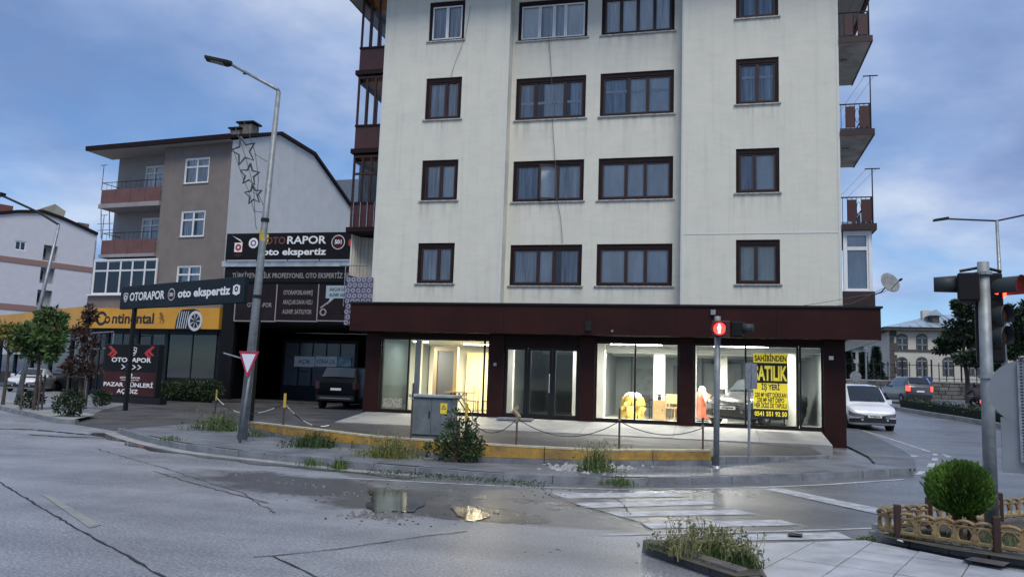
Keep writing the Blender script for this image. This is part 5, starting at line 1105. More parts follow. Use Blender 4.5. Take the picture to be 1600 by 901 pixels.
part('red_man', MB().poly([PF.pt(c[0] + x, c[1] + y, .216) for x, y in ((-.035, .035), (-.012, .05), (-.02, .075), (0, .095), (.02, .075), (.012, .05), (.035, .035), (.03, -.02), (.02, -.02), (.02, -.09), (.003, -.09), (.0, -.03), (-.003, -.09), (-.02, -.09), (-.02, -.02), (-.03, -.02))]), emis('red_man_glow', (1, .55, .35), 5), pd)
vz = [(.14, -.02), (.14, .10)]; A = [PF.pt(c[0] + .135 * math.cos(t), c[1] + .135 * math.sin(t), .18) for t in [math.radians(k) for k in range(-20, 201, 20)]]; B = [p + PF.n * .12 for p in A]; part('visor', MB().strip(A, B), m_sig, pd)
part('side_head', MB().fbox(PF, c[0] + .2, c[0] + .42, c[1] - .15, c[1] + .15, -.1, .1), m_sig, pd, bevel=.02)
part('side_visor', MB().lathe(PF.pt(c[0] + .42, c[1] + .02, 0), [(.10, 0), (.085, .2)], 14, PF.u), mat('visor_grey', (.035, .042, .046), .55, spec=.3), pd, smooth=True)
part('base_collar', MB().lathe(pb, [(.10, 0), (.07, .05)], 12), m_galvd, pd)
# small back-to-us sign on a thin pole
sb = gp(1170, 721, .14); sg = thing('road_sign', 'grey back of a narrow sign on a thin pole in front of the sale banner', 'road sign', sb); zt = z_at(sb, 1172, 566)
part('pole', MB().tube([sb, Vector((sb.x + .02, sb.y, zt))], .03, 8), m_galvd, sg); SF = Fr((sb.x, sb.y - .04, 0), 48); c = SF.px(1174, 587); part('plate', MB().fbox(SF, c[0] - .19, c[0] + .19, SF.px(1174, 607)[1], SF.px(1174, 567)[1], -.012, .0), m_galv, sg)
part('edge_strip', MB().fbox(SF, c[0] - .02, c[0] + .02, SF.px(1174, 605)[1], SF.px(1174, 569)[1], .001, .02), m_galvd, sg)
# traffic light at the right edge
rb = gp(1550, 826, .12); tl = thing('traffic_light', 'three lens traffic light with glowing red lamp on a stout grey pole', 'traffic light', rb); zt = z_at(rb, 1535, 409)
rt = Vector((rb.x + .02, rb.y + .02, zt)); part('pole', MB().tube([rb - Vector((0, 0, .1)), rt], [.080, .067], 14), m_galv, tl, smooth=True)
TF = Fr((rb.x, rb.y, 0), -14); P_ = lambda x, y, c=0: TF.px(x, y, c)
a0, z1 = P_(1495, 428); a1, z0 = P_(1531, 471)
lh = part('side_head', MB().fbox(TF, a0, a1, z0, z1, -.2, .12), m_sig, tl, bevel=.02); q = P_(1495, 443); part('side_visor', MB().lathe(TF.pt(q[0], q[1], -.04), [(.11, 0), (.095, .26)], 16, -TF.u), mat('visor_grey', (.035, .042, .046), .55, spec=.3), lh, smooth=True)
part('backing_box', MB().fbox(TF, P_(1524, 470)[0], P_(1569, 470)[0], P_(1540, 565)[1], P_(1540, 424)[1], -.42, -.13), m_sig, tl, bevel=.02)
VF = TF; m_amber = mat('dark_lens', (.10, .04, .02), .3)
for i, yc in enumerate((447, 490, 524)):
    q = P_(1567, yc, -.1); o = TF.pt(q[0] - .05, q[1] - .02, -.22); dirv = (TF.u + TF.n * .62).normalized()
    sec = part('signal_section', MB().fbox(TF, q[0] - .2, q[0], q[1] - .17, q[1] + .17, -.40, -.12), m_sig, tl, bevel=.02)
    part('lens', MB().lathe(o + dirv * .02, [(.13, 0), (.12, .03), (.02, .05)], 18, dirv), emis('red_traffic', (1, .05, .02), 4.5) if i == 0 else m_amber, sec, smooth=True)
    uu = dirv.cross(Vector((0, 0, 1))).normalized(); A = []; B = []
    for k in range(-30, 211, 20): t = math.radians(k); e_ = uu * .145 * math.cos(t) + Vector((0, 0, .145 * math.sin(t))); A.append(o + e_); B.append(o + e_ + dirv * (.30 if i == 0 else .13))
    vz = part('visor', MB().strip(A, B).strip([p * 1 for p in B], [a_.lerp(b_, 0) + (b_ - o - dirv * .3).normalized() * .012 + dirv * 0 + (b_ - a_) for a_, b_ in zip(A, B)]), mat('visor_grey', (.035, .042, .046), .55, spec=.3), sec, smooth=True)
for z_, nm in ((.955, 'bracket'), (.56, 'clamp')): q = rb.lerp(rt, z_); part(nm, MB().lathe(q, [(.1, -.02), (.1, .02)], 12), m_galvd, tl)
part('bracket_arm', MB().tube([TF.pt(P_(1500, 428)[0], P_(1535, 424)[1] + .02, -.04), TF.pt(P_(1535, 424)[0], P_(1535, 424)[1] + .07, -.1), TF.pt(P_(1566, 424)[0], P_(1535, 424)[1] + .02, -.2)], .02, 6), m_black, tl)
# backs of two plates on a pole at the right edge
XF = Fr(yp(1600, 612, 8.2), -18); XF.o.z = 0; q = XF.pt(.10, 0, 0); bk = thing('road_sign', 'grey backs of a round and a rectangular plate at the edge of the picture', 'road sign', (q.x, q.y, .03))
c = XF.px(1601, 612); part('round_plate', MB().lathe(XF.pt(c[0], c[1], .0), [(.285, -.012), (.285, .0)], 36, XF.n), mat('plate_back', (.22, .24, .26), .5, metal=.3, noise=(2, .15)), bk)
p0, p1 = XF.px(1563, 651), XF.px(1622, 741); part('square_plate', MB().fbox(XF, p0[0], p1[0], p1[1], p0[1], -.014, -.002), mat('plate_back', (.22, .24, .26), .5), bk, bevel=.004)
stp = part('strip', MB().fbox(XF, XF.px(1591, 620)[0], XF.px(1603, 620)[0], p1[1] + .1, c[1] + .26, .003, .03), m_galvd, bk)
for k in range(34): z = p1[1] + .13 + k * .028; part('slot', MB().fbox(XF, XF.px(1595, 620)[0], XF.px(1599, 620)[0], z, z + .012, .0305, .032), m_black, stp)
part('pole', MB().tube([XF.pt(XF.px(1612, 612)[0], .0, .06), XF.pt(XF.px(1612, 612)[0], c[1] + .4, .06)], .03, 10), m_galv, bk)
# lamps further off: one on the far left, a two-armed one on the right
fl_ = gp(26, 632, .12); f1 = thing('street_lamp', 'street lamp leaning over the far left roadside behind the young tree', 'street lamp', fl_); zt = z_at(fl_, 67, 353); ft = Vector((fl_.x + 1.1, fl_.y, zt))
part('post', MB().tube([fl_, ft], [.11, .05], 10), m_galvd, f1, smooth=True); part('arm', MB().tube([ft, ft + Vector((-.9, -.2, .5)), ft + Vector((-2.3, -.6, 1.1))], .045, 8), m_black, f1); part('lamp_head', MB().box(ft.x - 2.95, ft.x - 2.25, ft.y - .75, ft.y - .5, zt + 1.08, zt + 1.22), m_black, f1)
fp = yp(1572, 600, 38); fp.z = G(fp.x, fp.y) + .3; f2_ = thing('street_lamp', 'distant two armed street lamp rising from the median hedge', 'street lamp', fp); zt = z_at(fp, 1561, 345); ft = Vector((fp.x - .1, fp.y, zt))
part('post', MB().tube([fp, ft], [.13, .06], 10), m_galvd, f2_, smooth=True)
for s in (-1, 1): part('arm', MB().tube([ft, ft + Vector((s * 1.9, 0, .42 if s > 0 else .12))], .04, 6), m_black, f2_); part('lamp_head', MB().hexa([(ft.x + s * 1.9, ft.y - .12, zt + (.40 if s > 0 else .10)), (ft.x + s * 2.5, ft.y - .12, zt + (.42 if s > 0 else .02)), (ft.x + s * 2.5, ft.y + .12, zt + (.42 if s > 0 else .02)), (ft.x + s * 1.9, ft.y + .12, zt + (.40 if s > 0 else .10)), (ft.x + s * 1.9, ft.y - .12, zt + (.50 if s > 0 else .20)), (ft.x + s * 2.5, ft.y - .12, zt + (.5 if s > 0 else .10)), (ft.x + s * 2.5, ft.y + .12, zt + (.5 if s > 0 else .10)), (ft.x + s * 1.9, ft.y + .12, zt + (.50 if s > 0 else .20))]), m_black, f2_)
# ================================================================ things on the big house
bn0, bn1 = MF.px(1177, 551, .05), MF.px(1232, 655, .05); bn = thing('sale_banner', 'yellow and black for-sale banner reading SATILIK on the shop window', 'banner', MF.pt((bn0[0] + bn1[0]) / 2, bn1[1], .04))
def bz(y): return lerp(bn0[1], bn1[1], (y - 245) / 360.)
A0, A1 = bn0[0], bn1[0]; am, aw = (A0 + A1) / 2, A1 - A0
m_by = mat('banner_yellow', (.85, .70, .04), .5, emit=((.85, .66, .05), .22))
part('sheet', MB().fbox(MF, A0, A1, bz(605), bz(245), -.025, -.015), m_tk, bn)
for y0, y1 in ((245, 298), (410, 553)): part('yellow_strip', MB().fbox(MF, A0 + .003, A1 - .003, bz(y1), bz(y0) - .003, -.013, -.010), m_by, bn)
for s, yb, hh, ww, mm in (('SAHİBİNDEN', 288, 31, .92, m_tk), ('SATILIK', 393, 78, .96, m_by), ('İŞ YERİ', 446, 30, .52, m_tk), ('230 M² NET DÜKKAN', 487, 24, .90, m_tk), ('230 M² NET DEPO', 515, 24, .78, m_tk), ('HER İKİSİ DE TAPULU', 545, 25, .93, m_tk), ('0541 551 92 50', 590, 24, .93, m_by)):
    text(s, MF, am, bz(yb), -.008, (bz(yb - hh) - bz(yb)), mm, bn, w=aw * ww, bold=.035)
# patterned rug hung over the terrace rail
RF = Fr((-12.1, 24.9, 0), 6); r0, r1 = RF.px(543, 433), RF.px(580, 509); n, m = 10, 18; rg = MB()
def rgp(i, j): a = lerp(r0[0], r1[0], i / n); b = lerp(r0[1], r1[1], j / m) - .05 * (i / n) * 0; return RF.pt(a, b, .05 + .02 * math.sin(i * 1.1) + .012 * math.sin(j * .9))
for i in range(n): rg.strip([rgp(i, j) for j in range(m + 1)], [rgp(i + 1, j) for j in range(m + 1)])
ru = thing('rug', 'purple grey rug with pale ring pattern hung over the terrace rail', 'rug', RF.pt(r0[0], r1[1], 0))
part('cloth', rg, mat('rug_ground', (.13, .13, .20), .9, noise=(14, .5)), ru, smooth=True)
for k in range(5):
    for j in range(9):
        a = lerp(r0[0], r1[0], (k + .5 + .3 * (j % 2) - .15) / 5); b = lerp(r0[1], r1[1], (j + .5) / 9); ring(RF, a, b, .088, .045, .07, mat('rug_ring', (.42, .42, .50), .9, noise=(20, .3)), ru, 12, 'rug_motif')
# satellite dish
dc = yp(1391, 441, 25.1); ds = thing('satellite_dish', 'grey satellite dish on a bent arm beside the bay window', 'satellite dish', (4.66, 25.2, 4.75))
ax = Vector((.45, -.83, .33)).normalized(); prf = [(.0, -.065), (.12, -.055), (.22, -.03), (.31, 0)]
part('dish', MB().lathe(dc, [(r, h_) for r, h_ in prf] + [(.30, .008), (.2, -.018), (.02, -.045)], 28, ax), mat('dish_grey', (.22, .23, .23), .6, noise=(5, .3)), ds, smooth=True)
part('mount', MB().tube([(4.66, 25.2, 4.7), (4.86, 25.2, 4.78), dc - ax * .07], .022, 6), m_black, ds); part('feed_arm', MB().tube([dc - ax * .05 - Vector((0, 0, .22)), dc + ax * .42 - Vector((0, 0, .12))], .012, 6), m_galvd, ds); part('feed', MB().lathe(dc + ax * .40 - Vector((0, 0, .12)), [(.035, 0), (.03, .1)], 8, ax), m_black, ds)
def cable(px, Y, label, r=.009):
    P = smooth_line([yp(x, y, Y) for x, y in px], .3); tag(MB().tube(P, r, 5).build('cable', mat('cable_grey', (.10, .10, .11), .6)), label, 'cable', 'cables on the white facade')
cable(((857, 55), (860, 90), (862, 125), (864, 200), (868, 260), (870, 310), (876, 340), (879, 380)), 25.43, 'thin dark cable running down the facade between two window columns')
cable(((735, 10), (726, 60), (712, 95), (704, 122)), 24.96, 'thin cable slanting from the white framed top window to the window below', .006)
cable(((1130, 489), (1220, 482), (1300, 470), (1345, 462), (1375, 458), (1388, 452)), 24.9, 'upper thin cable sagging towards the satellite dish', .007); cable(((1285, 480), (1330, 474), (1360, 460), (1380, 450)), 24.88, 'lower thin cable drooping under the bay window to the dish', .007)
# ================================================================ vehicles
def car(name, label, loc, rz, Ln, W, H, st, paint, wheels=(.19, .80), wr=.31, side=(), ws=None, rw=None, trim=None, tail=None, cat='car', group=None, plate=True, dark_low=True, head=True, van=False):
    t = thing(name, label, cat, loc, group, rz); w2 = W / 2
    def pv(s):
        for a, b in zip(st, st[1:]):
            if s <= b[0]: k = (s - a[0]) / (b[0] - a[0]); return [lerp(x, y, k) for x, y in zip(a, b)]
        return list(st[-1])
    X = lambda s: Ln * (.5 - s)
    def half(v):
        s, zl, zb, zt, wb, wt = v; zl, zb, zt, wb, wt = zl * H, zb * H, zt * H, wb * w2, wt * w2; rr = min(.07, (zt - zb) * .35)
        return [(0, zl), (wb * .86, zl), (wb * .97, zl + .06), (wb, lerp(zl, zb, .5)), (wb * .985, zb), (wt, zt - rr), (wt * .88, zt), (0, zt + .015)]
    S_ = []
    for a, b in zip(st, st[1:]):
        k = max(1, int((b[0] - a[0]) / .05)); S_ += [[lerp(x, y, i / k) for x, y in zip(a, b)] for i in range(k)]
    S_.append(list(st[-1])); mb = MB(); n = 14; vs = []
    for v in S_:
        h = half(v); ringp = [(y, z) for y, z in h] + [(-y, z) for y, z in reversed(h[1:-1])]; vs += [(X(v[0]), y, z) for y, z in ringp]
    fs_ = [(i * n + k, (i + 1) * n + k, (i + 1) * n + (k + 1) % n, i * n + (k + 1) % n) for i in range(len(S_) - 1) for k in range(n)] + [tuple(range(n)), tuple(reversed(range((len(S_) - 1) * n, len(S_) * n)))]
    body = mb.add(vs, fs_).build('body', paint, t, local=True); me = body.data
    bm = bmesh.new(); bm.from_mesh(me); bmesh.ops.recalc_face_normals(bm, faces=bm.faces); bmesh.ops.subdivide_edges(bm, edges=bm.edges, cuts=1, use_grid_fill=True, smooth=.35)
    for f in bm.faces: f.smooth = True
    for e in bm.edges:
        if len(e.link_faces) == 2 and e.calc_face_angle() > .9: e.smooth = False
    bm.to_mesh(me); bm.free()
    B = lambda nm, m_, mm, p=t, sm=False: mm.build(nm, m_, p, local=True, smooth=sm)
    for s0, s1 in side:
        for sg_ in (1, -1):
            A = []; Bq = []
            for i in range(7):
                s = lerp(s0, s1, i / 6); h = half(pv(s)); (yb, zb), (yt, zt) = h[4], h[5]
                A.append((X(s), sg_ * (lerp(yb, yt, .08) + .008), lerp(zb, zt, .08))); Bq.append((X(s), sg_ * (lerp(yb, yt, .9) + .008), lerp(zb, zt, .9)))
            B('side_window', m_cglass, MB().strip(A, Bq))
    for nm, rng in (('windscreen', ws), ('rear_window', rw)):
        if rng:
            cols = [[] for _ in range(5)]
            for i in range(6):
                s = lerp(rng[0], rng[1], i / 5); h = half(pv(s)); y = h[6][0] * .98; xo = .045 if nm == 'windscreen' else -.045
                for j, f in enumerate((-1, -.6, 0, .6, 1)): cols[j].append((X(s) + xo * (1 - .45 * abs(f)), y * f, h[6][1] + .03 + .022 * (1 - f * f)))
            mg_ = MB()
            for c0_, c1_ in zip(cols, cols[1:]): mg_.strip(c0_, c1_)
            B(nm, m_cglass, mg_, sm=True)
            if nm == 'windscreen':
                for f in (-.15, .55): B('wiper', m_tk, MB().tube([(cols[2][0][0] + .02, y * f, cols[2][0][2] + .02), (cols[2][1][0] + .03, y * (f + .35), cols[2][1][2] + .015)], .01, 4))
    for s in wheels:
        for sg_ in (1, -1):
            y = sg_ * (w2 - .12)
            B('wheel_arch', m_rubber, MB().lathe((X(s), sg_ * (w2 * .9), wr + .02), [(wr * 1.16, 0), (wr * 1.16, w2 * .1 + .012)], 20, (0, sg_, 0)))
            wh_ = B('wheel', m_rubber, MB().lathe((X(s), y - sg_ * .06, wr), [(wr * .9, 0), (wr, .03), (wr, .17), (wr * .9, .2), (wr * .62, .2)], 20, (0, sg_, 0)), sm=False)
            B('rim', m_galv, MB().lathe((X(s), y + sg_ * .13, wr), [(wr * .62, 0), (wr * .55, .015), (wr * .12, .022)], 14, (0, sg_, 0)), wh_)
    h0 = half(pv(.015)); hr = half(pv(.985)); xf, xr = X(0), X(1)
    zb0 = pv(0)[2] * H; zl0 = pv(0)[1] * H; wf = pv(.02)[4] * w2
    def wrap(nm, m_, t0, t1, zlo, zhi, off, y_in=0., rear=False, p=t, each=False):
        res = []
        for sg_ in (1, -1):
            pts = []; e = 1. if rear else 0.; xo = -off if rear else off
            pts.append((X(e) + xo, y_in)); pts.append((X(e) + xo, max(y_in, pv(e)[4] * w2 * .97)))
            for i in range(1, 7): s_ = lerp(t0, t1, i / 6); s2 = 1 - s_ if rear else s_; pts.append((X(s2) + xo * (1 - i / 6), pv(s2)[4] * w2 + off))
            n_ = len(pts); zl_ = lambda i: lerp(zlo[0], zlo[1], i / (n_ - 1)); zh_ = lambda i: lerp(zhi[0], zhi[1], i / (n_ - 1))
            mm = MB().strip([(x, sg_ * y, zl_(i)) for i, (x, y) in enumerate(pts)], [(x, sg_ * y, zh_(i)) for i, (x, y) in enumerate(pts)]); res.append(B(nm, m_, mm, p))
        return res
    if head:
        wrap('headlight', m_hl, 0, .075, (zb0 - .15, zb0 - .06), (zb0 - .03, zb0 + .12), .016, wf * .52)
        gr_ = B('grille', m_tk, MB().box(xf - .06, xf + .022, -wf * .52, wf * .52, zb0 - .17, zb0 - .04)); B('grille_bar', m_chrome, MB().box(xf + .024, xf + .032, -wf * .5, wf * .5, zb0 - .075, zb0 - .055), gr_); B('badge', m_chrome, MB().lathe((xf + .03, 0, zb0 - .105), [(.05, 0), (.04, .01)], 10, (1, 0, 0)), gr_)
        wrap('lower_bumper', m_tk, 0, .07, (zl0 - .02, zl0 - .02), (zl0 + .17, zl0 + .12), .02)
        for sg_ in (1, -1): B('fog_lamp', m_chrome, MB().lathe((xf + .025, sg_ * wf * .62, zl0 + .1), [(.05, 0), (.04, .015)], 10, (1, 0, 0)))
        if plate:
            pl_ = B('number_plate', m_tw, MB().box(xf + .026, xf + .04, -.26, .26, zl0 + .185, zl0 + .285)); B('plate_text', m_tk, MB().box(xf + .0405, xf + .042, -.2, .2, zl0 + .215, zl0 + .255), pl_)
    B('rear_bumper', m_tk, MB().box(xr - .03, xr + .12, -wf * .96, wf * .96, pv(1)[1] * H - .02, pv(1)[1] * H + .20))
    if trim: B('trim_strip', trim, MB().box(xr - .045, xr - .031, -wf * .8, wf * .8, pv(1)[1] * H + .06, pv(1)[1] * H + .10))
    tm = tail or m_tail; zq = pv(1)[2] * H
    wrap('tail_light', tm, 0, .035, (zq - .22, zq - .2), (zq + .12, zq + .16), .018, w2 * .74, True)
    if plate: B('rear_plate', m_tw, MB().box(xr - .03, xr - .016, -.26, .26, pv(1)[2] * H - .28, pv(1)[2] * H - .17))
    vm = pv(.34 if not van else .30)
    for sg_ in (1, -1): B('mirror', paint, MB().box(X(vm[0]) - .06, X(vm[0]) + .06, min(sg_ * (w2 - .02), sg_ * (w2 + .18)), max(sg_ * (w2 - .02), sg_ * (w2 + .18)), vm[2] * H + .02, vm[2] * H + .2), sm=False)
    return t
m_cglass = mat('car_glass', (.018, .022, .026), .06, spec=.8); m_hl = mat('headlamp', (.13, .14, .16), .12, spec=.9); m_tail = mat('tail_lamp', (.05, .006, .006), .25); m_tailon = emis('tail_lamp_lit', (1, .05, .03), 2.6)
def paint(nm, c): m = mat(nm, c, .25, spec=.6, noise=(1.2, .08)); m.node_tree.nodes['Principled BSDF'].inputs['Coat Weight'].default_value = .6; return m
ST_VAN = [(0, .18, .36, .37, .66, .58), (.012, .15, .40, .41, .80, .70), (.03, .13, .44, .46, .92, .82), (.07, .12, .48, .51, .98, .88), (.16, .12, .52, .56, 1, .90), (.19, .12, .54, .60, 1, .89), (.26, .12, .56, .77, 1, .85), (.345, .12, .57, .95, 1, .80), (.45, .12, .575, .99, 1, .79), (.62, .12, .58, 1.0, 1, .79), (.90, .12, .58, .99, 1, .79), (.97, .13, .58, .96, .99, .78), (1.0, .17, .55, .90, .95, .76)]
ST_SUV = [(0, .20, .46, .48, .68, .60), (.012, .17, .50, .52, .82, .74), (.035, .15, .54, .57, .94, .86), (.10, .14, .58, .61, .99, .9), (.26, .14, .61, .65, 1, .9), (.30, .14, .62, .68, 1, .88), (.42, .14, .63, .96, 1, .78), (.50, .14, .63, 1.0, 1, .77), (.80, .14, .64, .99, 1, .76), (.90, .15, .65, .95, .99, .76), (.965, .16, .66, .72, .97, .84), (.985, .18, .62, .66, .92, .82), (1.0, .22, .58, .60, .80, .74)]
ST_SED = [(0, .20, .42, .44, .66, .58), (.012, .17, .46, .48, .80, .70), (.035, .14, .50, .53, .93, .84), (.12, .12, .57, .60, .99, .9), (.28, .12, .61, .66, 1, .9), (.32, .12, .62, .69, 1, .88), (.45, .12, .63, .96, 1, .76), (.54, .12, .63, 1.0, 1, .75), (.68, .12, .64, .98, 1, .75), (.84, .13, .65, .72, .99, .86), (.95, .14, .64, .68, .96, .86), (1.0, .22, .56, .58, .9, .84)]
hd_ = Vector((.13, -.99, 0)).normalized(); fpt = gp(1367, 673)
van_o = car('white_van', 'white passenger van parked facing us beside the shop corner', fpt - hd_ * 2.15, math.atan2(hd_.y, hd_.x), 4.35, 1.80, 1.85, ST_VAN, paint('van_white', (.74, .76, .80)), (.195, .82), .32, side=((.25, .47), (.49, .70), (.73, .93)), ws=(.195, .34), rw=None, cat='van', van=True)
for s in (-1, 1): MB().tube([(.1, s * .62, 1.86), (.05, s * .66, 1.92), (-1.6, s * .66, 1.93), (-1.7, s * .62, 1.86)], .02, 6).build('roof_rail', m_black, van_o, local=True)
sv = Vector((-17.45, 35.2, 0)); sv = gp(519, 639); car('parked_car', 'black four wheel drive car parked nose-in at the garage bay', sv + Vector((.05, 2.3, .0)), math.radians(94), 5.0, 2.2, 2.0, ST_SUV, mat('car_black', (.0025, .003, .0032), .4, spec=.12), side=((.37, .55), (.57, .73), (.75, .88)), ws=(.31, .41), rw=(.90, .962), trim=mat('silver_trim', (.30, .31, .33), .3, metal=.6))
q = yp(1432, 620, 58); car('moving_car', 'dark four wheel drive car with red tail lights behind the median hedge', (q.x + .35, 62.5, G(q.x, 62.5)), math.radians(101), 4.5, 1.85, 1.82, ST_SUV, paint('car_grey', (.05, .055, .065)), side=((.37, .55), (.57, .73), (.75, .88)), ws=(.31, .41), rw=(.90, .962), tail=m_tailon)
def lcar(x, y, lab, ang, st, p, H=1.45, L_=4.4):
    q = gp(x, y); return car('parked_car', lab, (q.x, q.y, G(q.x, q.y)), math.radians(ang), L_, 1.78, H, st, p, side=((.36, .53), (.55, .70)), ws=(.33, .445), rw=(.70, .83), group='cars parked before the tyre workshop')
lcar(50, 611, 'white car with dark bonnet stripe parked behind the young green tree', -62, ST_SED, paint('car_white', (.62, .64, .68))); lcar(98, 608, 'white car parked between the two young trees', -75, ST_SED, paint('car_white', (.62, .64, .68))); lcar(141, 611, 'dark blue car parked left of the poster stand', -20, ST_SED, paint('car_navy', (.018, .026, .042)), 1.42, 4.3)
sh_ = car('showroom_car', 'dark car standing inside the shop behind the sale banner', (1.55, 28.3, .70), math.radians(-118), 4.3, 1.78, 1.5, ST_SED, paint('car_dark', (.03, .032, .035)), side=((.36, .53), (.55, .70)), ws=(.33, .445), rw=(.70, .83))
# ---------------------------------------------------------------- bodies by skin
def skin(name, m, parent, J, E, local=True, sub=1):
    me = bpy.data.meshes.new(name); ks = list(J); me.from_pydata([J[k][0] for k in ks], [(ks.index(a), ks.index(b)) for a, b in E], [])
    o = bpy.data.objects.new(name, me); COL.objects.link(o); sk = o.modifiers.new('s', 'SKIN'); o.modifiers.new('u', 'SUBSURF').levels = sub
    if not me.skin_vertices: bpy.context.view_layer.update()
    lay = me.skin_vertices[0].data if me.skin_vertices else None
    if lay:
        for i, k in enumerate(ks): lay[i].radius = (J[k][1], J[k][1]); lay[i].use_root = (i == 0)
    dg = bpy.context.evaluated_depsgraph_get(); m2 = bpy.data.meshes.new_from_object(o.evaluated_get(dg)); bpy.data.objects.remove(o)
    m2.materials.clear(); m2.materials.append(m); m2.polygons.foreach_set('use_smooth', [True] * len(m2.polygons))
    r = bpy.data.objects.new(name, m2); COL.objects.link(r); r.parent = parent; return r
# motorcycle and rider on the far carriageway
q = yp(1525, 620, 50); mz = G(q.x, 50); mo = thing('motorcycle', 'dark motorcycle with a lit red tail lamp beyond the median hedge', 'motorcycle', (q.x, 50, mz), rz=math.radians(98))
bl_ = lambda nm, m_, mb, p=mo: mb.build(nm, m_, p, local=True)
for x in (-.65, .65): w1 = bl_('wheel', m_rubber, MB().lathe((x, -.06, .31), [(.22, 0), (.31, .02), (.31, .1), (.22, .12)], 18, (0, 1, 0)))
bl_('frame', m_black, MB().tube([(-.65, 0, .31), (-.3, 0, .6), (.3, 0, .75), (.5, 0, .95), (.65, 0, .31)], .05, 8)); bl_('tank', m_tk, MB().ball((.18, 0, .86), (.28, .15, .14))); bl_('seat', m_black, MB().ball((-.3, 0, .82), (.4, .14, .08))); bl_('handlebar', m_galvd, MB().tube([(.42, -.36, 1.08), (.5, 0, 1.02), (.42, .36, 1.08)], .02, 6)); bl_('tail_light', m_tailon, MB().box(-.84, -.76, -.14, .14, .68, .82)); bl_('engine', m_galvd, MB().box(-.15, .25, -.16, .16, .32, .62))
rp_ = thing('person', 'person in dark jacket and helmet riding the motorcycle beyond the hedge', 'person', (q.x, 50, mz), rz=math.radians(98))
J = {'hip': ((-.22, 0, .95), .15), 'waist': ((-.15, 0, 1.12), .14), 'chest': ((-.02, 0, 1.34), .16), 'neck': ((.05, 0, 1.5), .06), 'head': ((.08, 0, 1.62), .10), 'crown': ((.08, 0, 1.72), .08)}
Ed = [('hip', 'waist'), ('waist', 'chest'), ('chest', 'neck'), ('neck', 'head'), ('head', 'crown')]
for s, n_ in ((-1, 'r'), (1, 'l')):
    J.update({'sh' + n_: ((.0, s * .2, 1.40), .075), 'el' + n_: ((.18, s * .34, 1.16), .055), 'wr' + n_: ((.40, s * .36, 1.09), .04), 'th' + n_: ((-.15, s * .16, .92), .1), 'kn' + n_: ((.22, s * .24, .76), .075), 'an' + n_: ((.05, s * .2, .40), .05), 'to' + n_: ((.2, s * .2, .36), .04)})
    Ed += [('chest', 'sh' + n_), ('sh' + n_, 'el' + n_), ('el' + n_, 'wr' + n_), ('hip', 'th' + n_), ('th' + n_, 'kn' + n_), ('kn' + n_, 'an' + n_), ('an' + n_, 'to' + n_)]
skin('body', mat('rider_clothes', (.018, .02, .025), .8), rp_, J, Ed); MB().ball((.09, 0, 1.66), (.16, .14, .16), 14, 10).build('helmet', mat('helmet', (.02, .02, .022), .25), rp_, local=True, smooth=True)
# ================================================================ inside the shop
def fz(x, y, z): return Vector((x, y, z))
cs = yp(1097, 656, 28.3); cs.z = .7; ct = thing('clothes_stand', 'coral coat and white scarf draped on a low stand behind the shop window', 'clothes stand', cs)
loc_b = lambda nm, m_, mb, p, sm=False: mb.build(nm, m_, p, local=True, smooth=sm)
loc_b('stand', m_black, MB().tube([(0, 0, 0), (0, 0, 1.1)], .02).tube([(-.2, 0, .02), (.2, 0, .02)], .02).tube([(0, -.2, .02), (0, .2, .02)], .02), ct)
def drape(prof, n=26, amp=.03, k=7, ex=1., ey=.7):
    mb = MB(); vs = [((r * (1 + amp * math.sin(k * a + h * 3) / max(r, .05) * r * 3)) * ex * math.cos(a), r * ey * math.sin(a), h) for r, h in prof for a in [i * 2 * math.pi / n for i in range(n)]]
    return mb.add(vs, [(i * n + j, i * n + (j + 1) % n, (i + 1) * n + (j + 1) % n, (i + 1) * n + j) for i in range(len(prof) - 1) for j in range(n)])
m_coral = mat('coral_cloth', (.42, .10, .055), .9, noise=(6, .3)); loc_b('coat', m_coral, drape([(.20, .12), (.19, .35), (.17, .6), (.19, .78), (.2, .9), (.08, 1.0)], amp=.25), ct, True)
for s in (-1, 1): loc_b('sleeve', m_coral, MB().tube([(s * .17, 0, .9), (s * .23, -.03, .66), (s * .22, -.06, .45)], [.07, .06, .055], 8), ct, True)
loc_b('scarf', mat('scarf_cream', (.72, .66, .52), .9, noise=(5, .2)), MB().ball((0, -.01, 1.06), (.12, .11, .15), 14, 10).tube([(.05, -.12, 1.02), (.12, -.14, .8), (.13, -.13, .62)], [.07, .06, .03], 8), ct, True)
def place(x, y, Y): p = yp(x, y, Y); p.z = .7; return p
ar = thing('armchair', 'armchair under a draped yellow cloth in the shop', 'chair', place(988, 652, 28.6)); ar.scale = (.78, .78, .92); m_ycl = mat('yellow_cloth', (.42, .29, .06), .9, noise=(5, .3))
loc_b('seat_drape', m_ycl, drape([(.36, .02), (.34, .2), (.33, .42), (.26, .46), (.02, .47)], amp=.3, k=9), ar, True); bk_ = drape([(.32, .3), (.30, .6), (.29, .8), (.2, .92), (.03, .95)], amp=.3, k=8, ey=.35); bk_.v = [(x, y + .2, z) for x, y, z in bk_.v]; loc_b('back_drape', m_ycl, bk_, ar, True)
for s in (-1, 1): loc_b('arm_drape', m_ycl, MB().ball((s * .3, -.02, .5), (.09, .26, .12), 12, 8, .05), ar, True)
cp_ = drape([(.25, .80), (.22, .92), (.12, .985), (.02, 1.0)], amp=.25, ey=.45); cp_.v = [(x, y + .2, z) for x, y, z in cp_.v]; loc_b('cap_cloth', m_pale, cp_, ar, True)
for s in (-1, 1): loc_b('leg', m_black, MB().tube([(s * .25, -.2, 0), (s * .25, -.2, .12)], .02, 6), ar)
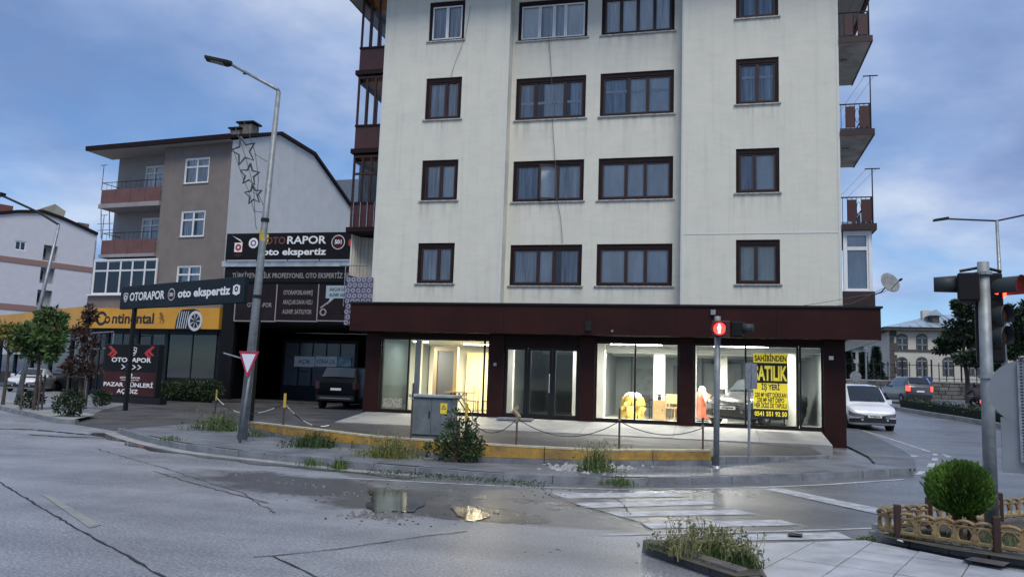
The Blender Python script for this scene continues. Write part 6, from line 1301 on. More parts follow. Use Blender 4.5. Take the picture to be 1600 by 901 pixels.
def chair(lab, p, rz, m_, seat=.45, back=.9, wd=.46, nm='chair', arms=False):
    t = thing(nm, lab, 'chair', p, 'chairs standing in the shop', rz); h = wd / 2
    loc_b('seat', m_, MB().box(-h, h, -h, h, seat - .05, seat), t); loc_b('backrest', m_, MB().box(-h + .05, h - .05, h - .035, h + .004, seat + .12, back), t)
    for sx in (-1, 1):
        for sy in (-1, 1): loc_b('leg', m_, MB().tube([(sx * (h - .03), sy * (h - .03), 0), (sx * (h - .03), sy * (h - .03), seat - .05 if sy < 0 else back)], .02, 6), t)
        if arms: loc_b('armrest', m_, MB().box(sx * h - .03, sx * h + .03, -h, h, seat + .2, seat + .24), t)
    return t
m_lwood = mat('light_wood', (.34, .23, .11), .5, noise=(3, .2)); chair('black armchair beside the yellow draped one', place(1005, 653, 28.9), .2, m_black, wd=.55, arms=True, back=.85)
cabn = thing('wooden_cabinet', 'light wooden cabinet with a plant on it in the shop', 'cabinet', place(1030, 657, 28.2)); loc_b('carcass', m_lwood, MB().box(-.2, .2, -.2, .2, .0, .68), cabn); loc_b('door', m_lwood, MB().box(-.18, .18, -.215, -.202, .05, .62), cabn); loc_b('knob', m_black, MB().box(.1, .13, -.24, -.216, .33, .37), cabn)
pt_ = thing('potted_plant', 'small dark potted plant on the wooden cabinet', 'plant', place(1030, 657, 28.2) + Vector((0, 0, .68))); loc_b('pot', m_tk, MB().lathe((0, 0, 0), [(.06, 0), (.08, .12)], 10), pt_)
lf_ = MB()
for _ in range(60): a = RN.uniform(0, 6.28); lf_.leaf(Vector((0, 0, .11)), Vector((math.cos(a), math.sin(a), RN.uniform(.3, 1.4))), Vector((0, 0, 1)), RN.uniform(.08, .2), .03)
loc_b('leaves', leafmat('pot_leaf', (.05, .08, .03), (.02, .035, .015)), lf_, pt_)
chair('light wooden chair right of the wooden cabinet', place(1045, 653, 28.8), -.4, m_lwood); chair('light wooden chair against the glass post of the middle window', place(1058, 654, 28.6), .5, m_lwood)
tb = thing('table', 'small pale table in the warmly lit left room', 'table', place(716, 648, 27.2)); loc_b('tabletop', m_lwood, MB().box(-.45, .45, -.3, .3, .68, .72), tb)
for sx in (-1, 1):
    for sy in (-1, 1): loc_b('leg', m_black, MB().tube([(sx * .4, sy * .25, 0), (sx * -.1, sy * .25, .68)], .02, 6), tb)
m_cch = mat('cream_seat', (.50, .44, .32), .7); chair('cream chair left in the pair beside the pale table', place(735, 648, 27.2), 1.7, m_cch, back=.95); chair('cream chair right in the pair beside the pale table', place(751, 649, 27.4), 1.4, m_cch, back=.95)
bxx = thing('dark_board', 'dark plank lying on the lowest white crossing stripe', 'debris', gp(1242, 834)); q = gp(1242, 834, .006)
part('plank', MB().hexa([gp(1231, 835.5, .008), gp(1254, 836.5, .008), gp(1254, 833, .008), gp(1232, 831.5, .008), gp(1231, 835.5, .03), gp(1254, 836.5, .03), gp(1254, 833, .03), gp(1232, 831.5, .03)]), m_tk, bxx)
# ================================================================ plants
UPV = Vector((0, 0, 1))
def rdir(rr): 
    z = rr.uniform(-1, 1); a = rr.uniform(0, 6.283); q = math.sqrt(1 - z * z); return Vector((q * math.cos(a), q * math.sin(a), z))
def leafcloud(mb, c, r, n, size, rr, up=.25, shell=.35, asp=.5):
    c = Vector(c)
    for _ in range(n):
        d = rdir(rr); k = (shell + (1 - shell) * rr.random()) ** .6; p = c + Vector((d.x * r[0], d.y * r[1], d.z * r[2])) * k
        dd = (d + rdir(rr) * .9 + UPV * up); s = size * rr.uniform(.6, 1.35); mb.leaf(p, dd, rdir(rr), s, s * asp)
    return mb
def weed(label, x, y, wpx, hpx, off=.13, n=160, m=None, leafy=.5, seed=1, name='weed', depth=.25, loc=None, cat='plant', dry=0):
    rr = random.Random(seed * 31 + int(x)); p = loc or gp(x, y, off); sc_ = dep(p) / 1250.; W = wpx * sc_; H = hpx * sc_
    t = thing(name, label, cat, p, 'weeds along the kerbs'); blades = MB(); lv = MB()
    for i in range(n):
        bx = rr.gauss(0, .30) * W; by = rr.gauss(0, depth) * min(W, .8); b = p + Vector((bx, by, -.01)); h = H * rr.uniform(.35, 1.05) * (1 - .55 * min(1, abs(bx) / (W * .55)))
        ln = Vector((rr.gauss(0, .28), rr.gauss(0, .28), 0)) * h; s = Vector((rr.uniform(-1, 1), rr.uniform(-1, 1), 0)).normalized() * max(.004, .006 + .006 * H)
        mid = b + ln * .35 + UPV * h * .6; tip = b + ln + UPV * h * rr.uniform(.8, 1)
        blades.add([b - s, b + s, mid + s * .7, tip, mid - s * .7], [(0, 1, 2, 4), (4, 2, 3)])
        if rr.random() < leafy:
            for k in range(rr.randint(4, 9)):
                q = b.lerp(mid, rr.random()) if rr.random() < .5 else mid.lerp(tip, rr.random()); z = max(.02, H * .10) * rr.uniform(.6, 1.3); lv.leaf(q, Vector((rr.uniform(-1, 1), rr.uniform(-1, 1), rr.uniform(-.1, .9))), rdir(rr), z, z * .5)
    part('stems', blades, m or m_grass, t)['kind'] = 'stuff'
    if lv.v: part('leaves', lv, m or m_grass, t)['kind'] = 'stuff'
    if dry:
        db = MB()
        for i in range(int(n * dry)):
            b = p + Vector((rr.gauss(0, .3) * W, rr.gauss(0, depth) * min(W, .8), 0)); h = H * rr.uniform(.6, 1.15); tip = b + Vector((rr.gauss(0, .2) * h, rr.gauss(0, .2) * h, h)); db.tube([b, b.lerp(tip, .6) + Vector((rr.gauss(0, .02), 0, 0)), tip], [.003, .003, .002], 3, False)
            for k in range(5): z = .03 * rr.uniform(.6, 1.4); db.leaf(tip - UPV * rr.uniform(0, .25) * h, rdir(rr), rdir(rr), z, z * .6)
        part('dry_stalks', db, m_dry, t)['kind'] = 'stuff'
    return t
m_gd = leafmat('dark_weed', (.055, .095, .028), (.018, .038, .012), 5); m_gy = leafmat('yellow_weed', (.20, .20, .05), (.07, .10, .025), 5)
weed('leafy weed clump left of the street lamp base', 343, 672, 78, 34, n=260, dry=.15)
weed('low weed tuft at the right foot of the street lamp', 402, 682, 45, 16, n=120)
weed('dense green weed clump before the left end of the yellow wall', 488, 698, 70, 32, n=280, m=m_gd)
weed('yellowish weed clump left of the electrical cabinet', 611, 714, 76, 36, n=300, m=m_gy, dry=.3)
weed('small upright weed growing from the kerb left of the cabinet', 531, 731, 26, 24, off=.02, n=90)
weed('low weed patch on the kerb below the yellow wall', 487, 726, 36, 18, off=.05, n=90)
weed('tall thin weed growing from the rubble in front of the yellow wall', 930, 736, 48, 44, n=150, dry=.5)
weed('grass tuft on the broken kerb below the rubble', 968, 757, 48, 20, off=.05, n=150)
weed('sparse grass tuft on the pavement left of the lamp', 268, 687, 34, 12, n=80)
weed('tall dry stalk weed standing by the yellow wall', 983, 716, 26, 36, n=30, m=m_dry, leafy=.2)
weed('small weed under the corner of the planter kerb', 1358, 846, 26, 16, off=.0, n=70)
# green scum along the kerb foot
rr = random.Random(5); mo_ = MB()
for (x, y, n) in [(x, 737 + (x - 600) * .085, 70) for x in range(590, 860, 18)] + [(x, 692 + (x - 300) * .115, 26) for x in range(300, 470, 14)]:
    for _ in range(n): p = gp(x + rr.gauss(0, 14), y + rr.gauss(0, 2.2), .1 if y < 735 else .04); z = rr.uniform(.015, .05); mo_.leaf(p, Vector((rr.uniform(-1, 1), rr.uniform(-1, 1), rr.uniform(.2, 1.2))), rdir(rr), z, z * .5)
tag(mo_.build('ground_cover', m_gd), 'moss and small weeds creeping along the kerb', 'ground cover', kind='stuff')
# leafy shrub beside the cabinet
def shrub(name, label, p, blobs, n, size, m, seed, stems=8, core=True, group=None, cat='shrub'):
    rr = random.Random(seed); t = thing(name, label, cat, p, group); lv = MB(); st_ = MB()
    for (dx, dy, dz, rx, ry, rz) in blobs:
        c = Vector(p) + Vector((dx, dy, dz)); leafcloud(lv, c, (rx, ry, rz), int(n * rx * rz * 10), size, rr)
        for _ in range(stems): d = rdir(rr); q = c + Vector((d.x * rx, d.y * ry, abs(d.z) * rz)) * .8; st_.tube([Vector(p) + Vector((rr.gauss(0, .05), rr.gauss(0, .05), 0)), Vector(p).lerp(q, .6) + rdir(rr) * .04, q], [.012, .008, .004], 4, False)
    part('stems', st_, mat('twig', (.09, .065, .045), .8), t)['kind'] = 'stuff'; part('foliage', lv, m, t)['kind'] = 'stuff'; return t
ps = gp(716, 720, .13); shrub('climbing_shrub', 'dark leafy shrub climbing over the right side of the electrical cabinet', ps + Vector((0, -.1, 0)), [(0, 0, .27, .50, .3, .28), (.0, 0, .55, .33, .25, .28), (-.08, 0, .80, .16, .14, .20), (.26, 0, .66, .12, .12, .26), (-.34, -.05, .20, .34, .2, .20), (.28, 0, .3, .28, .2, .26)], 430, .07, m_gd, 3)
# left bushes, hedge
m_bush = leafmat('bush_green', (.045, .075, .03), (.014, .028, .012), 2)
for x, y, wd, ht, lab, sd_ in ((106, 650, 52, 38, 'dense dark bush on the verge between the young trees', 1), (47, 637, 44, 24, 'low bush round the foot of the young green tree', 2), (158, 634, 30, 22, 'small bush left of the poster stand post', 3)):
    p = gp(x, y, .12); k = dep(p) / 1250.; W, H = wd * k, ht * k; shrub('bush', lab, p, [(0, 0, H * .5, W * .5, W * .4, H * .5), (W * .15, 0, H * .7, W * .3, W * .3, H * .35)], 420, .10, m_bush, sd_, group='bushes on the left verge')
p = BR.pt(bx(293, 612, 2.2)[0], G(*BR.pt(-3, 0, 2.2).xy), 2.2); hg = thing('hedge', 'dark low hedge in front of the tyre shop windows', 'hedge', p); lv = MB(); rr = random.Random(8)
for k in range(9): a = bx(lerp(255, 333, k / 8), 605, 2.2)[0]; leafcloud(lv, BR.pt(a, p.z + .45 + .25 * rr.random(), 2.2), (.6, .45, .5), 500, .13, rr)
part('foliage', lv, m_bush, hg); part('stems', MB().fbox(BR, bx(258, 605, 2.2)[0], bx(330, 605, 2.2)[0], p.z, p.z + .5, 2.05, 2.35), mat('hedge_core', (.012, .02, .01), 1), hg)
# young trees with guard stakes
def young_tree(label, x, y, yt, crown, m, n, size, seed, stakes=True):
    p = gp(x, y, .12); k = dep(p) / 1250.; rr = random.Random(seed); t = thing('tree', label, 'tree', p); H = (y - yt) * k
    tr = MB().tube([p - Vector((0, 0, .1)), p + Vector((.04, 0, H * .35)), p + Vector((.0, 0, H * .6)), p + Vector((.05, 0, H * .9))], [.07, .055, .045, .015], 8); lv = MB()
    for (dx, dz, rx, rz) in crown:
        c = p + Vector((dx * k, rr.uniform(-.2, .2), (y - dz) * k)); r = (rx * k, rx * k * .9, rz * k); st = p + Vector((0, 0, min(H * .75, c.z - p.z) * .8))
        for _ in range(5): d = rdir(rr); tr.tube([st, st.lerp(c, .6) + rdir(rr) * .1, c + Vector((d.x * r[0], d.y * r[1], d.z * r[2])) * .8], [.03, .02, .006], 5, False)
        for _ in range(5): leafcloud(lv, c + Vector((rr.uniform(-1, 1) * r[0], rr.uniform(-1, 1) * r[1], rr.uniform(-1, 1) * r[2])) * .55, [q * .55 for q in r], n // 5, size, rr, shell=.1)
    part('trunk', tr, mat('bark', (.075, .058, .045), .9, noise=(8, .4)), t); part('crown', lv, m, t)
    if stakes:
        q = k * 16
        for i, (sx, sy) in enumerate(((-1, -.5), (1, -.5), (.2, .8))):
            part('stake', MB().tube([p + Vector((sx * q, sy * q, 0)), p + Vector((sx * q, sy * q, 1.25))], .035, 6), mat('stake_wood', (.07, .055, .05), .8), t)
        part('stake_tie', MB().tube([p + Vector((-q, -.5 * q, 1.15)), p + Vector((q, -.5 * q, 1.15)), p + Vector((.2 * q, .8 * q, 1.15)), p + Vector((-q, -.5 * q, 1.15))], .025, 5), mat('stake_wood', (.07, .055, .05), .8), t)
m_tg = leafmat('tree_green', (.085, .14, .04), (.028, .058, .018), 1.2); m_ty2 = leafmat('tree_yellow', (.22, .19, .04), (.09, .11, .025), 1.2); m_tr = leafmat('tree_red', (.085, .045, .035), (.03, .018, .016), 1.2)
young_tree('young green street tree on the left verge', 52, 640, 478, [(0, 515, 42, 26), (-25, 530, 26, 20), (28, 525, 26, 24), (8, 495, 26, 16), (38, 545, 18, 18), (-2, 548, 28, 18)], m_tg, 330, .21, 11)
young_tree('sparse reddish young tree left of the poster stand', 122, 634, 462, [(2, 485, 12, 18), (-6, 515, 20, 20), (6, 535, 22, 20), (-4, 562, 26, 22), (10, 580, 22, 18), (-22, 575, 14, 12)], m_tr, 230, .17, 12)
young_tree('young tree with yellowing leaves at the left edge', 4, 632, 495, [(0, 520, 20, 16), (-20, 530, 22, 18), (10, 540, 14, 12)], m_ty2, 240, .2, 13, False)
# ================================================================ weed bed with kerb stones, planter with topiary
wb = thing('weed_bed', 'small roadside bed edged with worn brown kerb stones', 'planter', gp(1080, 872)); m_kbr = mat('brown_kerb', (.115, .10, .092), .75, noise=(4, .4), bump=(25, .6))
for (x0, y0, x1, y1) in ((1001, 862, 1053, 877.5), (1054, 878, 1107, 896.5), (1108, 897, 1150, 911.5), (1153, 911, 1182, 921)):
    a, b = gp(x0, y0), gp(x1, y1); t_ = (b - a).normalized(); n_ = Vector((-t_.y, t_.x, 0)); hh = .125 if x0 < 1150 else .08; hb = MB().hexa([a + UPV * -.05, b + UPV * -.05, b + n_ * .14 + UPV * -.05, a + n_ * .14 + UPV * -.05, a + n_ * .02 + UPV * hh, b + n_ * .02 + UPV * (hh + RN.uniform(-.01, .01)), b + n_ * .14 + UPV * hh, a + n_ * .14 + UPV * hh]); part('kerb_stone', hb, m_kbr, wb, bevel=.012)
part('soil', MB().poly([gp(*q, .085) for q in ((1006, 853), (1150, 900), (1192, 898), (1174, 866), (1164, 850), (1040, 842))]), mat('soil', (.075, .065, .05), .95, noise=(6, .5), bump=(25, .8)), wb)
part('rear_edge', MB().hexa([gp(1010, 846), gp(1166, 853), gp(1166, 849), gp(1016, 842), gp(1010, 846, .09), gp(1166, 853, .08), gp(1166, 849, .08), gp(1016, 842, .09)]), m_kbr, wb)
part('right_edge', MB().hexa([gp(1166, 853), gp(1194, 903), gp(1200, 903), gp(1170, 852), gp(1166, 853, .08), gp(1194, 903, .06), gp(1200, 903, .06), gp(1170, 852, .08)]), m_kbr, wb)
wd_ = [('tall grassy weeds at the middle of the kerbed bed', 1090, 866, 80, 52, m_dry, 210, .25, 21), ('leafy green weeds filling the right half of the kerbed bed', 1132, 872, 80, 46, m_grass, 330, .75, 22), ('green weeds at the right tip of the kerbed bed', 1160, 884, 48, 34, m_gd, 170, .8, 23), ('short weeds at the left end of the kerbed bed', 1045, 856, 60, 20, m_grass, 140, .6, 24)]
for lab, x, y, w0, h0, m_, n_, lf2, sd_ in wd_: weed(lab, x, y, w0, h0, .085, n_, m_, lf2, sd_, dry=.2)
pn = thing('planter', 'wedge shaped kerbed planter with grass at the right', 'planter', gp(1450, 838)); FRp = [gp(*q) for q in ((1356, 842), (1420, 853), (1482, 865), (1545, 875), (1610, 885), (1700, 898))]
for a, b in zip(FRp, FRp[1:]):
    t_ = (b - a).normalized(); n_ = Vector((-t_.y, t_.x, 0)); g_ = t_ * .006; a, b = a + g_, b - g_; part('kerb_stone', MB().hexa([a - UPV * .05, b - UPV * .05, b + n_ * .2 - UPV * .05, a + n_ * .2 - UPV * .05, a + UPV * .11, b + UPV * .11, b + n_ * .2 + UPV * .115, a + n_ * .2 + UPV * .115]), m_conc, pn, bevel=.015)
RRp = [gp(*q) for q in ((1362, 832), (1452, 823), (1561, 813), (1700, 800))]
for a, b in zip(RRp, RRp[1:]):
    t_ = (b - a).normalized(); n_ = Vector((t_.y, -t_.x, 0)); part('kerb_stone', MB().hexa([a - UPV * .05, b - UPV * .05, b + n_ * .16 - UPV * .05, a + n_ * .16 - UPV * .05, a + UPV * .11, b + UPV * .11, b + n_ * .16 + UPV * .11, a + n_ * .16 + UPV * .11]), m_conc, pn)
part('soil', MB().poly([gp(x, y, .10) for x, y in ((1368, 835), (1482, 857), (1610, 876), (1700, 890), (1700, 805), (1561, 815), (1452, 825))]), mat('soil', (.075, .065, .05), .95), pn)
gr = MB(); rr = random.Random(9)
for _ in range(2600):
    k = rr.random(); p = gp(lerp(1390, 1640, k), 832 + rr.random() * (6 + 34 * k), .10); h = rr.uniform(.03, .09); s = Vector((rr.uniform(-1, 1), rr.uniform(-1, 1), 0)) * .004; gr.add([p - s, p + s, p + Vector((rr.gauss(0, .03), rr.gauss(0, .03), h))], [(0, 1, 2)])
tag(gr.build('grass', m_grass), 'short grass growing inside the kerbed planter', 'grass', kind='stuff')
# cast fence panels with oval hoops
m_ochre = mat('ochre_fence', (.27, .185, .085), .7, noise=(9, .5), bump=(20, .3)); m_fpost = mat('fence_post_brown', (.035, .015, .011), .6, noise=(6, .3))
def fence_run(t, a, b, H=.265):
    Ln = (b - a).length; u = (b - a) / Ln; nh = max(1, round(Ln / .19)); n_ = Vector((-u.y, u.x, 0)); q = lambda s, z, c=0: a + u * s + UPV * z + n_ * c
    part('bottom_rail', MB().hexa([q(0, .02, -.02), q(Ln, .02, -.02), q(Ln, .02, .02), q(0, .02, .02), q(0, .06, -.02), q(Ln, .06, -.02), q(Ln, .06, .02), q(0, .06, .02)]), m_ochre, t, bevel=.006)
    part('mid_rail', MB().hexa([q(0, H * .72, -.016), q(Ln, H * .72, -.016), q(Ln, H * .72, .016), q(0, H * .72, .016), q(0, H * .80, -.016), q(Ln, H * .80, -.016), q(Ln, H * .80, .016), q(0, H * .80, .016)]), m_ochre, t, bevel=.005)
    for i in range(nh):
        c = Ln * (i + .5) / nh; rx = Ln / nh * .40; part('hoop', MB().tube([q(c + rx * math.cos(k * math.pi / 7), H * .42 + H * .34 * math.sin(k * math.pi / 7)) for k in range(15)], .017, 6), m_ochre, t, smooth=True)
        part('top_arch', MB().tube([q(c + Ln / nh * .5 * math.cos(k * math.pi / 6), H * .80 + H * .17 * math.sin(k * math.pi / 6)) for k in range(7)], .020, 6), m_ochre, t, smooth=True)
        if i: part('baluster', MB().hexa([q(Ln * i / nh - .022, .06, -.018), q(Ln * i / nh + .022, .06, -.018), q(Ln * i / nh + .022, .06, .018), q(Ln * i / nh - .022, .06, .018), q(Ln * i / nh - .018, H * .82, -.014), q(Ln * i / nh + .018, H * .82, -.014), q(Ln * i / nh + .018, H * .82, .014), q(Ln * i / nh - .018, H * .82, .014)]), m_ochre, t)
def fpost(t, p, H=.345): part('post', MB().box(p.x - .035, p.x + .035, p.y - .035, p.y + .035, p.z - .02, p.z + H), m_fpost, t, bevel=.006)
ff = [gp(*q, .115) for q in ((1372, 829), (1403, 837), (1558, 860), (1680, 876))]; rf_ = [gp(*q, .115) for q in ((1374, 829), (1404, 826), (1452, 822), (1563, 811), (1690, 799))]
nf = thing('planter_fence', 'near run of low ochre fence with oval hoops and brown posts', 'fence', ff[0]); bf = thing('planter_fence', 'far run of low ochre fence with oval hoops behind the round shrub', 'fence', rf_[1])
for a, b in zip(ff, ff[1:]): fence_run(nf, a.lerp(b, .01), b.lerp(a, .01))
for p in ff[1:3]: fpost(nf, p)
for a, b in zip(rf_, rf_[1:]): fence_run(bf, a.lerp(b, .015), b.lerp(a, .015))
for p in rf_[2:4]: fpost(bf, p)
# clipped round conifer
import mathutils, mathutils.noise
bpz = gp(1509, 846, .10); sc_ = dep(bpz) / 1250.; cz = (846 - 767) * sc_ * 1.0; tp = thing('topiary_shrub', 'round clipped bright green conifer in the planter', 'shrub', bpz); rr = random.Random(4); cc = bpz + Vector((-.04, 0, cz)); lv = MB(); RX, RZ = 44 * sc_, 39.5 * sc_
lumps = [(rdir(rr), rr.uniform(.7, 1)) for _ in range(60)]
for _ in range(13000):
    d = rdir(rr); bump_ = 1 + .07 * max((d.dot(l) - .86) / .14 * s for l, s in lumps) if True else 1; bump_ = max(.90, min(1.10, bump_)); k = rr.uniform(.78, 1.0) * bump_ * (1.13 if rr.random() < .03 else 1)
    k *= 1 + .13 * mathutils.noise.noise(d * 1.9) + .07 * mathutils.noise.noise(d * 5); p = cc + Vector((d.x * RX, d.y * RX, d.z * RZ)) * k; dd = d * .55 + UPV * .9 + rdir(rr) * .35; s = rr.uniform(.03, .065); lv.leaf(p, dd, d.cross(UPV) + rdir(rr) * .5, s, s * .36)
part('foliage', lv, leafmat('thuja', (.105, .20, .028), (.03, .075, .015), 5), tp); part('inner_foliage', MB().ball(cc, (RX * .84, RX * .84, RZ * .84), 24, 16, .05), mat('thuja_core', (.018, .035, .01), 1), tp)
tk_ = MB()
for k in range(6): a = k * 1.05; b = bpz + Vector((.10 * math.cos(a), .06 * math.sin(a), -.02)); tk_.tube([b, b + Vector((.03 * math.cos(a), 0, cz * .4)), b.lerp(cc, .8)], [.028, .022, .015], 6)
part('trunk', tk_, mat('reddish_bark', (.10, .05, .035), .9, noise=(12, .4)), tp)
tag(MB().hexa([gp(1400, 846, .02), gp(1414, 850, .02), gp(1412, 845, .06), gp(1402, 844, .05), gp(1401, 843, .11), gp(1411, 846, .1), gp(1410, 843, .1), gp(1403, 842, .1)]).build('litter', mat('crumpled_paper', (.55, .55, .55), .8, noise=(15, .4))), 'crumpled white paper lying against the planter kerb', 'litter')
tag(MB().hexa([gp(1506, 873, .05), gp(1568, 884, .05), gp(1578, 878, .05), gp(1520, 869, .05), gp(1506, 873, .085), gp(1568, 884, .085), gp(1578, 878, .085), gp(1520, 869, .085)]).build('plank', mat('dark_plank', (.09, .075, .07), .8, noise=(6, .4))), 'dark weathered board lying on the slabs by the planter', 'board')
# ================================================================ across the street on the right
hk = smooth_line([gp(*q) for q in ((1397, 640.5), (1440, 648), (1498, 657.5), (1563, 669.5), (1640, 685))], 1.0); md = struct(MB().build('median', m_conc)); kerb_stones(list(reversed(hk)), md, .22, .2, 1.6, m_conc, -1, .01)
hd2 = thing('hedge', 'long low trimmed hedge on the median of the side street', 'hedge', hk[len(hk) // 2]); lv = MB(); rr = random.Random(15); off = off_line(hk, -0.0)
core = MB(); A = []; Bq = []
for i, p in enumerate(hk):
    t_ = (hk[min(i + 1, len(hk) - 1)] - hk[max(i - 1, 0)]); t_.z = 0; t_.normalize(); n_ = Vector((-t_.y, t_.x, 0)); n_ = n_ if n_.y > 0 else -n_; A.append(p + n_ * .35); Bq.append(p + n_ * 1.15)
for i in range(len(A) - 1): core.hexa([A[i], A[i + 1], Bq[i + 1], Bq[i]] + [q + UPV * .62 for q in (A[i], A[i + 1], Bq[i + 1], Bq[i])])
for i in range(len(A) - 1):
    for _ in range(170): p = A[i].lerp(A[i + 1], rr.random()).lerp(Bq[i].lerp(Bq[i + 1], rr.random()), rr.random() ** 1.5) + UPV * (.1 + .62 * rr.random() ** .6); z = rr.uniform(.07, .15); lv.leaf(p + Vector((0, -.06, .04)), rdir(rr) + UPV * .4, rdir(rr), z, z * .55)
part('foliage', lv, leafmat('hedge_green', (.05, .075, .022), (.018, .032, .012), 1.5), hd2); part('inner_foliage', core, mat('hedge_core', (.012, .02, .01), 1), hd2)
# stone wall with iron railing
m_stone = mat('wall_stone', (.15, .145, .14), .9, noise=(1.3, .5), bump=(8, .8)); SW = Fr((0, 74, 0), -2); a0, a1 = SW.px(1322, 595)[0], SW.px(1700, 598)[0]; zt = SW.px(1450, 595)[1]; zb = G(a0, 74) - .2
sw = thing('stone_wall', 'grey rubble stone wall across the side street', 'wall', SW.pt(a0, zb, 0)); rr = random.Random(3); rows = 4
part('core', MB().fbox(SW, a0, a1, zb, zt - .12, -.5, -.06), m_joint, sw)
sm_ = [mat('wall_stone%d' % k, (.13 + .03 * k, .125 + .03 * k, .12 + .028 * k), .9, noise=(2, .4)) for k in range(3)]
for r_ in range(rows):
    z0 = lerp(zb + .2, zt - .12, r_ / rows); z1 = lerp(zb + .2, zt - .12, (r_ + 1) / rows); a = a0
    while a < a1:
        e_ = min(a1, a + rr.uniform(.5, 1.1)); part('stone', MB().fbox(SW, a + .02, e_ - .02, z0 + .02, z1 - .02, -.06, rr.uniform(-.02, .03)), sm_[rr.randint(0, 2)], sw); a = e_
part('coping', MB().fbox(SW, a0, a1, zt - .12, zt, -.55, .06), m_conc, sw)
fr_ = thing('iron_railing', 'black iron railing with tall uprights on top of the stone wall', 'fence', SW.pt(a0, zt, -.25)); zf = SW.px(1450, 566)[1]; n = int((a1 - a0) / .55)
for z in (zt + .2, zf - .25): part('rail', MB().fbox(SW, a0, a1, z, z + .05, -.28, -.24), m_black, fr_)
for k in range(n + 1): a = lerp(a0, a1, k / n); part('bar', MB().fbox(SW, a - (.06 if k % 4 == 0 else .03), a + (.06 if k % 4 == 0 else .03), zt, zf + (.25 if k % 4 == 0 else 0), -.30, -.23), m_black, fr_)
# old two-storey building with arched windows
HB = Fr((0, 98, 0), 0); hp = lambda x, y, c=0: HB.px(x, y, c); a0, a1 = hp(1391, 560)[0], hp(1640, 560)[0]; ze = hp(1450, 517)[1]
hb = thing('historic_building', 'old cream two storey building with arched windows and pale metal hip roof', 'building', HB.pt((a0 + a1) / 2, G(a0, 98), 0)); m_hist = mat('cream_render', (.56, .53, .46), .85, noise=(.5, .12)); m_dst = mat('dark_stone', (.085, .075, .07), .85, noise=(3, .3))
ws_ = [(x, y0, y1) for x in (1409.5, 1440.5, 1481.5, 1523, 1566, 1600) for (y0, y1) in ((523, 549), (559, 587))]; hol = []
for x, y0, y1 in ws_: p, q = hp(x - 7.5, y0), hp(x + 7.5, y1); hol.append((p[0], q[0], q[1], p[1]))
zgr = G(a0, 98) - 1
part('wall', wall_holes(MB(), HB, a0, a1, zgr, ze, hol, 0, .35).add([HB.pt(a0, zgr, 0), HB.pt(a0, ze, 0), HB.pt(a0, ze, -16), HB.pt(a0, zgr, -16)], [(0, 1, 2, 3)]), m_hist, hb)
for h_ in hol:
    w0 = h_[1] - h_[0]; am_ = (h_[0] + h_[1]) / 2; zs_ = h_[3] - w0 * .35
    arc = [(am_ + w0 * .62 * math.cos(math.radians(k)), zs_ + w0 * .50 * math.sin(math.radians(k))) for k in range(0, 181, 20)]; inn = [(am_ + w0 * .45 * math.cos(math.radians(k)), zs_ + w0 * .33 * math.sin(math.radians(k))) for k in range(0, 181, 20)]
    o = part('window', MB().strip([HB.pt(a, b, .06) for a, b in arc], [HB.pt(a, b, .06) for a, b in inn]).fbox(HB, h_[0] - w0 * .12, h_[0] + w0 * .05, h_[2], zs_, .01, .06).fbox(HB, h_[1] - w0 * .05, h_[1] + w0 * .12, h_[2], zs_, .01, .06), m_dst, hb)
    part('spandrel', MB().poly([HB.pt(a, b, .03) for a, b in arc] + [HB.pt(h_[0] - .02, h_[3] + .02, .03)] * 0), m_dst, o)
    part('pane', MB().poly([HB.pt(am_ + w0 * .44 * math.cos(math.radians(k)), zs_ + w0 * .32 * math.sin(math.radians(k)), .045) for k in range(0, 181, 20)] + [HB.pt(h_[0] + .05, h_[2], .045), HB.pt(h_[1] - .05, h_[2], .045)]), m_cglass, o)
    part('glazing_bar', MB().fbox(HB, am_ - .05, am_ + .05, h_[2], h_[3] - .1, .05, .09).fbox(HB, h_[0], h_[1], zs_ - .05, zs_ + .05, .05, .09).fbox(HB, h_[0], h_[1], lerp(h_[2], zs_, .5) - .04, lerp(h_[2], zs_, .5) + .04, .05, .09), mat('bar_grey', (.30, .30, .29), .7), o)
zsc = hp(1450, 548)[1]; part('string_course', MB().fbox(HB, a0 - .1, a1, zsc - .1, zsc + .12, .01, .1), m_dst, hb)
for k in range(12): z = lerp(zgr, ze, k / 12); part('quoin', MB().fbox(HB, a0 - .05, a0 + (.7 if k % 2 else .45), z + .03, z + (ze - zgr) / 12 - .03, .005, .08), m_dst, hb)
part('cornice', MB().fbox(HB, a0 - .7, a1, ze, ze + .35, -16.5, .7), m_dst, hb); zr_ = hp(1450, 490, -7)[1]
rf = [HB.pt(a0 - .8, ze + .36, .8), HB.pt(a1, ze + .36, .8), HB.pt(a1, ze + .36, -16.6), HB.pt(a0 - .8, ze + .36, -16.6), HB.pt(a0 + 7, zr_, -8), HB.pt(a1, zr_, -8)]
part('roof', MB().add(rf, [(0, 1, 5, 4), (2, 3, 4, 5), (3, 0, 4)]), mat('zinc_roof', (.42, .50, .56), .4, metal=.4, noise=(.6, .2)), hb)
for k in range(14): a = lerp(a0 + 1, a1 - 1, k / 13); part('roof_seam', MB().tube([HB.pt(a, ze + .42, .75), HB.pt(max(a, a0 + 7), zr_ + .04, -7.9) if a > a0 + 6 else HB.pt(a, lerp(ze, zr_, max(0, (a - a0)) / 7.8) + .4, .8 - 8.8 * (a - a0 + .8) / 7.8)], .05, 4), mat('zinc_seam', (.36, .43, .48), .4, metal=.4), hb)
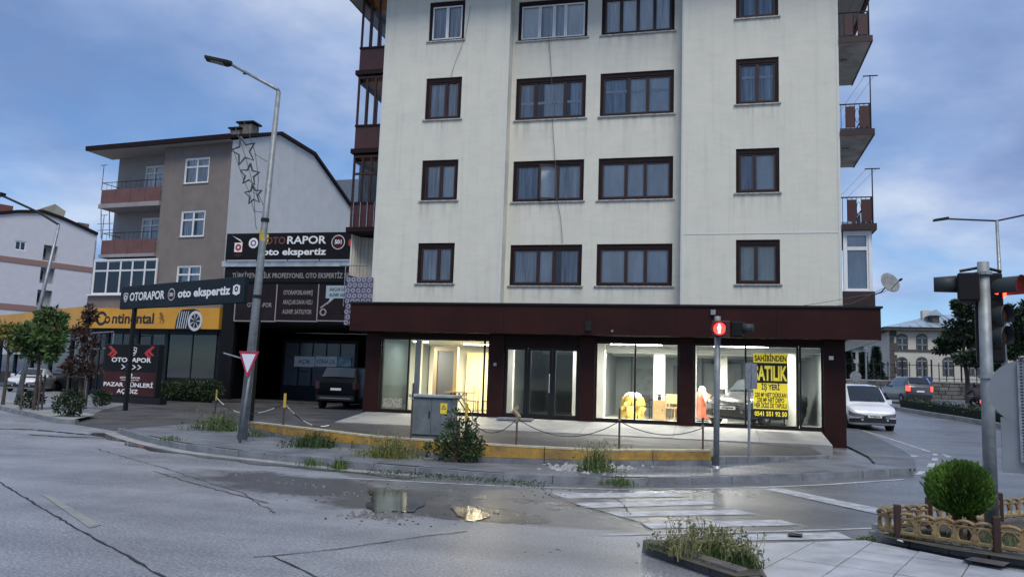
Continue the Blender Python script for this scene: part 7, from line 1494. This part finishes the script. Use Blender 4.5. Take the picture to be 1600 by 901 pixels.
p, q = hp(1454, 490, -2), hp(1471, 503, -2); dm = part('dormer', MB().fbox(HB, p[0] + .2, q[0] - .2, q[1] - .5, p[1] - .2, -6, -2), m_dst, hb); part('dormer_roof', MB().prism([HB.pt(p[0] - .2, p[1] - .2, -1.8), HB.pt(q[0] + .2, p[1] - .2, -1.8), HB.pt((p[0] + q[0]) / 2, p[1] + .5, -1.8)], -HB.n * 4), mat('zinc_roof', (.42, .50, .56), .4), dm)
p = hp(1448, 490, -4); part('chimney', MB().fbox(HB, p[0] - .45, p[0] + .45, ze + 1, p[1] + .4, -5, -4), m_hist, hb)
# low pale house and conifers further left
ph = thing('house', 'pale green house far off between the shop and the old building', 'building', (HB.pt(hp(1347, 560, -25)[0], 2, -25))); p, q = hp(1326, 541, -25), hp(1372, 600, -25)
hh = [(lerp(p[0], q[0], .12 + .22 * k), lerp(p[0], q[0], .24 + .22 * k), lerp(q[1], p[1], .35 + .3 * r_), lerp(q[1], p[1], .55 + .3 * r_)) for k in range(4) for r_ in range(2)]
part('wall', wall_holes(MB(), HB, p[0], q[0], q[1] - 2, p[1], hh, -25, .3), mat('pale_green', (.34, .38, .36), .85), ph); part('roof', MB().fbox(HB, p[0] - .5, q[0] + .5, p[1], p[1] + .5, -34, -24.5), mat('grey_roof', (.20, .22, .24), .7), ph)
for h_ in hh: part('window', MB().fbox(HB, h_[0], h_[1], h_[2], h_[3], -25.3, -25.2), m_cglass, ph)
def conifer(label, x, y, yt, wpx, Y, m, seed):
    p = yp(x, y, Y); p.z = G(p.x, Y); k = dep(p) / 1250.; H = z_at(p, x, yt) - p.z; W = wpx * k; t = thing('conifer', label, 'tree', p); rr = random.Random(seed); lv = MB(); tr = MB().tube([p, p + UPV * H * .95], [.18, .03], 8)
    for _ in range(2600): f = rr.random() ** .8; h = H * (.08 + .92 * f); a = rr.uniform(0, 6.283); r = W * .5 * (1 - f) * rr.uniform(.3, 1.05) * (.8 + .2 * math.sin(h * 5)); lv.leaf(p + Vector((r * math.cos(a), r * math.sin(a), h)), Vector((math.cos(a), math.sin(a), -.25)), rdir(rr), rr.uniform(.2, .5), .14)
    part('trunk', tr, mat('bark', (.075, .058, .045), .9), t); part('crown', lv, m, t)
m_con = leafmat('conifer_green', (.02, .042, .026), (.008, .018, .012), .8)
conifer('dark conifer beside the shop corner beyond the white van', 1325, 600, 546, 30, 80, m_con, 1); conifer('dark conifer left of the old cream building', 1370, 600, 540, 34, 84, m_con, 2); conifer('small dark conifer behind the pale green house', 1350, 600, 549, 18, 88, m_con, 3)
def bigtree(label, x, y0, Y, blobs, n, size, m, seed):
    p = yp(x, y0, Y); p.z = G(p.x, Y); rr = random.Random(seed); t = thing('tree', label, 'tree', p); lv = MB(); k = dep(p) / 1250.; fork = p + Vector((rr.uniform(-.2, .2), 0, (z_at(p, x, blobs[0][1]) - p.z) * .55)); tr = MB().tube([p, p.lerp(fork, .5) + Vector((.1, 0, 0)), fork], [.2, .16, .12], 8)
    for bxx, by, rx, rz in blobs:
        c = yp(bxx, by, Y + rr.uniform(-.8, .8)); tr.tube([fork, fork.lerp(c, .5) + rdir(rr) * .25, c], [.09, .06, .03], 6)
        for _ in range(6): tr.tube([c, c + Vector((rr.uniform(-1, 1) * rx * k, rr.uniform(-1, 1) * rx * k, rr.uniform(-.3, 1) * rz * k))], [.03, .008], 4)
        for _ in range(7): leafcloud(lv, c + Vector((rr.uniform(-1, 1) * rx, rr.uniform(-1, 1) * rx, rr.uniform(-1, 1) * rz)) * k * .6, (rx * k * .5, rx * k * .5, rz * k * .42), n // 7, size, rr, shell=.1)
    part('trunk', tr, mat('bark', (.075, .058, .045), .9), t); part('crown', lv, m, t)
m_bt = leafmat('street_tree', (.035, .062, .028), (.012, .024, .012), .8)
bigtree('dark leafy tree beside the traffic light in front of the old building', 1512, 605, 66, [(1510, 490, 22, 18), (1495, 520, 26, 18), (1525, 530, 24, 20), (1478, 540, 18, 12), (1500, 480, 12, 10), (1512, 560, 22, 14)], 900, .32, m_bt, 31)
bigtree('dark tree at the right edge behind the two armed lamp', 1592, 605, 62, [(1588, 500, 18, 22), (1600, 530, 20, 22), (1580, 545, 16, 16), (1605, 480, 14, 16)], 800, .32, m_bt, 32)
bigtree('green tree between the two armed lamp and the traffic light', 1560, 610, 70, [(1560, 515, 12, 18), (1568, 545, 12, 16), (1556, 570, 10, 14)], 500, .32, m_bt, 33)
# crossing sign and small plates by the wall
cp = yp(1448, 625, 66); cp.z = G(cp.x, 66); cs_ = thing('crossing_sign', 'small blue pedestrian crossing sign in front of the stone wall', 'road sign', cp); XS = Fr(cp, -3); c = XS.px(1448.5, 595); hw = 6.0 * 67 / 1250
part('pole', MB().tube([cp, XS.pt(c[0], c[1], -.03)], .04, 6), m_galvd, cs_); part('plate', MB().fbox(XS, c[0] - hw, c[0] + hw, c[1] - hw, c[1] + hw, 0, .03), mat('sign_blue', (.02, .07, .25), .4), cs_); shape(XS, [(c[0] - hw * .75, c[1] - hw * .65), (c[0] + hw * .75, c[1] - hw * .65), (c[0], c[1] + hw * .75)], .034, m_tw, cs_, 'triangle'); shape(XS, [(c[0] - hw * .2, c[1] - hw * .55), (c[0] + hw * .25, c[1] - hw * .55), (c[0] + .06, c[1] + hw * .3), (c[0] - .06, c[1] + hw * .3)], .038, m_tk, cs_, 'walker')
for x, lab in ((1337, 'round backed grey sign beyond the white van'),):
    p = yp(x, 605, 52); p.z = G(p.x, 52); t = thing('road_sign', lab, 'road sign', p); zc = z_at(p, x, 588); part('pole', MB().tube([p, Vector((p.x, p.y, zc + .3))], .035, 6), m_galvd, t); part('plate', MB().lathe((p.x, p.y - .04, zc), [(.32, 0), (.32, .02)], 20, (0, 1, 0)), m_galv, t)
p = yp(1354, 610, 56); p.z = G(p.x, 56); t = thing('utility_pole', 'thin grey pole beyond the white van', 'pole', p); part('shaft', MB().tube([p, Vector((p.x, p.y, z_at(p, 1353, 545)))], .06, 6), m_galvd, t); part('cap', MB().lathe((p.x, p.y, z_at(p, 1353, 545)), [(.09, 0), (.04, .1)], 8), m_galvd, t)
# grey metal roof peeping out between the two houses
q = yp(540, 300, 75); gh = thing('hall', 'distant building with a blue grey barrel roof between the houses', 'building', (q.x, 75, G(q.x, 75))); GHF = Fr((0, 75, 0), 0); p0, p1 = GHF.px(470, 330), GHF.px(620, 277)
part('roof', MB().prism([GHF.pt(p0[0], p0[1] - 3, 0), GHF.pt(p1[0], p0[1] - 3, 0), GHF.pt(p1[0], p1[1], 0), GHF.pt(lerp(p0[0], p1[0], .35), p1[1] - .1, 0), GHF.pt(p0[0], p0[1], 0)], -GHF.n * 8), mat('slate_roof', (.14, .17, .21), .6, noise=(2, .3), stretch=(1, 1, 6)), gh); part('wall', MB().fbox(GHF, p0[0], p1[0], 0, p0[1] - 3.02, -8, 0), m_gab, gh)
